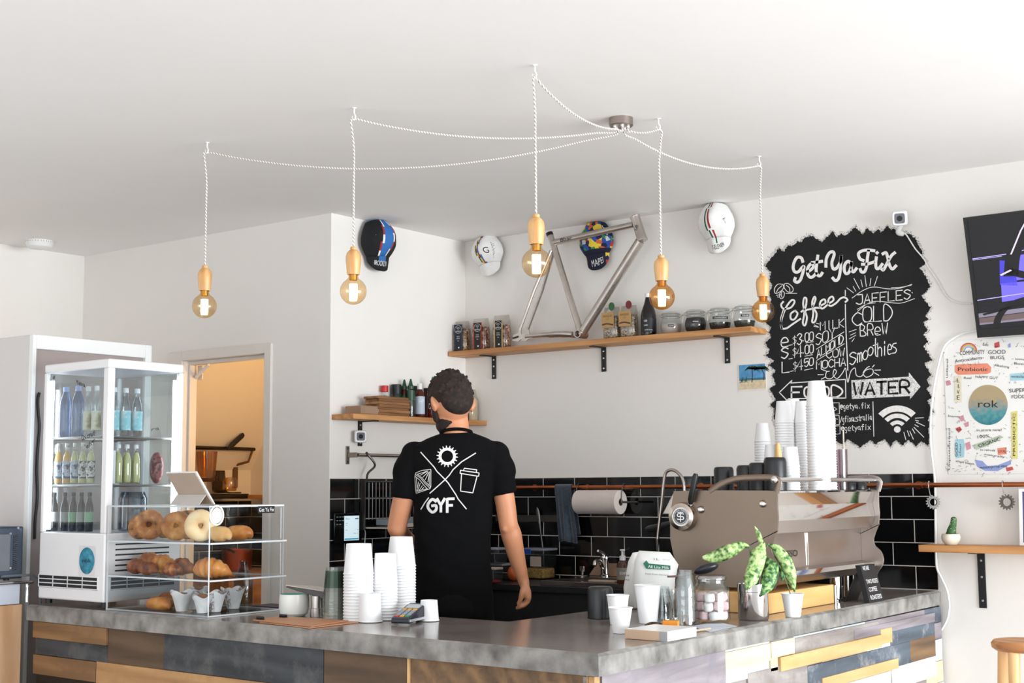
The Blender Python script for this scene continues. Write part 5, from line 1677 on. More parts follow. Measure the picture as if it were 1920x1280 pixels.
XS = XR + 0.0226
DY = s2.y - s1.y
sc_ = MB().add([(XS, s1.y, s2.z), (XS, s2.y, s2.z), (XS, s2.y, s1.z), (XS, s1.y, s1.z)], [(0, 1, 2, 3)]).build('docket', glow('docket_white', 'C6DBE2', 0.55), ts, smooth=False)
m = MB()
HZ = s1.z - s2.z
sq_ = lambda y0, y1, z0, z1, k: m.add([(XS + 0.0006, s1.y + DY * y0, s2.z + HZ * z0), (XS + 0.0006, s1.y + DY * y1, s2.z + HZ * z0), (XS + 0.0006, s1.y + DY * y1, s2.z + HZ * z1), (XS + 0.0006, s1.y + DY * y0, s2.z + HZ * z1)], [(0, 1, 2, 3)], k)
sq_(0.03, 0.97, 0.03, 0.09, 0)
sq_(0.73, 0.95, 0.86, 0.90, 1)
for y0, y1, z0 in ((0.07, 0.25, 0.9), (0.07, 0.4, 0.86), (0.08, 0.22, 0.7), (0.08, 0.2, 0.62), (0.08, 0.22, 0.42), (0.62, 0.8, 0.28), (0.85, 0.95, 0.28), (0.85, 0.95, 0.42)):
    sq_(y0, y1, z0, z0 + 0.012, 1)
m.build('docket_lines', [glow('docket_teal', '2F8FA6', 0.5), mat('docket_ink', '3C4A55', 0.5)], sc_, smooth=False)
m = MB()
for k in range(8):
    y_ = a.y + 0.012 + 0.02 * (k % 3)
    z_ = a.z - 0.02 - 0.018 * (k // 3)
    m.add([(XS, y_, z_), (XS, y_ + 0.012, z_), (XS, y_ + 0.012, z_ + 0.003), (XS, y_, z_ + 0.003)], [(0, 1, 2, 3)])
m.build('menu_lines', glow('menu_grey', '6F8088', 0.4), ts, smooth=False)
cpts = [on(u, v, 0, XR + 0.014) for u, v in ((679, 985), (683, 990), (685, 1000), (684, 1015), (683, 1045), (684, 1075))]
o = MB().tube(smoothpath(cpts, 5), 0.0028, 8).build('charging_cable', WHITE)
tag(o, 'thin white charging cable below the order screen', 'cable')
p = on(637, 1066, 0, XR + 0.10)
o = MB().box((XR + 0.02, 4.835, ZB + 0.001), (XR + 0.14, 4.91, ZB + 0.075)).build('knife_block', mat('block_dark', '2E2C2B', 0.5), bevel=0.004)
tag(o, 'dark grey box on the bench below the order screen', 'box')

# ------------------------------------------------------------------ things on the short shelf
def syy(u, x):
    return on(u, 775, 0, x).y
y0_ = syy(668, SX - 0.02)
bw_ = [wood('serving_board_%d' % k, c1, c2, 1, 0.6, 12.0) for k, (c1, c2) in enumerate((('6B4527', '9A6A41'), ('7E5431', 'AD7C4E'), ('5E3C23', '875B37')))]
z_ = ZS2 + 0.001
for k in range(7):
    h_ = (0.012, 0.014, 0.011, 0.015, 0.012, 0.014, 0.012)[k]
    dx, dy = (0.0, 0.004, -0.003, 0.002, 0.006, -0.002, 0.003)[k], (0.0, 0.006, -0.004, 0.008, 0.0, 0.005, -0.006)[k]
    o = MB().box((XR + 0.052, y0_ + 0.14 + dy, z_), (SX - 0.002 + dx * 0.3, y0_ + 0.37 + dy, z_ + h_)).build('serving_board', bw_[k % 3], bevel=0.001)
    lb = ('brown serving board, lowest of the stack on the short shelf', 'brown serving board, second from the bottom of the stack on the short shelf', 'brown serving board, third from the bottom of the stack on the short shelf', 'brown serving board, middle of the stack on the short shelf',
          'brown serving board, third from the top of the stack on the short shelf', 'brown serving board, second from the top of the stack on the short shelf', 'brown serving board, topmost of the stack on the short shelf')[k]
    tag(o, lb, 'board', 'serving boards stacked on the short shelf')
    z_ += h_ + 0.0006
yb_ = syy(690, SX - 0.02)
o = MB().box((XR + 0.035, 4.87, ZS2 + 0.001), (SX - 0.004, 5.005, ZS2 + 0.042)).build('wood_block', mat('block_buff', '9C7E66', 0.7, var=0.08), bevel=0.004)
tag(o, 'pale brown block at the left end of the short shelf', 'block')
Y_ = lambda u, x: on(u, 760, 0, x).y
XBk, XFr = XR + 0.026, XR + 0.085
DG, LG = mat('sauce_green', '1F4A33', 0.35), mat('lime_green', '1E8A5E', 0.4)
BRN = mat('sauce_brown', '4A1E10', 0.15)
SRI = mat('sriracha_red', '5A1712', 0.15)
bottle('shaker_bottle', 'clear shaker bottle with a red cap behind the serving boards', 'bottle', XBk, Y_(721, XBk), ZS2, [(0, 0.001), (0.02, 0.001), (0.021, 0.1), (0.019, 0.125), (0.017, 0.13)], GLASS, mat('cap_bright_red', 'C4161C', 0.4), [(0.019, 0.128), (0.019, 0.158), (0.016, 0.161), (0, 0.161)], fill=SEED, fillprof=[(0, 0.004), (0.017, 0.004), (0.017, 0.11), (0, 0.112)])
for u, lab in ((742, 'green jar with a black lid behind the serving boards'), (778, 'green jar with a black lid between the sauce bottles')):
    bottle('spread_jar', lab, 'jar', XBk + 0.004, Y_(u, XBk), ZS2, [(0, 0.001), (0.026, 0.001), (0.027, 0.006), (0.027, 0.12), (0.024, 0.126)], mat('jar_green', '17352A', 0.25), BLACK, [(0.0275, 0.122), (0.0275, 0.168), (0.025, 0.171), (0, 0.171)], mat('jar_label', '8A7A4A', 0.6), (0.05, 0.09, 0.027), 'black-lidded jars')
for u, x_, lab in ((758, XBk + 0.012, 'green squeeze bottle with a dark green nozzle above the serving boards'), (770, XFr, 'slim bottle with a green nozzle at the end of the board stack')):
    bottle('squeeze_bottle', lab, 'bottle', x_, Y_(u, x_), ZS2, [(0, 0.001), (0.02, 0.001), (0.021, 0.006), (0.021, 0.12), (0.016, 0.145), (0.014, 0.15)], BRN if u == 758 else clear('pale_bottle', 'B9C0B8', 0.1, 0.1), DG, [(0.016, 0.148), (0.0165, 0.162), (0.011, 0.17), (0.006, 0.192), (0.004, 0.2), (0, 0.2)], DG, (0.09 if u == 770 else 0.04, 0.14 if u == 770 else 0.115, 0.0208))
bottle('sauce_bottle', 'brown sauce bottle with a blue and white label beside the barista\'s head', 'bottle', XFr, Y_(787, XFr), ZS2, [(0, 0.001), (0.024, 0.001), (0.026, 0.006), (0.026, 0.11), (0.022, 0.13), (0.013, 0.15), (0.012, 0.165)], BRN, WHITE, [(0.0135, 0.15), (0.0135, 0.178), (0.012, 0.181), (0, 0.181)],
       mat('sauce_label', 'B9C7D6', 0.5), (0.02, 0.112, 0.026), words=[('HP', 0.075, 0.022, 0.0272, 0.03, 0.35)])
bottle('chilli_bottle', 'red chilli sauce bottle with a bright green nozzle, half behind the barista\'s head', 'bottle', XFr, Y_(811, XFr), ZS2, [(0, 0.001), (0.028, 0.001), (0.03, 0.008), (0.03, 0.13), (0.02, 0.155), (0.015, 0.16)], SRI, LG, [(0.018, 0.155), (0.019, 0.178), (0.012, 0.185), (0.005, 0.215), (0.003, 0.222), (0, 0.222)], words=[('CHILLI', 0.05, 0.03, 0.0312, 0.045, 0.0)])
bottle('slim_bottle', 'dark slim bottle between the label bottle and the chilli bottle', 'bottle', XBk + 0.005, Y_(797, XBk), ZS2, [(0, 0.001), (0.02, 0.001), (0.021, 0.1), (0.012, 0.135), (0.011, 0.15)], BRN, BLACK, [(0.0125, 0.148), (0.0125, 0.165), (0, 0.166)])
yy_ = Y_(893, XR + 0.07)
fb = thing('flour_bag', 'clear plastic bag of pale flour at the right end of the short shelf', 'bag', (XR + 0.075, min(yy_, 5.80), ZS2))
bagform(MB(), 0.085, 0.07, 0.17, 0.72).build('film', BAGF, fb, world=False)
bagform(MB(), 0.08, 0.065, 0.125, 0.9, 0, 0.05).build('flour', mat('flour', 'CFC3A4', 0.9, var=0.1, scale=30), fb, world=False)

# ------------------------------------------------------------------ right shelf: cactus, picture frame; stool
x_, y_, r_, h_ = stand(1783, 1022, 998, 38, ZR)
y_ = max(min(y_, 5.80), 5.745)
x_ = on(1783, 1010, 1, y_).x
ca = thing('potted_cactus', 'small spiny cactus in a round white pot on the right shelf', 'potted cactus', (x_, y_, ZR))
MB().lathe([(0, 0.001), (0.024, 0.001), (0.036, 0.016), (0.040, 0.032), (0.036, 0.046), (0.034, 0.046), (0.035, 0.034), (0, 0.034)], (0, 0, 0), 28).build('pot', mat('pot_cream', 'E4DBCB', 0.4), ca, world=False)
MB().lathe([(0, 0.042), (0.033, 0.041), (0.033, 0.036), (0, 0.036)], (0, 0, 0), 20).build('soil', mat('soil', '4A3A2E', 0.95, bump=0.5), ca, world=False)
m = MB()
P_ = [V((0.002, 0, 0.04)), V((0.004, 0, 0.06)), V((0.012, 0, 0.085)), V((0.016, 0, 0.11)), V((0.017, 0, 0.118))]
m.tube(smoothpath(P_, 3), [0.019, 0.0195, 0.0195, 0.019, 0.017, 0.0155, 0.014, 0.013, 0.0125, 0.012, 0.011, 0.008, 0.003], 16)
m.tube(smoothpath([(-0.012, 0.002, 0.04), (-0.008, 0.002, 0.056), (0.0, 0.002, 0.07)], 3), [0.010, 0.011, 0.010, 0.009, 0.007, 0.005, 0.003], 12)
cs = m.build('cactus_body', mat('cactus_green', '35602F', 0.6, var=0.2, scale=60), ca, world=False)
sp_ = MB()
rs_ = random.Random(4)
for k in range(84):
    t = rs_.random()
    z_ = 0.044 + 0.07 * t
    cx = 0.004 + 0.012 * t
    rr_ = 0.0195 - 0.008 * t
    a = rs_.uniform(0, 2 * PI)
    p = V((cx + rr_ * cos(a), rr_ * sin(a), z_))
    sp_.ball(p, 0.0013, 0, 5, 3)
sp_.build('spines', mat('spine', 'DCD8B8', 0.7), ca, world=False)['kind'] = 'stuff'
fp = on(1914, 1021, 1, 5.80)
ftop = on(1914, 916, 1, 5.80).z
fr_ = thing('picture_frame', 'white-framed dark poster standing on the right shelf, cut by the picture edge', 'picture frame', (fp.x + 0.15, 5.80, ZR))
m = MB()
fw, fh = 0.30, ftop - ZR - 0.002
lean = 0.018
FPt = lambda x, z, o=0.0: V((fp.x + x, 5.80 + lean * z / fh - o, ZR + 0.002 + z))
for (xa_, xb_, za_, zb_) in ((0, 0.012, 0, fh), (fw - 0.012, fw, 0, fh), (0.012, fw - 0.012, 0, 0.012), (0.012, fw - 0.012, fh - 0.012, fh)):
    m.hexa([FPt(xa_, za_), FPt(xb_, za_), FPt(xb_, zb_), FPt(xa_, zb_)], [FPt(xa_, za_, 0.014), FPt(xb_, za_, 0.014), FPt(xb_, zb_, 0.014), FPt(xa_, zb_, 0.014)])
m.build('frame', WHITE, fr_)
pn = MB().add([FPt(0.01, 0.01, 0.004), FPt(fw - 0.01, 0.01, 0.004), FPt(fw - 0.01, fh - 0.01, 0.004), FPt(0.01, fh - 0.01, 0.004)], [(0, 1, 2, 3)]).build('print', mat('print_navy', '1E1C2C', 0.4), fr_, smooth=False)
m = MB()
m.text('far ride', FPt(fw / 2, fh * 0.68, 0.005), (1, 0, 0), (0, 0, 1), 0.028, 0, 0.12)
m.add([FPt(0.014, 0.014, 0.005), FPt(0.022, 0.014, 0.005), FPt(0.022, fh - 0.014, 0.005), FPt(0.014, fh - 0.014, 0.005)], [(0, 1, 2, 3)], 1)
m.build('lettering', [INKW, mat('print_violet', '4A3A72', 0.4)], pn, smooth=False)

sc0 = deep(1921, 1204, 4.55)
sx_, sy_ = sc0.x + 0.0, sc0.y
zt3 = zat(sx_, sy_, 1199)
st = thing('wooden_stool', 'round wooden stool at the bottom right corner', 'stool', (sx_, sy_, 0))
SW, LW = wood('stool_seat', 'A2683A', 'C98F5C', 0, 0.4, 7.0), wood('stool_leg', 'C9945E', 'E2B680', 2, 0.45, 7.0)
rs0 = 58 * 4.55 / FPX
rs0 = max(rs0, 0.105)
MB().lathe([(0, -0.035), (rs0 - 0.012, -0.035), (rs0, -0.026), (rs0 + 0.002, -0.012), (rs0 - 0.006, -0.002), (rs0 * 0.6, -0.004), (0, -0.006)], (sx_, sy_, zt3), 48).build('seat', SW, st)
for k in range(4):
    a = PI / 4 + k * PI / 2 + 0.62
    t_, b_ = V((sx_ + rs0 * 0.72 * cos(a), sy_ + rs0 * 0.72 * sin(a), zt3 - 0.033)), V((sx_ + rs0 * 1.15 * cos(a), sy_ + rs0 * 1.15 * sin(a), 0.001))
    MB().tube([t_, b_], [0.019, 0.016], 14).build('leg', LW, st)
for k in range(4):
    a, b = PI / 4 + k * PI / 2 + 0.62, PI / 4 + (k + 1) * PI / 2 + 0.62
    z_ = 0.22 + 0.06 * (k % 2)
    f = 1.15 - 0.43 * z_ / zt3
    MB().tube([(sx_ + rs0 * f * cos(a), sy_ + rs0 * f * sin(a), z_), (sx_ + rs0 * f * cos(b), sy_ + rs0 * f * sin(b), z_)], 0.009, 10).build('stretcher', LW, st)

# ------------------------------------------------------------------ inside the little kitchen
KR = KX + 0.12
kr = thing('kitchen_rail', 'black rail with a folded bracket on the sloping wall inside the doorway', 'rail', (KR, 5.4, 1.55))
za_ = on(362, 838, 0, KR).z
yb2 = on(477, 842, 0, KR).y
yb2 = min(yb2, 5.82)
MB().tube([(KR, 4.95, za_), (KR, yb2, za_ - 0.004)], 0.011, 12).build('rod', mat('rail_dark', '3A3028', 0.35, 0.8), kr)
m = MB()
m.tube([(KR, yb2 - 0.01, za_), (KR - 0.02, yb2 - 0.03, za_ - 0.08), (KX + 0.012, yb2 - 0.05, za_ - 0.10)], 0.008, 8)
m.box((KX + 0.001, yb2 - 0.07, za_ - 0.24), (KX + 0.012, yb2 - 0.035, za_ - 0.08))
m.build('bracket', mat('bracket_brown', '6B4A30', 0.4), kr)
jy = on(388, 860, 0, KR + 0.02).y
jt = on(388, 843, 0, KR).z
bj = thing('blender_jug', 'clear blender jug hanging upside down on the rail inside the doorway', 'jug', (KR + 0.02, jy, jt - 0.16))
pj = [(0.06, 0.155), (0.061, 0.15), (0.052, 0.0), (0.05, 0.0), (0.058, 0.15)]
MB().lathe([(0.050, 0.0), (0.062, 0.155), (0.060, 0.155), (0.0485, 0.002)], (KR + 0.02, jy, jt - 0.165), 24).build('glass', clear('jug_plastic', 'E8C9A0', 0.12, 0.05), bj)
MB().lathe([(0, 0), (0.045, 0), (0.05, 0.012), (0.05, 0.024), (0, 0.024)], (KR + 0.02, jy, jt - 0.19), 20).build('base_collar', mat('collar_brown', '4A2A18', 0.4), bj)
k0, k1 = on(428, 840, 0, KR + 0.035), on(457, 814, 0, KR + 0.035)
o = MB().tube([k0, k0.lerp(k1, 0.2), k0.lerp(k1, 0.9), k1], [0.010, 0.018, 0.017, 0.012], 10, up=V((1, 0, 0)), flat=0.4).build('tongs', BLACK)
tag(o, 'black handled tongs leaning over the rail inside the doorway', 'tongs')
ksh = MB().box((-6.44, 5.62, on(470, 931, 1, 5.62).z - 0.012), (-5.6, YB - 0.008, on(470, 931, 1, 5.62).z + 0.012)).build('kitchen_shelf', OAK, bevel=0.002)
tag(ksh, 'brown wooden shelf in the far corner inside the doorway', 'shelf')
kz = on(430, 925, 0, KX + 0.12).z
rk2 = thing('dish_rack', 'black wire dish rack inside the doorway under the rail', 'rack', (KX + 0.12, 5.5, kz))
yA, yB_ = on(398, 905, 0, KX + 0.06).y, min(on(462, 905, 0, KX + 0.06).y, 5.6)
ztk = on(430, 883, 0, KX + 0.06).z
m = MB()
WD = mat('rack_wire', '3B2A1C', 0.4, 0.5)
for k in range(15):
    y_ = yA + (yB_ - yA) * k / 14
    m.tube(smoothpath([(KX + 0.05, y_, ztk), (KX + 0.06, y_, kz + 0.05), (KX + 0.08, y_, kz + 0.01), (KX + 0.2, y_, kz + 0.005)], 3), 0.0028, 6)
m.tube([(KX + 0.05, yA, ztk), (KX + 0.05, yB_, ztk)], 0.004, 8)
m.tube([(KX + 0.2, yA, kz + 0.005), (KX + 0.2, yB_, kz + 0.005)], 0.004, 8)
m.build('wire_frame', WD, rk2)
MB().box((KX + 0.01, yA - 0.02, kz - 0.03), (KX + 0.24, yB_ + 0.03, kz - 0.001)).build('drip_tray', mat('tray_black', '16120F', 0.3), rk2, bevel=0.004)
gy = on(428, 915, 0, KX + 0.13).y
gj = thing('glass_jar', 'upturned glass jar in the dish rack inside the doorway', 'jar', (KX + 0.14, gy, kz + 0.016))
MB().lathe([(0.040, 0.016), (0.045, 0.03), (0.045, 0.08), (0.035, 0.095), (0, 0.098)], (KX + 0.14, gy, kz), 24).build('glass', clear('kitchen_glass', 'E9C99A', 0.2, 0.03), gj)
kb = MB().box((KX + 0.01, YD + 0.35, 0.0), (KX + 0.62, YB - 0.01, 0.86)).build('kitchen_bench', wood('kitchen_bench_wood', '8A5A30', 'B8824E', 1, 0.5, 7.0), bevel=0.003)
tag(kb, 'wooden kitchen bench inside the doorway', 'bench')
py_, pz_ = on(444, 1075, 0, KX + 0.3).y, 0.86
po_ = thing('copper_pot', 'copper saucepan on the bench inside the doorway', 'pot', (KX + 0.3, min(py_, 5.6), 0.861))
MB().lathe([(0, 0), (0.075, 0), (0.085, 0.012), (0.09, 0.13), (0.087, 0.13), (0.08, 0.014), (0, 0.008)], (0, 0, 0), 28).build('pan', mat('pot_copper', 'C0582A', 0.28, 0.9), po_, world=False)
MB().tube([(0.05, -0.07, 0.115), (0.12, -0.16, 0.135), (0.16, -0.22, 0.14)], 0.008, 8).build('handle', BLACK, po_, world=False)
# door closer arm in the head of the doorway
dc = thing('door_closer', 'white door closer arm in the top left of the doorway', 'door closer', (dl + 0.05, YD + 0.08, dz - 0.06))
m = MB()
m.box((dl + 0.018, YD + 0.08, dz - 0.10), (dl + 0.055, YD + 0.089, dz - 0.022))
m.build('closer_body', TRIMP, dc, bevel=0.002)
MB().tube([(dl + 0.03, YD + 0.06, dz - 0.085), (dl + 0.14, YD + 0.055, dz - 0.024)], 0.010, 8).build('arm', TRIMP, dc)
# ------------------------------------------------------------------ countertop display fridge
FX0, FX1, FY0, FY1 = -4.852, -4.429, 3.246, 3.612
fz0, fz1 = ZC + 0.006, 1.848
fg = zat(FX1, FY0, 1000)
fr = thing('display_fridge', 'white glass-sided countertop fridge full of bottled drinks', 'fridge', ((FX0 + FX1) / 2, (FY0 + FY1) / 2, ZC))
FW = mat('fridge_white', 'E6E5E6', 0.35, var=0.01)
m = MB()
m.box((FX0, FY0, fz0 + 0.02), (FX1, FY1, fg))
m.build('base_cabinet', FW, fr, bevel=0.006)
m = MB()
for (x_, y_) in ((FX0 + 0.03, FY0 + 0.03), (FX1 - 0.03, FY0 + 0.03), (FX0 + 0.03, FY1 - 0.03), (FX1 - 0.03, FY1 - 0.03)):
    MB().lathe([(0, 0), (0.014, 0), (0.014, 0.02), (0, 0.02)], (x_, y_, fz0), 14).build('foot', BLACK, fr)
m = MB()
m.box((FX0, FY0, fz1 - 0.035), (FX1, FY1, fz1))
m.build('top_frame', FW, fr, bevel=0.006)
pz0, pz1 = fg, fz1 - 0.035
for (x_, y_, w_) in ((FX1, FY0, 0.032), (FX0, FY0, 0.018), (FX1, FY1, 0.022), (FX0, FY1, 0.018)):
    xa_, xb_ = (x_ - w_, x_) if x_ == FX1 else (x_, x_ + w_)
    ya_, yb_ = (y_, y_ + w_) if y_ == FY0 else (y_ - w_, y_)
    MB().box((xa_, ya_, pz0), (xb_, yb_, pz1)).build('corner_post', FW, fr, bevel=0.004)
FG = clear('fridge_glass', 'F3F7F8', 0.06)
MB().box((FX0 + 0.018, FY0 + 0.005, pz0), (FX1 - 0.032, FY0 + 0.008, pz1)).build('glass_pane', FG, fr)
MB().box((FX1 - 0.008, FY0 + 0.032, pz0), (FX1 - 0.005, FY1 - 0.022, pz1)).build('glass_pane', FG, fr)
MB().box((FX0 + 0.018, FY1 - 0.008, pz0), (FX1 - 0.022, FY1 - 0.005, pz1)).build('glass_pane', FG, fr)
MB().box((FX0 + 0.005, FY0 + 0.018, pz0), (FX0 + 0.008, FY1 - 0.018, pz1)).build('glass_pane', FG, fr)
shz = [zat(FX1, FY0, 817), zat(FX1, FY0, 909)]
for z_ in shz:
    m = MB()
    for k in range(13):
        y_ = FY0 + 0.03 + (FY1 - FY0 - 0.06) * k / 12
        m.tube([(FX0 + 0.02, y_, z_), (FX1 - 0.02, y_, z_)], 0.0022, 6)
    for x_ in (FX0 + 0.02, FX1 - 0.02, (FX0 + FX1) / 2):
        m.tube([(x_, FY0 + 0.02, z_ - 0.003), (x_, FY1 - 0.02, z_ - 0.003)], 0.004, 6)
    for y_ in (FY0 + 0.02, FY1 - 0.02):
        m.tube([(FX0 + 0.02, y_, z_), (FX1 - 0.02, y_, z_)], 0.004, 6)
    m.build('wire_shelf', STEEL, fr)
LED = glow('led_white', 'EEF4FF', 16.0)
for (x_, y_) in ((FX0 + 0.024, FY0 + 0.024), (FX1 - 0.016, FY1 - 0.034)):
    m = MB()
    m.box((x_ - 0.005, y_ - 0.005, fg + 0.01), (x_ + 0.005, y_ + 0.005, pz1 - 0.03))
    m.build('light_strip', LED, fr)
# ventilation slots, right side and front
SLOT = mat('slot_dark', '1B1C1F', 0.7)
m = MB()
for k in range(6):
    z_ = fz0 + 0.235 - k * 0.020
    m.box((FX1 - 0.001, FY0 + 0.05, z_), (FX1 + 0.0012, FY1 - 0.06, z_ + 0.006))
m.build('vent_slots', SLOT, fr)
m = MB()
m.box((FX1 - 0.001, FY0 + 0.03, fz0 + 0.065), (FX1 + 0.0008, FY1 - 0.03, fz0 + 0.115))
m.box((FX0 + 0.004, FY0 - 0.0008, fz0 + 0.065), (FX1 - 0.035, FY0 + 0.001, fz0 + 0.115))
gr_ = m.build('grille_opening', SLOT, fr)
m = MB()
for k in range(4):
    z_ = fz0 + 0.066 + k * 0.0155
    m.box((FX1, FY0 + 0.03, z_), (FX1 + 0.003, FY1 - 0.03, z_ + 0.0035))
    m.box((FX0 + 0.004, FY0 - 0.003, z_), (FX1 - 0.035, FY0, z_ + 0.0035))
for k in range(5):
    y_ = FY0 + 0.03 + (FY1 - FY0 - 0.06) * k / 4
    m.box((FX1, y_ - 0.0015, fz0 + 0.066), (FX1 + 0.003, y_ + 0.0015, fz0 + 0.115))
    x_ = FX0 + 0.004 + (FX1 - FX0 - 0.04) * k / 4
    m.box((x_ - 0.0015, FY0 - 0.003, fz0 + 0.066), (x_ + 0.0015, FY0, fz0 + 0.115))
m.build('grille', FW, gr_)
c = on(163, 1051, 1, FY0 - 0.001)
e = on(178, 1080, 1, FY0 - 0.001)
hw, hh = abs(e.x - c.x), abs(c.z - e.z)
stk = MB().box((c.x - hw, FY0 - 0.0014, c.z - hh), (c.x + hw, FY0 - 0.0004, c.z + hh)).build('sticker', mat('sticker_grey', 'D9D6D6', 0.5), fr)
rr_ = min(hw, hh) * 0.92
sp = MB().add([V((c.x + rr_ * cos(2 * PI * k / 40), FY0 - 0.0018, c.z + hh * 0.9 * sin(2 * PI * k / 40))) for k in range(40)], [tuple(range(40))]).build('sticker_picture', ramp_mat('sticker_sea', 'noise', [(0.3, '1D5E78'), (0.5, '2F86A0'), (0.7, '5FA9B8')], 30, 0.5), stk, smooth=False)
m = MB().text('rok', (c.x, FY0 - 0.0024, c.z - 0.006), (1, 0, 0), (0, 0, 1), 0.014, 0, hw * 1.1)
m.build('sticker_word', INKB, stk, smooth=False)
m = MB()
hand('Coconut', (153, 826), (178, 815), 9, 1.0, mb=m, fn=lambda u, v: on(u, v, 1, FY0 + 0.0045))
hand('water', (158, 845), (178, 828), 8, 1.0, mb=m, fn=lambda u, v: on(u, v, 1, FY0 + 0.0045))
hand('iced', (92, 716), (107, 706), 7, 1.0, mb=m, fn=lambda u, v: on(u, v, 1, FY0 + 0.0045))
hand('tea', (142, 718), (160, 726), 7, 1.0, mb=m, fn=lambda u, v: on(u, v, 1, FY0 + 0.0045))
hand('raw', (284, 808), (306, 804), 6, 0.9, mb=m, fn=lambda u, v: on(u, v, 0, FX1 - 0.0045))
m.build('handwriting', INKB, fr, smooth=False)

def drink(lab, u, plane, val, zs, h, w, body, capm, labm, lz, group, fillc=None, words=None, shape='round'):
    p = on(u, 850, plane, val)
    r = w * 0.5 * dist((p.x, p.y, zs)) / FPX
    if shape == 'water':
        prof = [(0, 0.002), (r * 0.8, 0.001), (r, 0.01), (r * 0.96, h * 0.2), (r, h * 0.28), (r * 0.95, h * 0.36), (r, h * 0.44), (r, h * 0.62), (r * 0.85, h * 0.75), (r * 0.5, h * 0.87), (r * 0.42, h * 0.9), (r * 0.42, h * 0.94)]
    else:
        prof = [(0, 0.002), (r * 0.9, 0.001), (r, 0.006), (r, h * 0.58), (r * 0.92, h * 0.66), (r * 0.55, h * 0.80), (r * 0.48, h * 0.86), (r * 0.48, h * 0.94)]
    rc = prof[-1][0]
    return bottle('drink_bottle', lab, 'bottle', p.x, p.y, zs, prof, body, capm, [(rc * 1.05, h * 0.90), (rc * 1.12, h * 0.905), (rc * 1.12, h * 0.99), (rc * 0.95, h), (0, h)], labm, (lz[0] * h, lz[1] * h, r), group, words=words, n=18,
                  fill=fillc, fillprof=[(0, 0.006), (r * 0.85, 0.006), (r * 0.92, 0.012), (r * 0.92, h * 0.56), (r * 0.8, h * 0.68), (r * 0.4, h * 0.8), (0, h * 0.8)] if fillc else None)
BLW = clear('blue_pet', 'B9CDEC', 0.12, 0.05)
CLR = clear('clear_pet', 'EEF3F4', 0.12, 0.04)
CAPB, CAPW_ = mat('cap_paleblue', '9DB4E0', 0.4), mat('cap_clearwhite', 'E6E9EC', 0.4)
z1_, z2_, z3_ = shz[0] + 0.0045, shz[1] + 0.0045, fg + 0.002
YL, XRt = FY0 + 0.058, FX1 - 0.062
g1, g2, g3 = 'bottled drinks on the top fridge shelf', 'bottled juices on the middle fridge shelf', 'dark bottles on the fridge floor'
for u, l in ((121, 'pale blue water bottle, leftmost on the top fridge shelf'), (144, 'pale blue water bottle, second from the left on the top fridge shelf')):
    drink(l, u, 1, YL, z1_, 0.205, 24, BLW, CAPB, None, (0, 0), g1, shape='water')
LBG, LBT = ramp_mat('label_gold', 'noise', [(0.45, 'DAD6C4'), (0.55, '8F8455'), (0.7, 'B79A5A')], 14, 0.5), ramp_mat('label_teal', 'noise', [(0.4, 'DCE8EA'), (0.52, '8CC7D2'), (0.7, 'BFE0E4')], 14, 0.5)
for u, l in ((163, 'clear bottle with a gold label on the top fridge shelf, next to the blue bottles'), (179, 'clear bottle with a gold label on the top fridge shelf, beside the corner post')):
    drink(l, u, 1, YL, z1_, 0.20, 17, CLR, CAPW_, LBG, (0.12, 0.5), g1)
for u, l in ((212, 'clear bottle with a teal label on the top shelf, nearest the corner post'), (233, 'clear bottle with a teal label on the top shelf, middle of the right-hand three'), (255, 'clear bottle with a teal label on the top shelf, rightmost of the three')):
    drink(l, u, 0, XRt, z1_, 0.19, 20, CLR, CAPW_, LBT, (0.12, 0.52), g1, words=[('rok', 0.07, 0.012, 0.0265, 0.02, 0.0)])
JY, JP = mat('juice_yellow', 'E0AE3C', 0.25, var=0.08), mat('juice_pale', 'D5D39A', 0.25, var=0.05)
LB1, LB2 = ramp_mat('label_blueprint', 'noise', [(0.42, '2B3E63'), (0.55, 'C7CCD2'), (0.7, '7F8FA5')], 60, 0.5), ramp_mat('label_mono', 'noise', [(0.45, '2A2C30'), (0.55, 'D6D6D0'), (0.7, '9FA0A0')], 70, 0.5)
GPL = clear('juice_glass', 'F6F6F0', 0.12, 0.04)
for u, f, lb, l in ((110, JY, LB1, 'yellow juice bottle, leftmost on the middle fridge shelf'), (126, JY, LB1, 'yellow juice bottle, second on the middle fridge shelf'), (141, JP, LB1, 'pale juice bottle with a grey label beside the yellow ones'), (156, JP, LB2, 'pale juice bottle with a black printed label on the middle shelf'), (171, JP, LB2, 'pale juice bottle beside the corner post, middle shelf front')):
    drink(l, u, 1, YL, z2_, 0.165, 15.5, GPL, mat('cap_steel', 'BDBBB5', 0.3, 0.8), lb, (0.14, 0.56), g2, f)
for u, l in ((222, 'pale juice bottle right of the corner post, first of three'), (238, 'pale juice bottle right of the corner post, second of three'), (255, 'pale juice bottle right of the corner post, third of three')):
    drink(l, u, 0, XRt, z2_, 0.155, 16.5, GPL, CAPW_, None, (0, 0), g2, JP)
p = on(206, 850, 0, XRt)
o = MB().box((p.x - 0.02, p.y - 0.014, z2_), (p.x + 0.02, p.y + 0.014, z2_ + 0.13)).build('milk_carton', WHITE, bevel=0.002)
tag(o, 'white carton on the middle fridge shelf behind the corner post', 'carton')
p = on(297, 850, 0, XRt + 0.01)
o = MB().ball((p.x - 0.01, p.y, z2_ + 0.064), (0.035, 0.024, 0.064), 0, 14, 10).build('berry_pack', ramp_mat('berries', 'voronoi', [(0.2, '5A2A2A'), (0.5, '8C4A48'), (0.8, 'A8746E')], 90, 0.4))
tag(o, 'packet of dark red berries at the right of the middle fridge shelf', 'packet')
DB = mat('dark_drink', '17120F', 0.15)
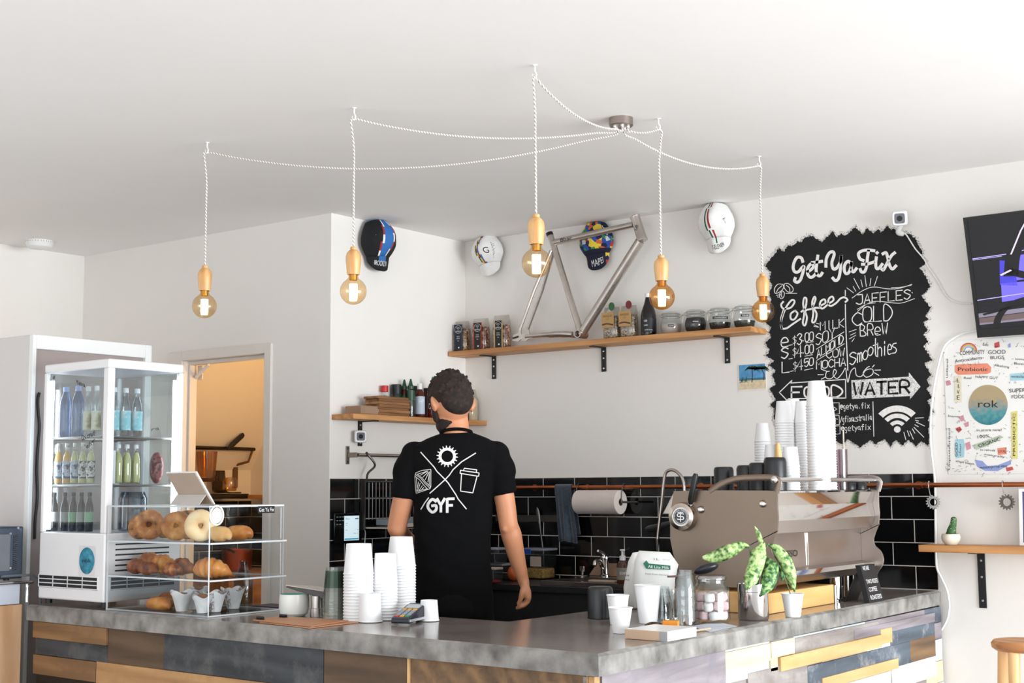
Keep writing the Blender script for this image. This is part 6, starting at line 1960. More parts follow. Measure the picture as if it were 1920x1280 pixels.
LGn, LGr = mat('label_green', '6FA37E', 0.5), mat('label_smoke', '8E908C', 0.5)
for u, lb, l in ((104, LGr, 'dark bottle, leftmost on the fridge floor'), (124, LGr, 'dark bottle, second from left on the fridge floor'), (140, LGn, 'dark bottle with a green label on the fridge floor'), (155, LGr, 'dark bottle with a grey label on the fridge floor'), (170, LGn, 'dark bottle nearest the corner post on the fridge floor')):
    drink(l, u, 1, YL, z3_, 0.155, 15.5, DB, BLACK, lb, (0.25, 0.5), g3)
p = on(250, 900, 0, XRt - 0.02)
tk = thing('drinks_jug', 'large clear water jug on the fridge floor', 'jug', (p.x, p.y, z3_))
MB().lathe([(0, 0.002), (0.05, 0.002), (0.056, 0.01), (0.056, 0.13), (0.045, 0.155), (0.044, 0.155), (0.052, 0.128)], (0, 0, 0), 24).build('body', clear('jug_blue', 'C9D2DC', 0.15, 0.05), tk, world=False)

# ------------------------------------------------------------------ tall fridge behind, oven and boxes at the left edge
TX1, TY0, TY1, TZ = -5.054, 3.323, 3.935, 1.995
tf = thing('tall_fridge', 'tall white upright fridge with a recessed door behind the display fridge', 'fridge', (-5.4, 3.63, 0))
TG = mat('tall_fridge_grey', 'D3CECD', 0.4, var=0.015)
MB().box((-5.70, TY0, 0.002), (TX1 - 0.03, TY1, TZ)).build('cabinet', TG, tf, bevel=0.003)
m = MB()
for (ya_, yb_, za_, zb_) in ((TY0, TY0 + 0.018, 0.02, TZ), (TY1 - 0.035, TY1, 0.02, TZ), (TY0 + 0.018, TY1 - 0.035, TZ - 0.06, TZ), (TY0 + 0.018, TY1 - 0.035, 0.02, 0.12)):
    m.box((TX1 - 0.03, ya_, za_), (TX1, yb_, zb_))
m.build('door_frame', WHITE, tf, bevel=0.003)
MB().box((TX1 - 0.0295, TY0 + 0.018, 0.12), (TX1 - 0.018, TY1 - 0.035, TZ - 0.06)).build('door_panel', mat('door_mauve', 'A39693', 0.22, var=0.03), tf)
cp = [on(u, v, 0, TX1 - 0.008) for u, v in ((74, 736), (71, 750), (72, 775), (74, 800), (71, 840), (69, 880), (70, 930), (66, 975), (65, 1010))]
o = MB().tube(smoothpath(cp, 5), 0.006, 8).build('power_cord', BLACK)
tag(o, 'black cord hanging in the gap between the two fridges', 'cord')
# left edge: the faces that show all look towards the windows
OX = -4.935
zA, zB_2, zC_, zD = on(20, 1134, 0, OX).z, on(20, 1092, 0, OX).z, on(20, 1085, 0, OX).z, on(20, 987, 0, OX).z
yE = on(40, 1200, 0, OX).y
ya_ = yE - 0.75
cbt = MB().box((OX - 0.55, ya_, 0.001), (OX, yE, zA)).build('side_cabinet', wood('cabinet_ply', 'B58A64', 'D3AD88', 2, 0.55, 4.0), bevel=0.003)
tag(cbt, 'plain plywood cabinet at the bottom left corner', 'cabinet')
bx = thing('enamel_box', 'white enamel box with a steel rim under the grill at the left edge', 'box', (OX - 0.25, ya_ + 0.3, zA))
MB().box((OX - 0.36, ya_, zA + 0.0015), (OX - 0.004, yE - 0.01, zB_2 - 0.007)).build('body', mat('enamel_blue', 'C3C9D4', 0.25, var=0.05), bx, bevel=0.003)
MB().tube(smoothpath([(OX + 0.004, ya_, zB_2 - 0.002), (OX + 0.004, yE - 0.02, zB_2 - 0.002), (OX + 0.004, yE + 0.014, zB_2 - 0.012), (OX + 0.004, yE + 0.016, zA + 0.008)], 4), 0.006, 8).build('rim', CHROME, bx)
gl_ = thing('grill_oven', 'stainless steel counter grill cut by the left edge of the picture', 'oven', (OX - 0.2, ya_ + 0.3, zB_2))
OS = mat('oven_steel', '858A92', 0.32, 1.0, var=0.1)
yO = on(43, 1040, 0, OX).y
MB().box((OX - 0.34, ya_, zC_), (OX, yO, zD)).build('housing', mat('oven_blue_steel', '566170', 0.4, 0.85, var=0.12), gl_, bevel=0.006)
MB().box((OX + 0.0005, ya_ + 0.02, zC_ + 0.03), (OX + 0.006, on(18, 1040, 0, OX).y, zD - 0.028)).build('side_panel', OS, gl_, bevel=0.002)
yk0, yk1 = on(24, 1040, 0, OX).y, on(31, 1040, 0, OX).y
m = MB()
for k in range(19):
    z_ = zC_ + 0.036 + (zD - zC_ - 0.07) * k / 18
    m.tube([(OX + 0.002, yk0, z_), (OX + 0.002, yk1, z_ + 0.004)], 0.0034, 6)
m.build('vent_ribs', OS, gl_)
for (u, v) in ((19, 1000), (34, 990), (19, 1065), (20, 1079)):
    p = on(u, v, 0, OX)
    MB().lathe([(0, 0.005), (0.005, 0.004), (0.006, 0)], (OX + 0.0005, p.y, p.z), 12, 0, (1, 0, 0)).build('screw', CHROME, gl_)
for y_ in (ya_ + 0.05, yO - 0.04):
    MB().lathe([(0, 0), (0.012, 0), (0.012, zC_ - zB_2 - 0.007), (0, zC_ - zB_2 - 0.007)], (OX - 0.05, y_, zB_2 + 0.0065), 12).build('foot', BLACK, gl_)
o = MB().tube(smoothpath([(OX + 0.009, yO - 0.10, zC_ + 0.012), (OX + 0.010, yO + 0.00, zC_ + 0.012), (OX + 0.010, yO + 0.06, zC_ - 0.005), (OX + 0.010, yO + 0.085, zA - 0.03)], 5), 0.005, 8).build('grill_cord', mat('cord_grey', '5F666C', 0.5), gl_)

# ------------------------------------------------------------------ acrylic pastry case
PX0, PX1, PY0, PY1 = -4.418, -3.834, 3.256, 3.612
pt = 0.005
ZT = [ZC + 0.006, 1.0195, 1.1507, 1.2827]
pcs = thing('pastry_case', 'clear three-tier acrylic case of bagels and pastries beside the fridge', 'display case', ((PX0 + PX1) / 2, (PY0 + PY1) / 2, ZC))
def acr(name, lo, hi):
    m = MB().box(lo, hi)
    dims = [hi[i] - lo[i] for i in range(3)]
    k = dims.index(min(dims))
    flat = {2: (0, 1), 1: (2, 4), 0: (3, 5)}[k]
    m.m = [0 if i in flat else 1 for i in range(6)]
    return m.build(name, [ACRYL, EDGE], pcs)
acr('base_plate', (PX0, PY0, ZC + 0.001), (PX1, PY1, ZC + 0.006))
for z_ in ZT[1:]:
    acr('shelf' if z_ < 1.28 else 'top_plate', (PX0, PY0 + 0.0005, z_ - 0.006), (PX1 + (0.004 if z_ < 1.28 else 0), PY1 + (0.012 if z_ < 1.28 else 0), z_))
acr('front_wall', (PX0, PY0 - pt, ZC + 0.001), (PX1, PY0, ZT[3]))
for k in range(3):
    acr('side_wall', (PX1 - pt, PY0 + 0.001, ZT[k] + 0.0003), (PX1, PY1, ZT[k + 1] - 0.0065))
acr('side_wall', (PX0, PY0 + 0.001, ZC + 0.0065), (PX0 + 0.003, PY1, ZT[1] - 0.0065))
for k in range(3):
    acr('rear_flap', (PX0 + 0.02, PY1 + 0.002, ZT[k] + 0.004), (PX1 - 0.02, PY1 + 0.006, ZT[k + 1] - 0.012))
s0 = on(484, 962, 0, PX1 + 0.0015)
s1_ = on(515, 948, 0, PX1 + 0.0015)
sb = MB().box((PX1 + 0.0005, s0.y, s0.z), (PX1 + 0.0012, min(s1_.y, PY1), s1_.z)).build('sticker', BLACK, pcs)
m = MB().text('Get Ya Fix', (PX1 + 0.002, (s0.y + min(s1_.y, PY1)) / 2, s0.z + 0.006), (0, 1, 0), (0, 0, 1), 0.014, 0, (min(s1_.y, PY1) - s0.y) * 0.9)
m.build('lettering', INKW, sb, smooth=False)
rc_ = on(407, 966, 0, PX1 + 0.008)
tg = MB()
tg.tube([(PX1 + 0.006, rc_.y + 0.030 * cos(2 * PI * k / 28), rc_.z + 0.034 * sin(2 * PI * k / 28)) for k in range(29)], 0.0038, 8)
tg.add([(PX1 + 0.007, rc_.y + 0.024 * cos(2 * PI * k / 24), rc_.z + 0.028 * sin(2 * PI * k / 24)) for k in range(24)], [tuple(range(24))])
tg.box((PX1 + 0.001, rc_.y - 0.018, rc_.z + 0.03), (PX1 + 0.008, rc_.y + 0.018, ZT[3] - 0.001))
tg.build('round_tag', mat('tag_offwhite', 'E4E3DC', 0.4), pcs)

# bakery
CRUST = ramp_mat('bagel_crust', 'noise', [(0.3, '8E5124'), (0.5, 'B5773A'), (0.62, 'C9934F'), (0.8, 'E0BC82')], 22, 0.5, 0.25, 5)
SEEDY = ramp_mat('seeded_crust', 'noise', [(0.30, '4E3C22'), (0.42, '9E622F'), (0.6, 'B97B42'), (0.8, 'D9B27B')], 40, 0.6, 0.5, 6)
PALE = ramp_mat('pale_bread', 'noise', [(0.3, 'C98F4C'), (0.5, 'E3C08A'), (0.75, 'EFDDB8')], 12, 0.6, 0.15, 4)
DARKC = ramp_mat('croissant_crust', 'noise', [(0.3, '5A2A12'), (0.5, '8A4A20'), (0.66, 'AE6A30'), (0.85, 'CE9450')], 26, 0.4, 0.3, 5)
GOLD = ramp_mat('golden_pastry', 'noise', [(0.3, '9A5220'), (0.5, 'C27A34'), (0.7, 'DDA155')], 20, 0.4, 0.3, 5)
def bagel(lab, u, x_, y_, R, r, tilt, yaw, ma):
    z = ZT[2] + 0.001
    a = V((cos(yaw), sin(yaw), 0))
    axis = (V((a.y, -a.x, 0)) * cos(tilt) + V((0, 0, 1)) * sin(tilt)).normalized()
    A, B, D = frame(axis)
    n1, n2 = 26, 12
    rj_ = random.Random(u)
    m = MB()
    for i in range(n1):
        t = 2 * PI * i / n1
        for k in range(n2):
            s_ = 2 * PI * k / n2
            w = 1 + 0.05 * sin(3 * t + u) + 0.03 * rj_.random()
            q = (A * cos(t) + B * sin(t)) * (R + r * w * cos(s_)) + D * (r * 0.92 * w * sin(s_))
            m.v.append(q)
    zmin = min(q.z for q in m.v)
    m.v = [q + V((x_, y_, z - zmin)) for q in m.v]
    for i in range(n1):
        for k in range(n2):
            m.f.append([i * n2 + k, ((i + 1) % n1) * n2 + k, ((i + 1) % n1) * n2 + (k + 1) % n2, i * n2 + (k + 1) % n2])
            m.m.append(0)
    o = m.build('bagel', ma, sharp=80)
    return tag(o, lab, 'bagel', 'bagels on the top tier of the pastry case')
def pxx(u, y):
    return max(PX0 + 0.062, on(u, 1000, 1, y).x)
bagel('seeded bagel leaning at the left end of the top tier', 232, pxx(234, 3.36), 3.36, 0.030, 0.0235, 0.55, 0.5, SEEDY)
bagel('seeded bagel standing on edge, second from the left on the top tier', 278, pxx(279, 3.35), 3.35, 0.034, 0.024, 0.18, 0.9, SEEDY)
bagel('brown bagel standing in the middle of the top tier', 328, pxx(330, 3.35), 3.35, 0.032, 0.024, 0.25, 0.75, CRUST)
bagel('speckled bagel tucked behind the pale one on the top tier', 352, pxx(352, 3.45), 3.45, 0.032, 0.024, 0.15, 1.1, SEEDY)
bagel('pale bagel standing near the corner of the case on the top tier', 374, pxx(376, 3.33), 3.33, 0.034, 0.025, 0.12, 0.95, PALE)
bagel('bagel lying behind the standing ones on the top tier', 305, pxx(315, 3.50), 3.50, 0.030, 0.022, 1.5, 0.0, CRUST)
def roll(name, lab, u, v, y, L_, r, yaw, ma, zt, group, bend=0.0, ridge=0):
    x_ = max(PX0 + 0.062, on(u, v, 1, y).x)
    d = V((cos(yaw), sin(yaw), 0))
    n_ = V((-d.y, d.x, 0))
    pts, rs_ = [], []
    N_ = 34
    for k in range(N_ + 1):
        t = -1 + 2 * k / N_
        f = max(0.03, (1 - abs(t) ** (2.2 if ridge else 3.2))) ** (0.75 if ridge else 0.5)
        rr_ = r * f * (1 + (0.26 * abs(sin(ridge * t * PI / 2)) - 0.1 if ridge else 0))
        pts.append(V((x_, y, zt + max(r * 0.86 * f, 0.002) + 0.001)) + d * (t * L_ / 2) + n_ * (bend * (t * t)))
        rs_.append(rr_)
    m = MB().tube(pts, rs_, 14)
    zmin = min(q.z for q in m.v)
    m.v = [q + V((0, 0, zt + 0.001 - zmin)) for q in m.v]
    return tag(m.build(name, ma, sharp=80), lab, 'pastry' if name != 'bread_roll' else 'bread roll', group)
roll('bread_roll', 'pale round roll lying at the corner of the top tier', 412, 1000, 3.36, 0.085, 0.028, 0.3, PALE, ZT[2], None)
roll('bread_roll', 'golden-topped roll lying at the right end of the top tier', 448, 998, 3.50, 0.10, 0.028, 0.5, GOLD, ZT[2], None)
z_ = ZT[1]
gp = 'croissants and pastries on the middle tier'
for (u, y, L_, r, yaw, ma, b_, rg, l) in ((236, 3.34, 0.10, 0.026, 0.1, DARKC, 0.02, 5, 'dark croissant at the left end of the middle tier'), (268, 3.40, 0.10, 0.036, 0.5, GOLD, 0.015, 5, 'large golden croissant behind the dark ones on the middle tier'),
                                          (276, 3.31, 0.08, 0.024, -0.1, DARKC, 0.02, 4, 'small dark croissant at the front, second from the left on the middle tier'), (304, 3.38, 0.10, 0.034, 0.2, GOLD, 0.02, 5, 'golden croissant in the middle of the middle tier'),
                                          (322, 3.30, 0.08, 0.024, 0.2, DARKC, 0.015, 4, 'dark croissant at the front middle of the middle tier'), (341, 3.37, 0.09, 0.030, 0.1, DARKC, 0.02, 4, 'dark croissant left of the long one on the middle tier'),
                                          (392, 3.33, 0.16, 0.033, 0.22, GOLD, 0.03, 7, 'long golden croissant at the corner of the middle tier')):
    roll('croissant', l, u, 1080, y, L_, r, yaw, ma, z_, gp, b_, rg)
zt0 = ZT[0] + 0.0005
roll('danish', 'flat glazed orange pastry at the front left of the bottom tier', 297, 1145, 3.31, 0.12, 0.024, 0.05, GOLD, zt0, None)
roll('danish', 'darker flat pastry behind the glazed one on the bottom tier', 318, 1135, 3.42, 0.11, 0.028, 0.1, DARKC, zt0, None)
TUL = ramp_mat('tulip_paper', 'noise', [(0.45, 'DADBDD'), (0.7, 'EDEEEF')], 30, 0.8, 0.2)
PRN = ramp_mat('printed_paper', 'noise', [(0.44, 'E4E4E6'), (0.52, '8F7676'), (0.6, 'DCDADB')], 55, 0.8)
MUF = ramp_mat('muffin_top', 'noise', [(0.3, '5E3720'), (0.6, '8F5A33'), (0.8, 'AE7A4A')], 30, 0.8, 0.5)
def muffin(lab, u, v, y, paper, rz, k=1.0):
    x_ = on(u, v, 1, y).x
    t = thing('muffin', lab, 'muffin', (x_, y, zt0), rz, 'muffins in tulip papers on the bottom tier')
    m = MB()
    n = 32
    rows_ = [(0.0, 0.021, 0.0), (0.012, 0.024, 0.0), (0.035, 0.030, 0.0), (0.055, 0.036, 0.1), (0.072, 0.043, 1.0)]
    for (z__, r_, j_) in rows_:
        for q in range(n):
            a = 2 * PI * q / n
            pk = 0.5 + 0.5 * cos(4 * a)
            m.v.append(V(((r_ + 0.004 * j_ * pk) * cos(a) * k, (r_ + 0.004 * j_ * pk) * sin(a) * k, (z__ + 0.014 * j_ * (pk - 0.6) + 0.0008) * k)))
    for j in range(len(rows_) - 1):
        for q in range(n):
            m.f.append([j * n + q, j * n + (q + 1) % n, (j + 1) * n + (q + 1) % n, (j + 1) * n + q])
            m.m.append(0 if (q // 8) % 2 else 1)
    m.f.append(list(range(n - 1, -1, -1)))
    m.m.append(0)
    m.build('tulip_paper', [TUL, paper], t, world=False, sharp=70)
    MB().lathe([(0, 0.004), (0.019 * k, 0.004), (0.026 * k, 0.03), (0.031 * k, 0.048), (0.030 * k, 0.058), (0.018 * k, 0.067), (0, 0.069)], (0, 0, 0), 20).build('cake', MUF, t, world=False)
muffin('muffin in white tulip paper, leftmost of the row on the bottom tier', 341, 1148, 3.325, TUL, 0.3)
muffin('muffin in white tulip paper, second of the row on the bottom tier', 362, 1150, 3.40, TUL, 0.9, 0.9)
muffin('muffin in tulip paper right at the front corner of the case', 379, 1150, 3.318, TUL, 0.2, 0.85)
muffin('muffin in printed tulip paper just right of the case corner', 403, 1148, 3.375, PRN, 0.75, 1.0)
muffin('muffin in printed tulip paper, rightmost of the row', 437, 1146, 3.50, PRN, 0.5, 1.05)
muffin('muffin in dark-topped paper behind the row, against the rear of the case', 372, 1140, 3.55, TUL, 0.1, 0.9)

# tablet in a folding cover on top of the case
zc_ = ZT[3] + 0.0002
Bq = on(402, 942, 1, 3.42)
Bq.z = zc_
Tq = on(373, 885, 1, Bq.y - 0.09)
Tq.x = Bq.x
tb_ = thing('tablet', 'white tablet in a beige folding cover standing on the pastry case', 'tablet', (Bq.x - 0.08, Bq.y - 0.04, zc_))
wx = V((-0.175, 0, 0))
up_ = Tq - Bq
up_.x = 0
nn = up_.cross(V((1, 0, 0))).normalized()
if nn.y > 0:
    nn = -nn
B0 = V((Bq.x, Bq.y, zc_ + 0.0003))
m = MB().hexa([B0, B0 + wx, B0 + wx - nn * 0.007, B0 - nn * 0.007], [B0 + up_, B0 + up_ + wx, B0 + up_ + wx - nn * 0.007, B0 + up_ - nn * 0.007])
m.build('tablet_body', WHITE, tb_, bevel=0.002)
MB().hexa([B0 + nn * 0.0005 + wx * 0.03 + up_ * 0.05, B0 + nn * 0.0005 + wx * 0.97 + up_ * 0.05, B0 + wx * 0.97 + nn * 0.003 + up_ * 0.05, B0 + wx * 0.03 + nn * 0.003 + up_ * 0.05], [B0 + up_ * 0.98 + nn * 0.0005 + wx * 0.03, B0 + up_ * 0.98 + nn * 0.0005 + wx * 0.97, B0 + up_ * 0.98 + nn * 0.003 + wx * 0.97, B0 + up_ * 0.98 + nn * 0.003 + wx * 0.03]).build('cover_back', mat('cover_beige', 'B7A596', 0.6), tb_)
f0 = B0 + up_ * 0.34 + nn * 0.004
f1 = V((B0.x, f0.y - 0.035, zc_ + 0.0003))
m = MB().hexa([f1 + wx * 0.05, f1 + wx, f1 + wx + V((0, 0.004, 0)), f1 + wx * 0.05 + V((0, 0.004, 0))], [f0 + wx * 0.05, f0 + wx, f0 + wx + V((0, 0.003, 0)), f0 + wx * 0.05 + V((0, 0.003, 0))])
m.build('cover_flap', mat('flap_grey', 'C9C3BD', 0.6), tb_)
# ------------------------------------------------------------------ things on the long leg of the counter
GB = clear('bottle_glass', 'E3E8E6', 0.12, 0.02)
yq = 3.680
xq = on(456, 1100, 1, yq).x
gb = thing('glass_bottle', 'empty clear glass milk bottle standing behind the pastry case', 'bottle', (xq, yq, ZC))
MB().lathe([(0, 0.002), (0.036, 0.001), (0.039, 0.006), (0.039, 0.098), (0.034, 0.108), (0.016, 0.150), (0.0145, 0.156), (0.0165, 0.160), (0.0165, 0.172), (0.014, 0.172), (0.0125, 0.158), (0.030, 0.106), (0.036, 0.094), (0.036, 0.008), (0, 0.006)], (0, 0, 0), 24).build('glass', GB, gb, world=False)
p = on(515, 1139, 2, ZC)
o = MB().box((p.x - 0.075, p.y - 0.05, ZC + 0.0008), (p.x + 0.06, p.y + 0.05, ZC + 0.010)).build('notebook', mat('notebook_plum', '4B2F44', 0.6), bevel=0.002)
o.location = (0, 0, 0)
tag(o, 'dark purple notebook lying between the pastry case and the white bowl', 'notebook')
CLIPB = mat('clipboard_brown', 'B5805C', 0.55, var=0.08, scale=6)
def board_(lab, quad, z, clip):
    P_ = [on(u, v, 2, ZC + z) for u, v in quad]
    c_ = sum(P_, V((0, 0, 0))) / 4
    t = thing('clipboard', lab, 'clipboard', (c_.x, c_.y, ZC), 0, 'brown clipboards on the counter')
    MB().hexa([V((q.x, q.y, ZC + z)) for q in P_], [V((q.x, q.y, ZC + z + 0.003)) for q in P_]).build('board', CLIPB, t)
    for (u, v) in clip:
        q = on(u, v, 2, ZC + z + 0.004)
        MB().tube([(q.x - 0.016, q.y, ZC + z + 0.009), (q.x + 0.016, q.y, ZC + z + 0.009)], 0.005, 10).box((q.x - 0.014, q.y - 0.008, ZC + z + 0.0032), (q.x + 0.014, q.y + 0.008, ZC + z + 0.006)).build('clip', BLACK, t, bevel=0.001)
board_('brown clipboard with two black clips, on top of another by the white bowl', [(474, 1163), (584, 1175), (653, 1164), (529, 1156)], 0.0052, [(488, 1160.5), (531, 1156.5)])
board_('brown clipboard underneath, sticking out towards the paper cups', [(486, 1167), (580, 1178), (672, 1167), (545, 1158)], 0.001, [])
x_, y_, r_, h_ = stand(551, 1157, 1113, 57, ZC)
bw = thing('sugar_bowl', 'white ceramic bowl with a turquoise inside on the counter', 'bowl', (x_, y_, ZC))
MB().lathe([(0, 0.001), (r_ * 0.72, 0.001), (r_ * 0.92, 0.010), (r_, 0.03), (r_ * 0.99, h_ * 0.8), (r_ * 0.96, h_), (r_ * 0.92, h_)], (0, 0, 0), 36).build('bowl_body', mat('ceramic_white', 'E9EAE4', 0.2, var=0.01), bw, world=False)
MB().lathe([(r_ * 0.92, h_ - 0.0005), (r_ * 0.93, h_ * 0.5), (r_ * 0.8, 0.012), (0, 0.008)], (0, 0, 0), 36).build('glaze_inside', mat('glaze_turquoise', '7FBFB2', 0.2), bw, world=False)
x_, y_, r_, h_ = stand(594, 1157, 1116, 22, ZC)
ds = thing('customer_display', 'tilted dark display panel on a short steel stand behind the white bowl', 'display', (x_, y_, ZC))
MB().lathe([(0, 0.001), (r_ * 1.15, 0.001), (r_ * 1.15, h_ * 0.4), (r_, h_ * 0.42), (r_, h_ * 0.98), (0, h_ * 0.98)], (0, 0, 0), 24).build('stand', STEEL, ds, world=False)
ta, tb2, tc_ = deep(536, 1098, dist((x_, y_, 0.95)) + 0.02), deep(614, 1109, dist((x_, y_, 0.95)) - 0.02), deep(606, 1124, dist((x_, y_, 0.95)) - 0.03)
nz = (tb2 - ta).cross(V((0.5, 1, 0.1)))
wv_ = V((0.035, 0.085, -0.006))
m = MB()
b0 = [ta, tb2 + V((0, 0, -0.002)), tb2 + wv_, ta + wv_]
m.hexa([q + V((0.0, 0, -0.006)) + (V((0, 0, -0.022)) if i in (1, 2) else V((0, 0, 0))) for i, q in enumerate(b0)], b0)
m.build('panel', mat('panel_dark', '3B3833', 0.35), ds, bevel=0.002)
MB().hexa([q + V((0, 0, 0.0002)) for q in b0], [q + V((0, 0, 0.004)) for q in b0]).build('panel_top', mat('panel_pale', 'B8B2A8', 0.4), ds)

# clear cups with a green band, nested and upturned
CCUP = clear('clear_cup', 'F1F3EE', 0.10, 0.05)
GRB = clear('green_print', '7FAF93', 0.05, 0.2)
x0_, y0_, r0_, h0_ = stand(628, 1163, 1062, 47, ZC)
def clearcup(z, lab, grp, first=[]):
    if first:
        return dup(first[0], (x0_, y0_, z), None, lab, grp)
    t = thing('clear_plastic_cup', lab, 'plastic cup', (x0_, y0_, z), 0, grp)
    H_, rb, rt = 0.115, r0_ * 0.74, r0_
    MB().lathe([(rt * 1.02, 0.001), (rt * 1.02, 0.004), (rt, 0.005), (rb, H_), (0, H_), (0, H_ - 0.001), (rb - 0.0004, H_ - 0.001), (rt - 0.0004, 0.004)], (0, 0, 0), 30).build('cup_wall', CCUP, t, world=False)
    MB().lathe([(rb + (rt - rb) * 0.62 + 0.0004, H_ * 0.38), (rb + (rt - rb) * 0.12 + 0.0004, H_ * 0.88)], (0, 0, 0), 30).build('green_print', GRB, t, world=False)
    first.append(t)
    return t
pit = (h0_ - 0.115) / 5
nm_ = ('lowest', 'second', 'third', 'fourth', 'fifth', 'topmost')
for k in range(6):
    clearcup(ZC + k * pit, 'clear plastic cup with a green print, %s in its upturned stack beside the white towers' % nm_[k], 'clear cups in the upturned stack')

# ------------------------------------------------------------------ white paper cups, every one an object
def cup_proto(name, lab, rr, rb, H_, loc, group, up=False, mt=None):
    t = thing(name, lab, 'paper cup', loc, 0, group)
    t_ = 0.0003
    if not up:     # upturned: rim below, base above and slightly recessed
        prof = [(rr + 0.0015, 0.0012), (rr + 0.0025, 0.003), (rr + 0.0015, 0.0048), (rr, 0.005), (rb, H_), (rb - 0.0006, H_), (rb - 0.0007, H_ - 0.004), (0, H_ - 0.004), (0, H_ - 0.0045), (rb - 0.0007, H_ - 0.0045), (rb - t_ + (rr - rb) * 0.006 / H_, H_ - 0.006), (rr - t_, 0.004)]
    else:
        prof = [(0, 0.004), (rb - 0.002, 0.004), (rb - 0.002, 0.0006), (rb, 0.0006), (rr, H_ - 0.004), (rr + 0.002, H_ - 0.003), (rr + 0.0024, H_ - 0.0015), (rr + 0.001, H_), (rr - t_, H_ - 0.002), (rb - t_, 0.006), (0, 0.0055)]
    MB().lathe(prof, (0, 0, 0), 36).build('cup_wall', mt or CUPW, t, world=False)
    return t
ORD = ['topmost', 'second from the top', 'third from the top']
def stack(proto_args, n, pitch, x, y, z, where, group, label_all=None):
    rr, rb, H_ = proto_args
    first = None
    for k in range(n):
        top = n - 1 - k
        if top == 0:
            lb = 'white paper cup, topmost of the %s' % where
        elif k == 0:
            lb = 'white paper cup, lowest of the %s' % where
        else:
            lb = 'white paper cup nested in the middle of the %s' % where
        loc = (x, y, z + k * pitch + 0.0004)
        if first is None:
            first = cup_proto('paper_cup', lb, rr, rb, H_, loc, group)
        else:
            dup(first, loc, None, lb, group)
for (u, vb, vt, w, rb_f, where, yfix) in ((672, 1166, 1019, 59, 0.84, 'left cup tower on the counter', None), (722, 1164, 1037, 49, 0.84, 'middle cup tower on the counter', None), (752, 1157, 1006, 57, 0.78, 'highest cup tower on the counter', None)):
    x_, y_, r_, h_ = stand(u, vb, vt, w, ZC)
    pitch = 0.0105
    H_ = 0.105
    n = max(2, int(round((h_ - H_) / pitch)) + 1)
    pitch = (h_ - H_) / (n - 1)
    stack((r_ * 0.96, r_ * rb_f * 0.96, H_), n, pitch, x_, y_, ZC, where, 'cups in the ' + where)
x_, y_, r_, h_ = stand(694, 1168, 1112, 45, ZC)
cup_proto('paper_cup', 'single upturned white cup standing in front of the two left towers', r_, r_ * 0.86, h_, (x_, y_, ZC + 0.0004), None)
x_, y_, r_, h_ = stand(789, 1172, 1130, 38, ZC)
cup_proto('paper_cup', 'low white cup standing behind the card reader', r_, r_ * 0.85, h_, (x_ - 0.05, y_ + 0.10, ZC + 0.0004), None)

# card reader
A_, B_ = on(738, 1174, 2, ZC), on(800, 1160, 2, ZC)
c_ = (A_ + B_) / 2
dx_ = (B_ - A_)
Ld = 0.175
ang = math.atan2(dx_.y, dx_.x)
cr = thing('card_reader', 'dark blue card payment terminal lying on the counter edge', 'card reader', (c_.x, c_.y, ZC), ang)
W2 = 0.036
def sect(x, z0, z1, w):
    return [(x, -w, z0), (x, w, z0), (x, w * 0.94, z1), (x, -w * 0.94, z1)]
S_ = [sect(-0.085, 0.006, 0.020, W2 * 0.92), sect(-0.078, 0.004, 0.024, W2), sect(-0.01, 0.010, 0.042, W2), sect(0.04, 0.018, 0.056, W2), sect(0.066, 0.012, 0.060, W2), sect(0.080, 0.008, 0.052, W2 * 0.96), sect(0.086, 0.012, 0.036, W2 * 0.9)]
m = MB()
m.add([q for s_ in S_ for q in s_], [(i * 4 + k, i * 4 + (k + 1) % 4, i * 4 + 4 + (k + 1) % 4, i * 4 + 4 + k) for i in range(len(S_) - 1) for k in range(4)] + [(3, 2, 1, 0), tuple(len(S_) * 4 - 4 + k for k in range(4))])
m.build('reader_body', mat('reader_navy', '20242F', 0.35), cr, world=False, bevel=0.004)
topz = lambda x: 0.024 + (x + 0.078) * (0.042 - 0.024) / 0.068 if x < -0.01 else 0.042 + (x + 0.01) * 0.014 / 0.05
def tile_(mb, x0, x1, y0, y1, h, k):
    mb.hexa([(x0, y0, topz(x0) - 0.001), (x1, y0, topz(x1) - 0.001), (x1, y1, topz(x1) - 0.001), (x0, y1, topz(x0) - 0.001)], [(x0, y0, topz(x0) + h), (x1, y0, topz(x1) + h), (x1, y1, topz(x1) + h), (x0, y1, topz(x0) + h)], k)
m = MB()
tile_(m, 0.012, 0.045, -0.026, 0.026, 0.0006, 0)
m.build('screen', mat('reader_screen', 'A9AFB4', 0.15), cr, world=False)
KM = [mat('key_grey', '8E96A3', 0.4), mat('key_red', 'C0392B', 0.4), mat('key_yellow', 'D9A62E', 0.4), mat('key_green', '2E8B57', 0.4)]
for i in range(5):
    for j in range(3):
        k = (1, 2, 3)[j] if i == 0 else (2 if i == 4 else 0)
        x_ = -0.072 + i * 0.0155
        y_ = 0.019 - j * 0.019
        m = MB()
        tile_(m, x_, x_ + 0.010, y_ - 0.007, y_ + 0.007, 0.0028, 0)
        m.build('key', KM[k], cr, world=False)
MB().box((-0.082, -W2 - 0.0012, 0.010), (0.06, -W2 + 0.001, 0.018)).build('side_trim', mat('trim_silver', 'C9CCD2', 0.3, 0.5), cr, world=False)

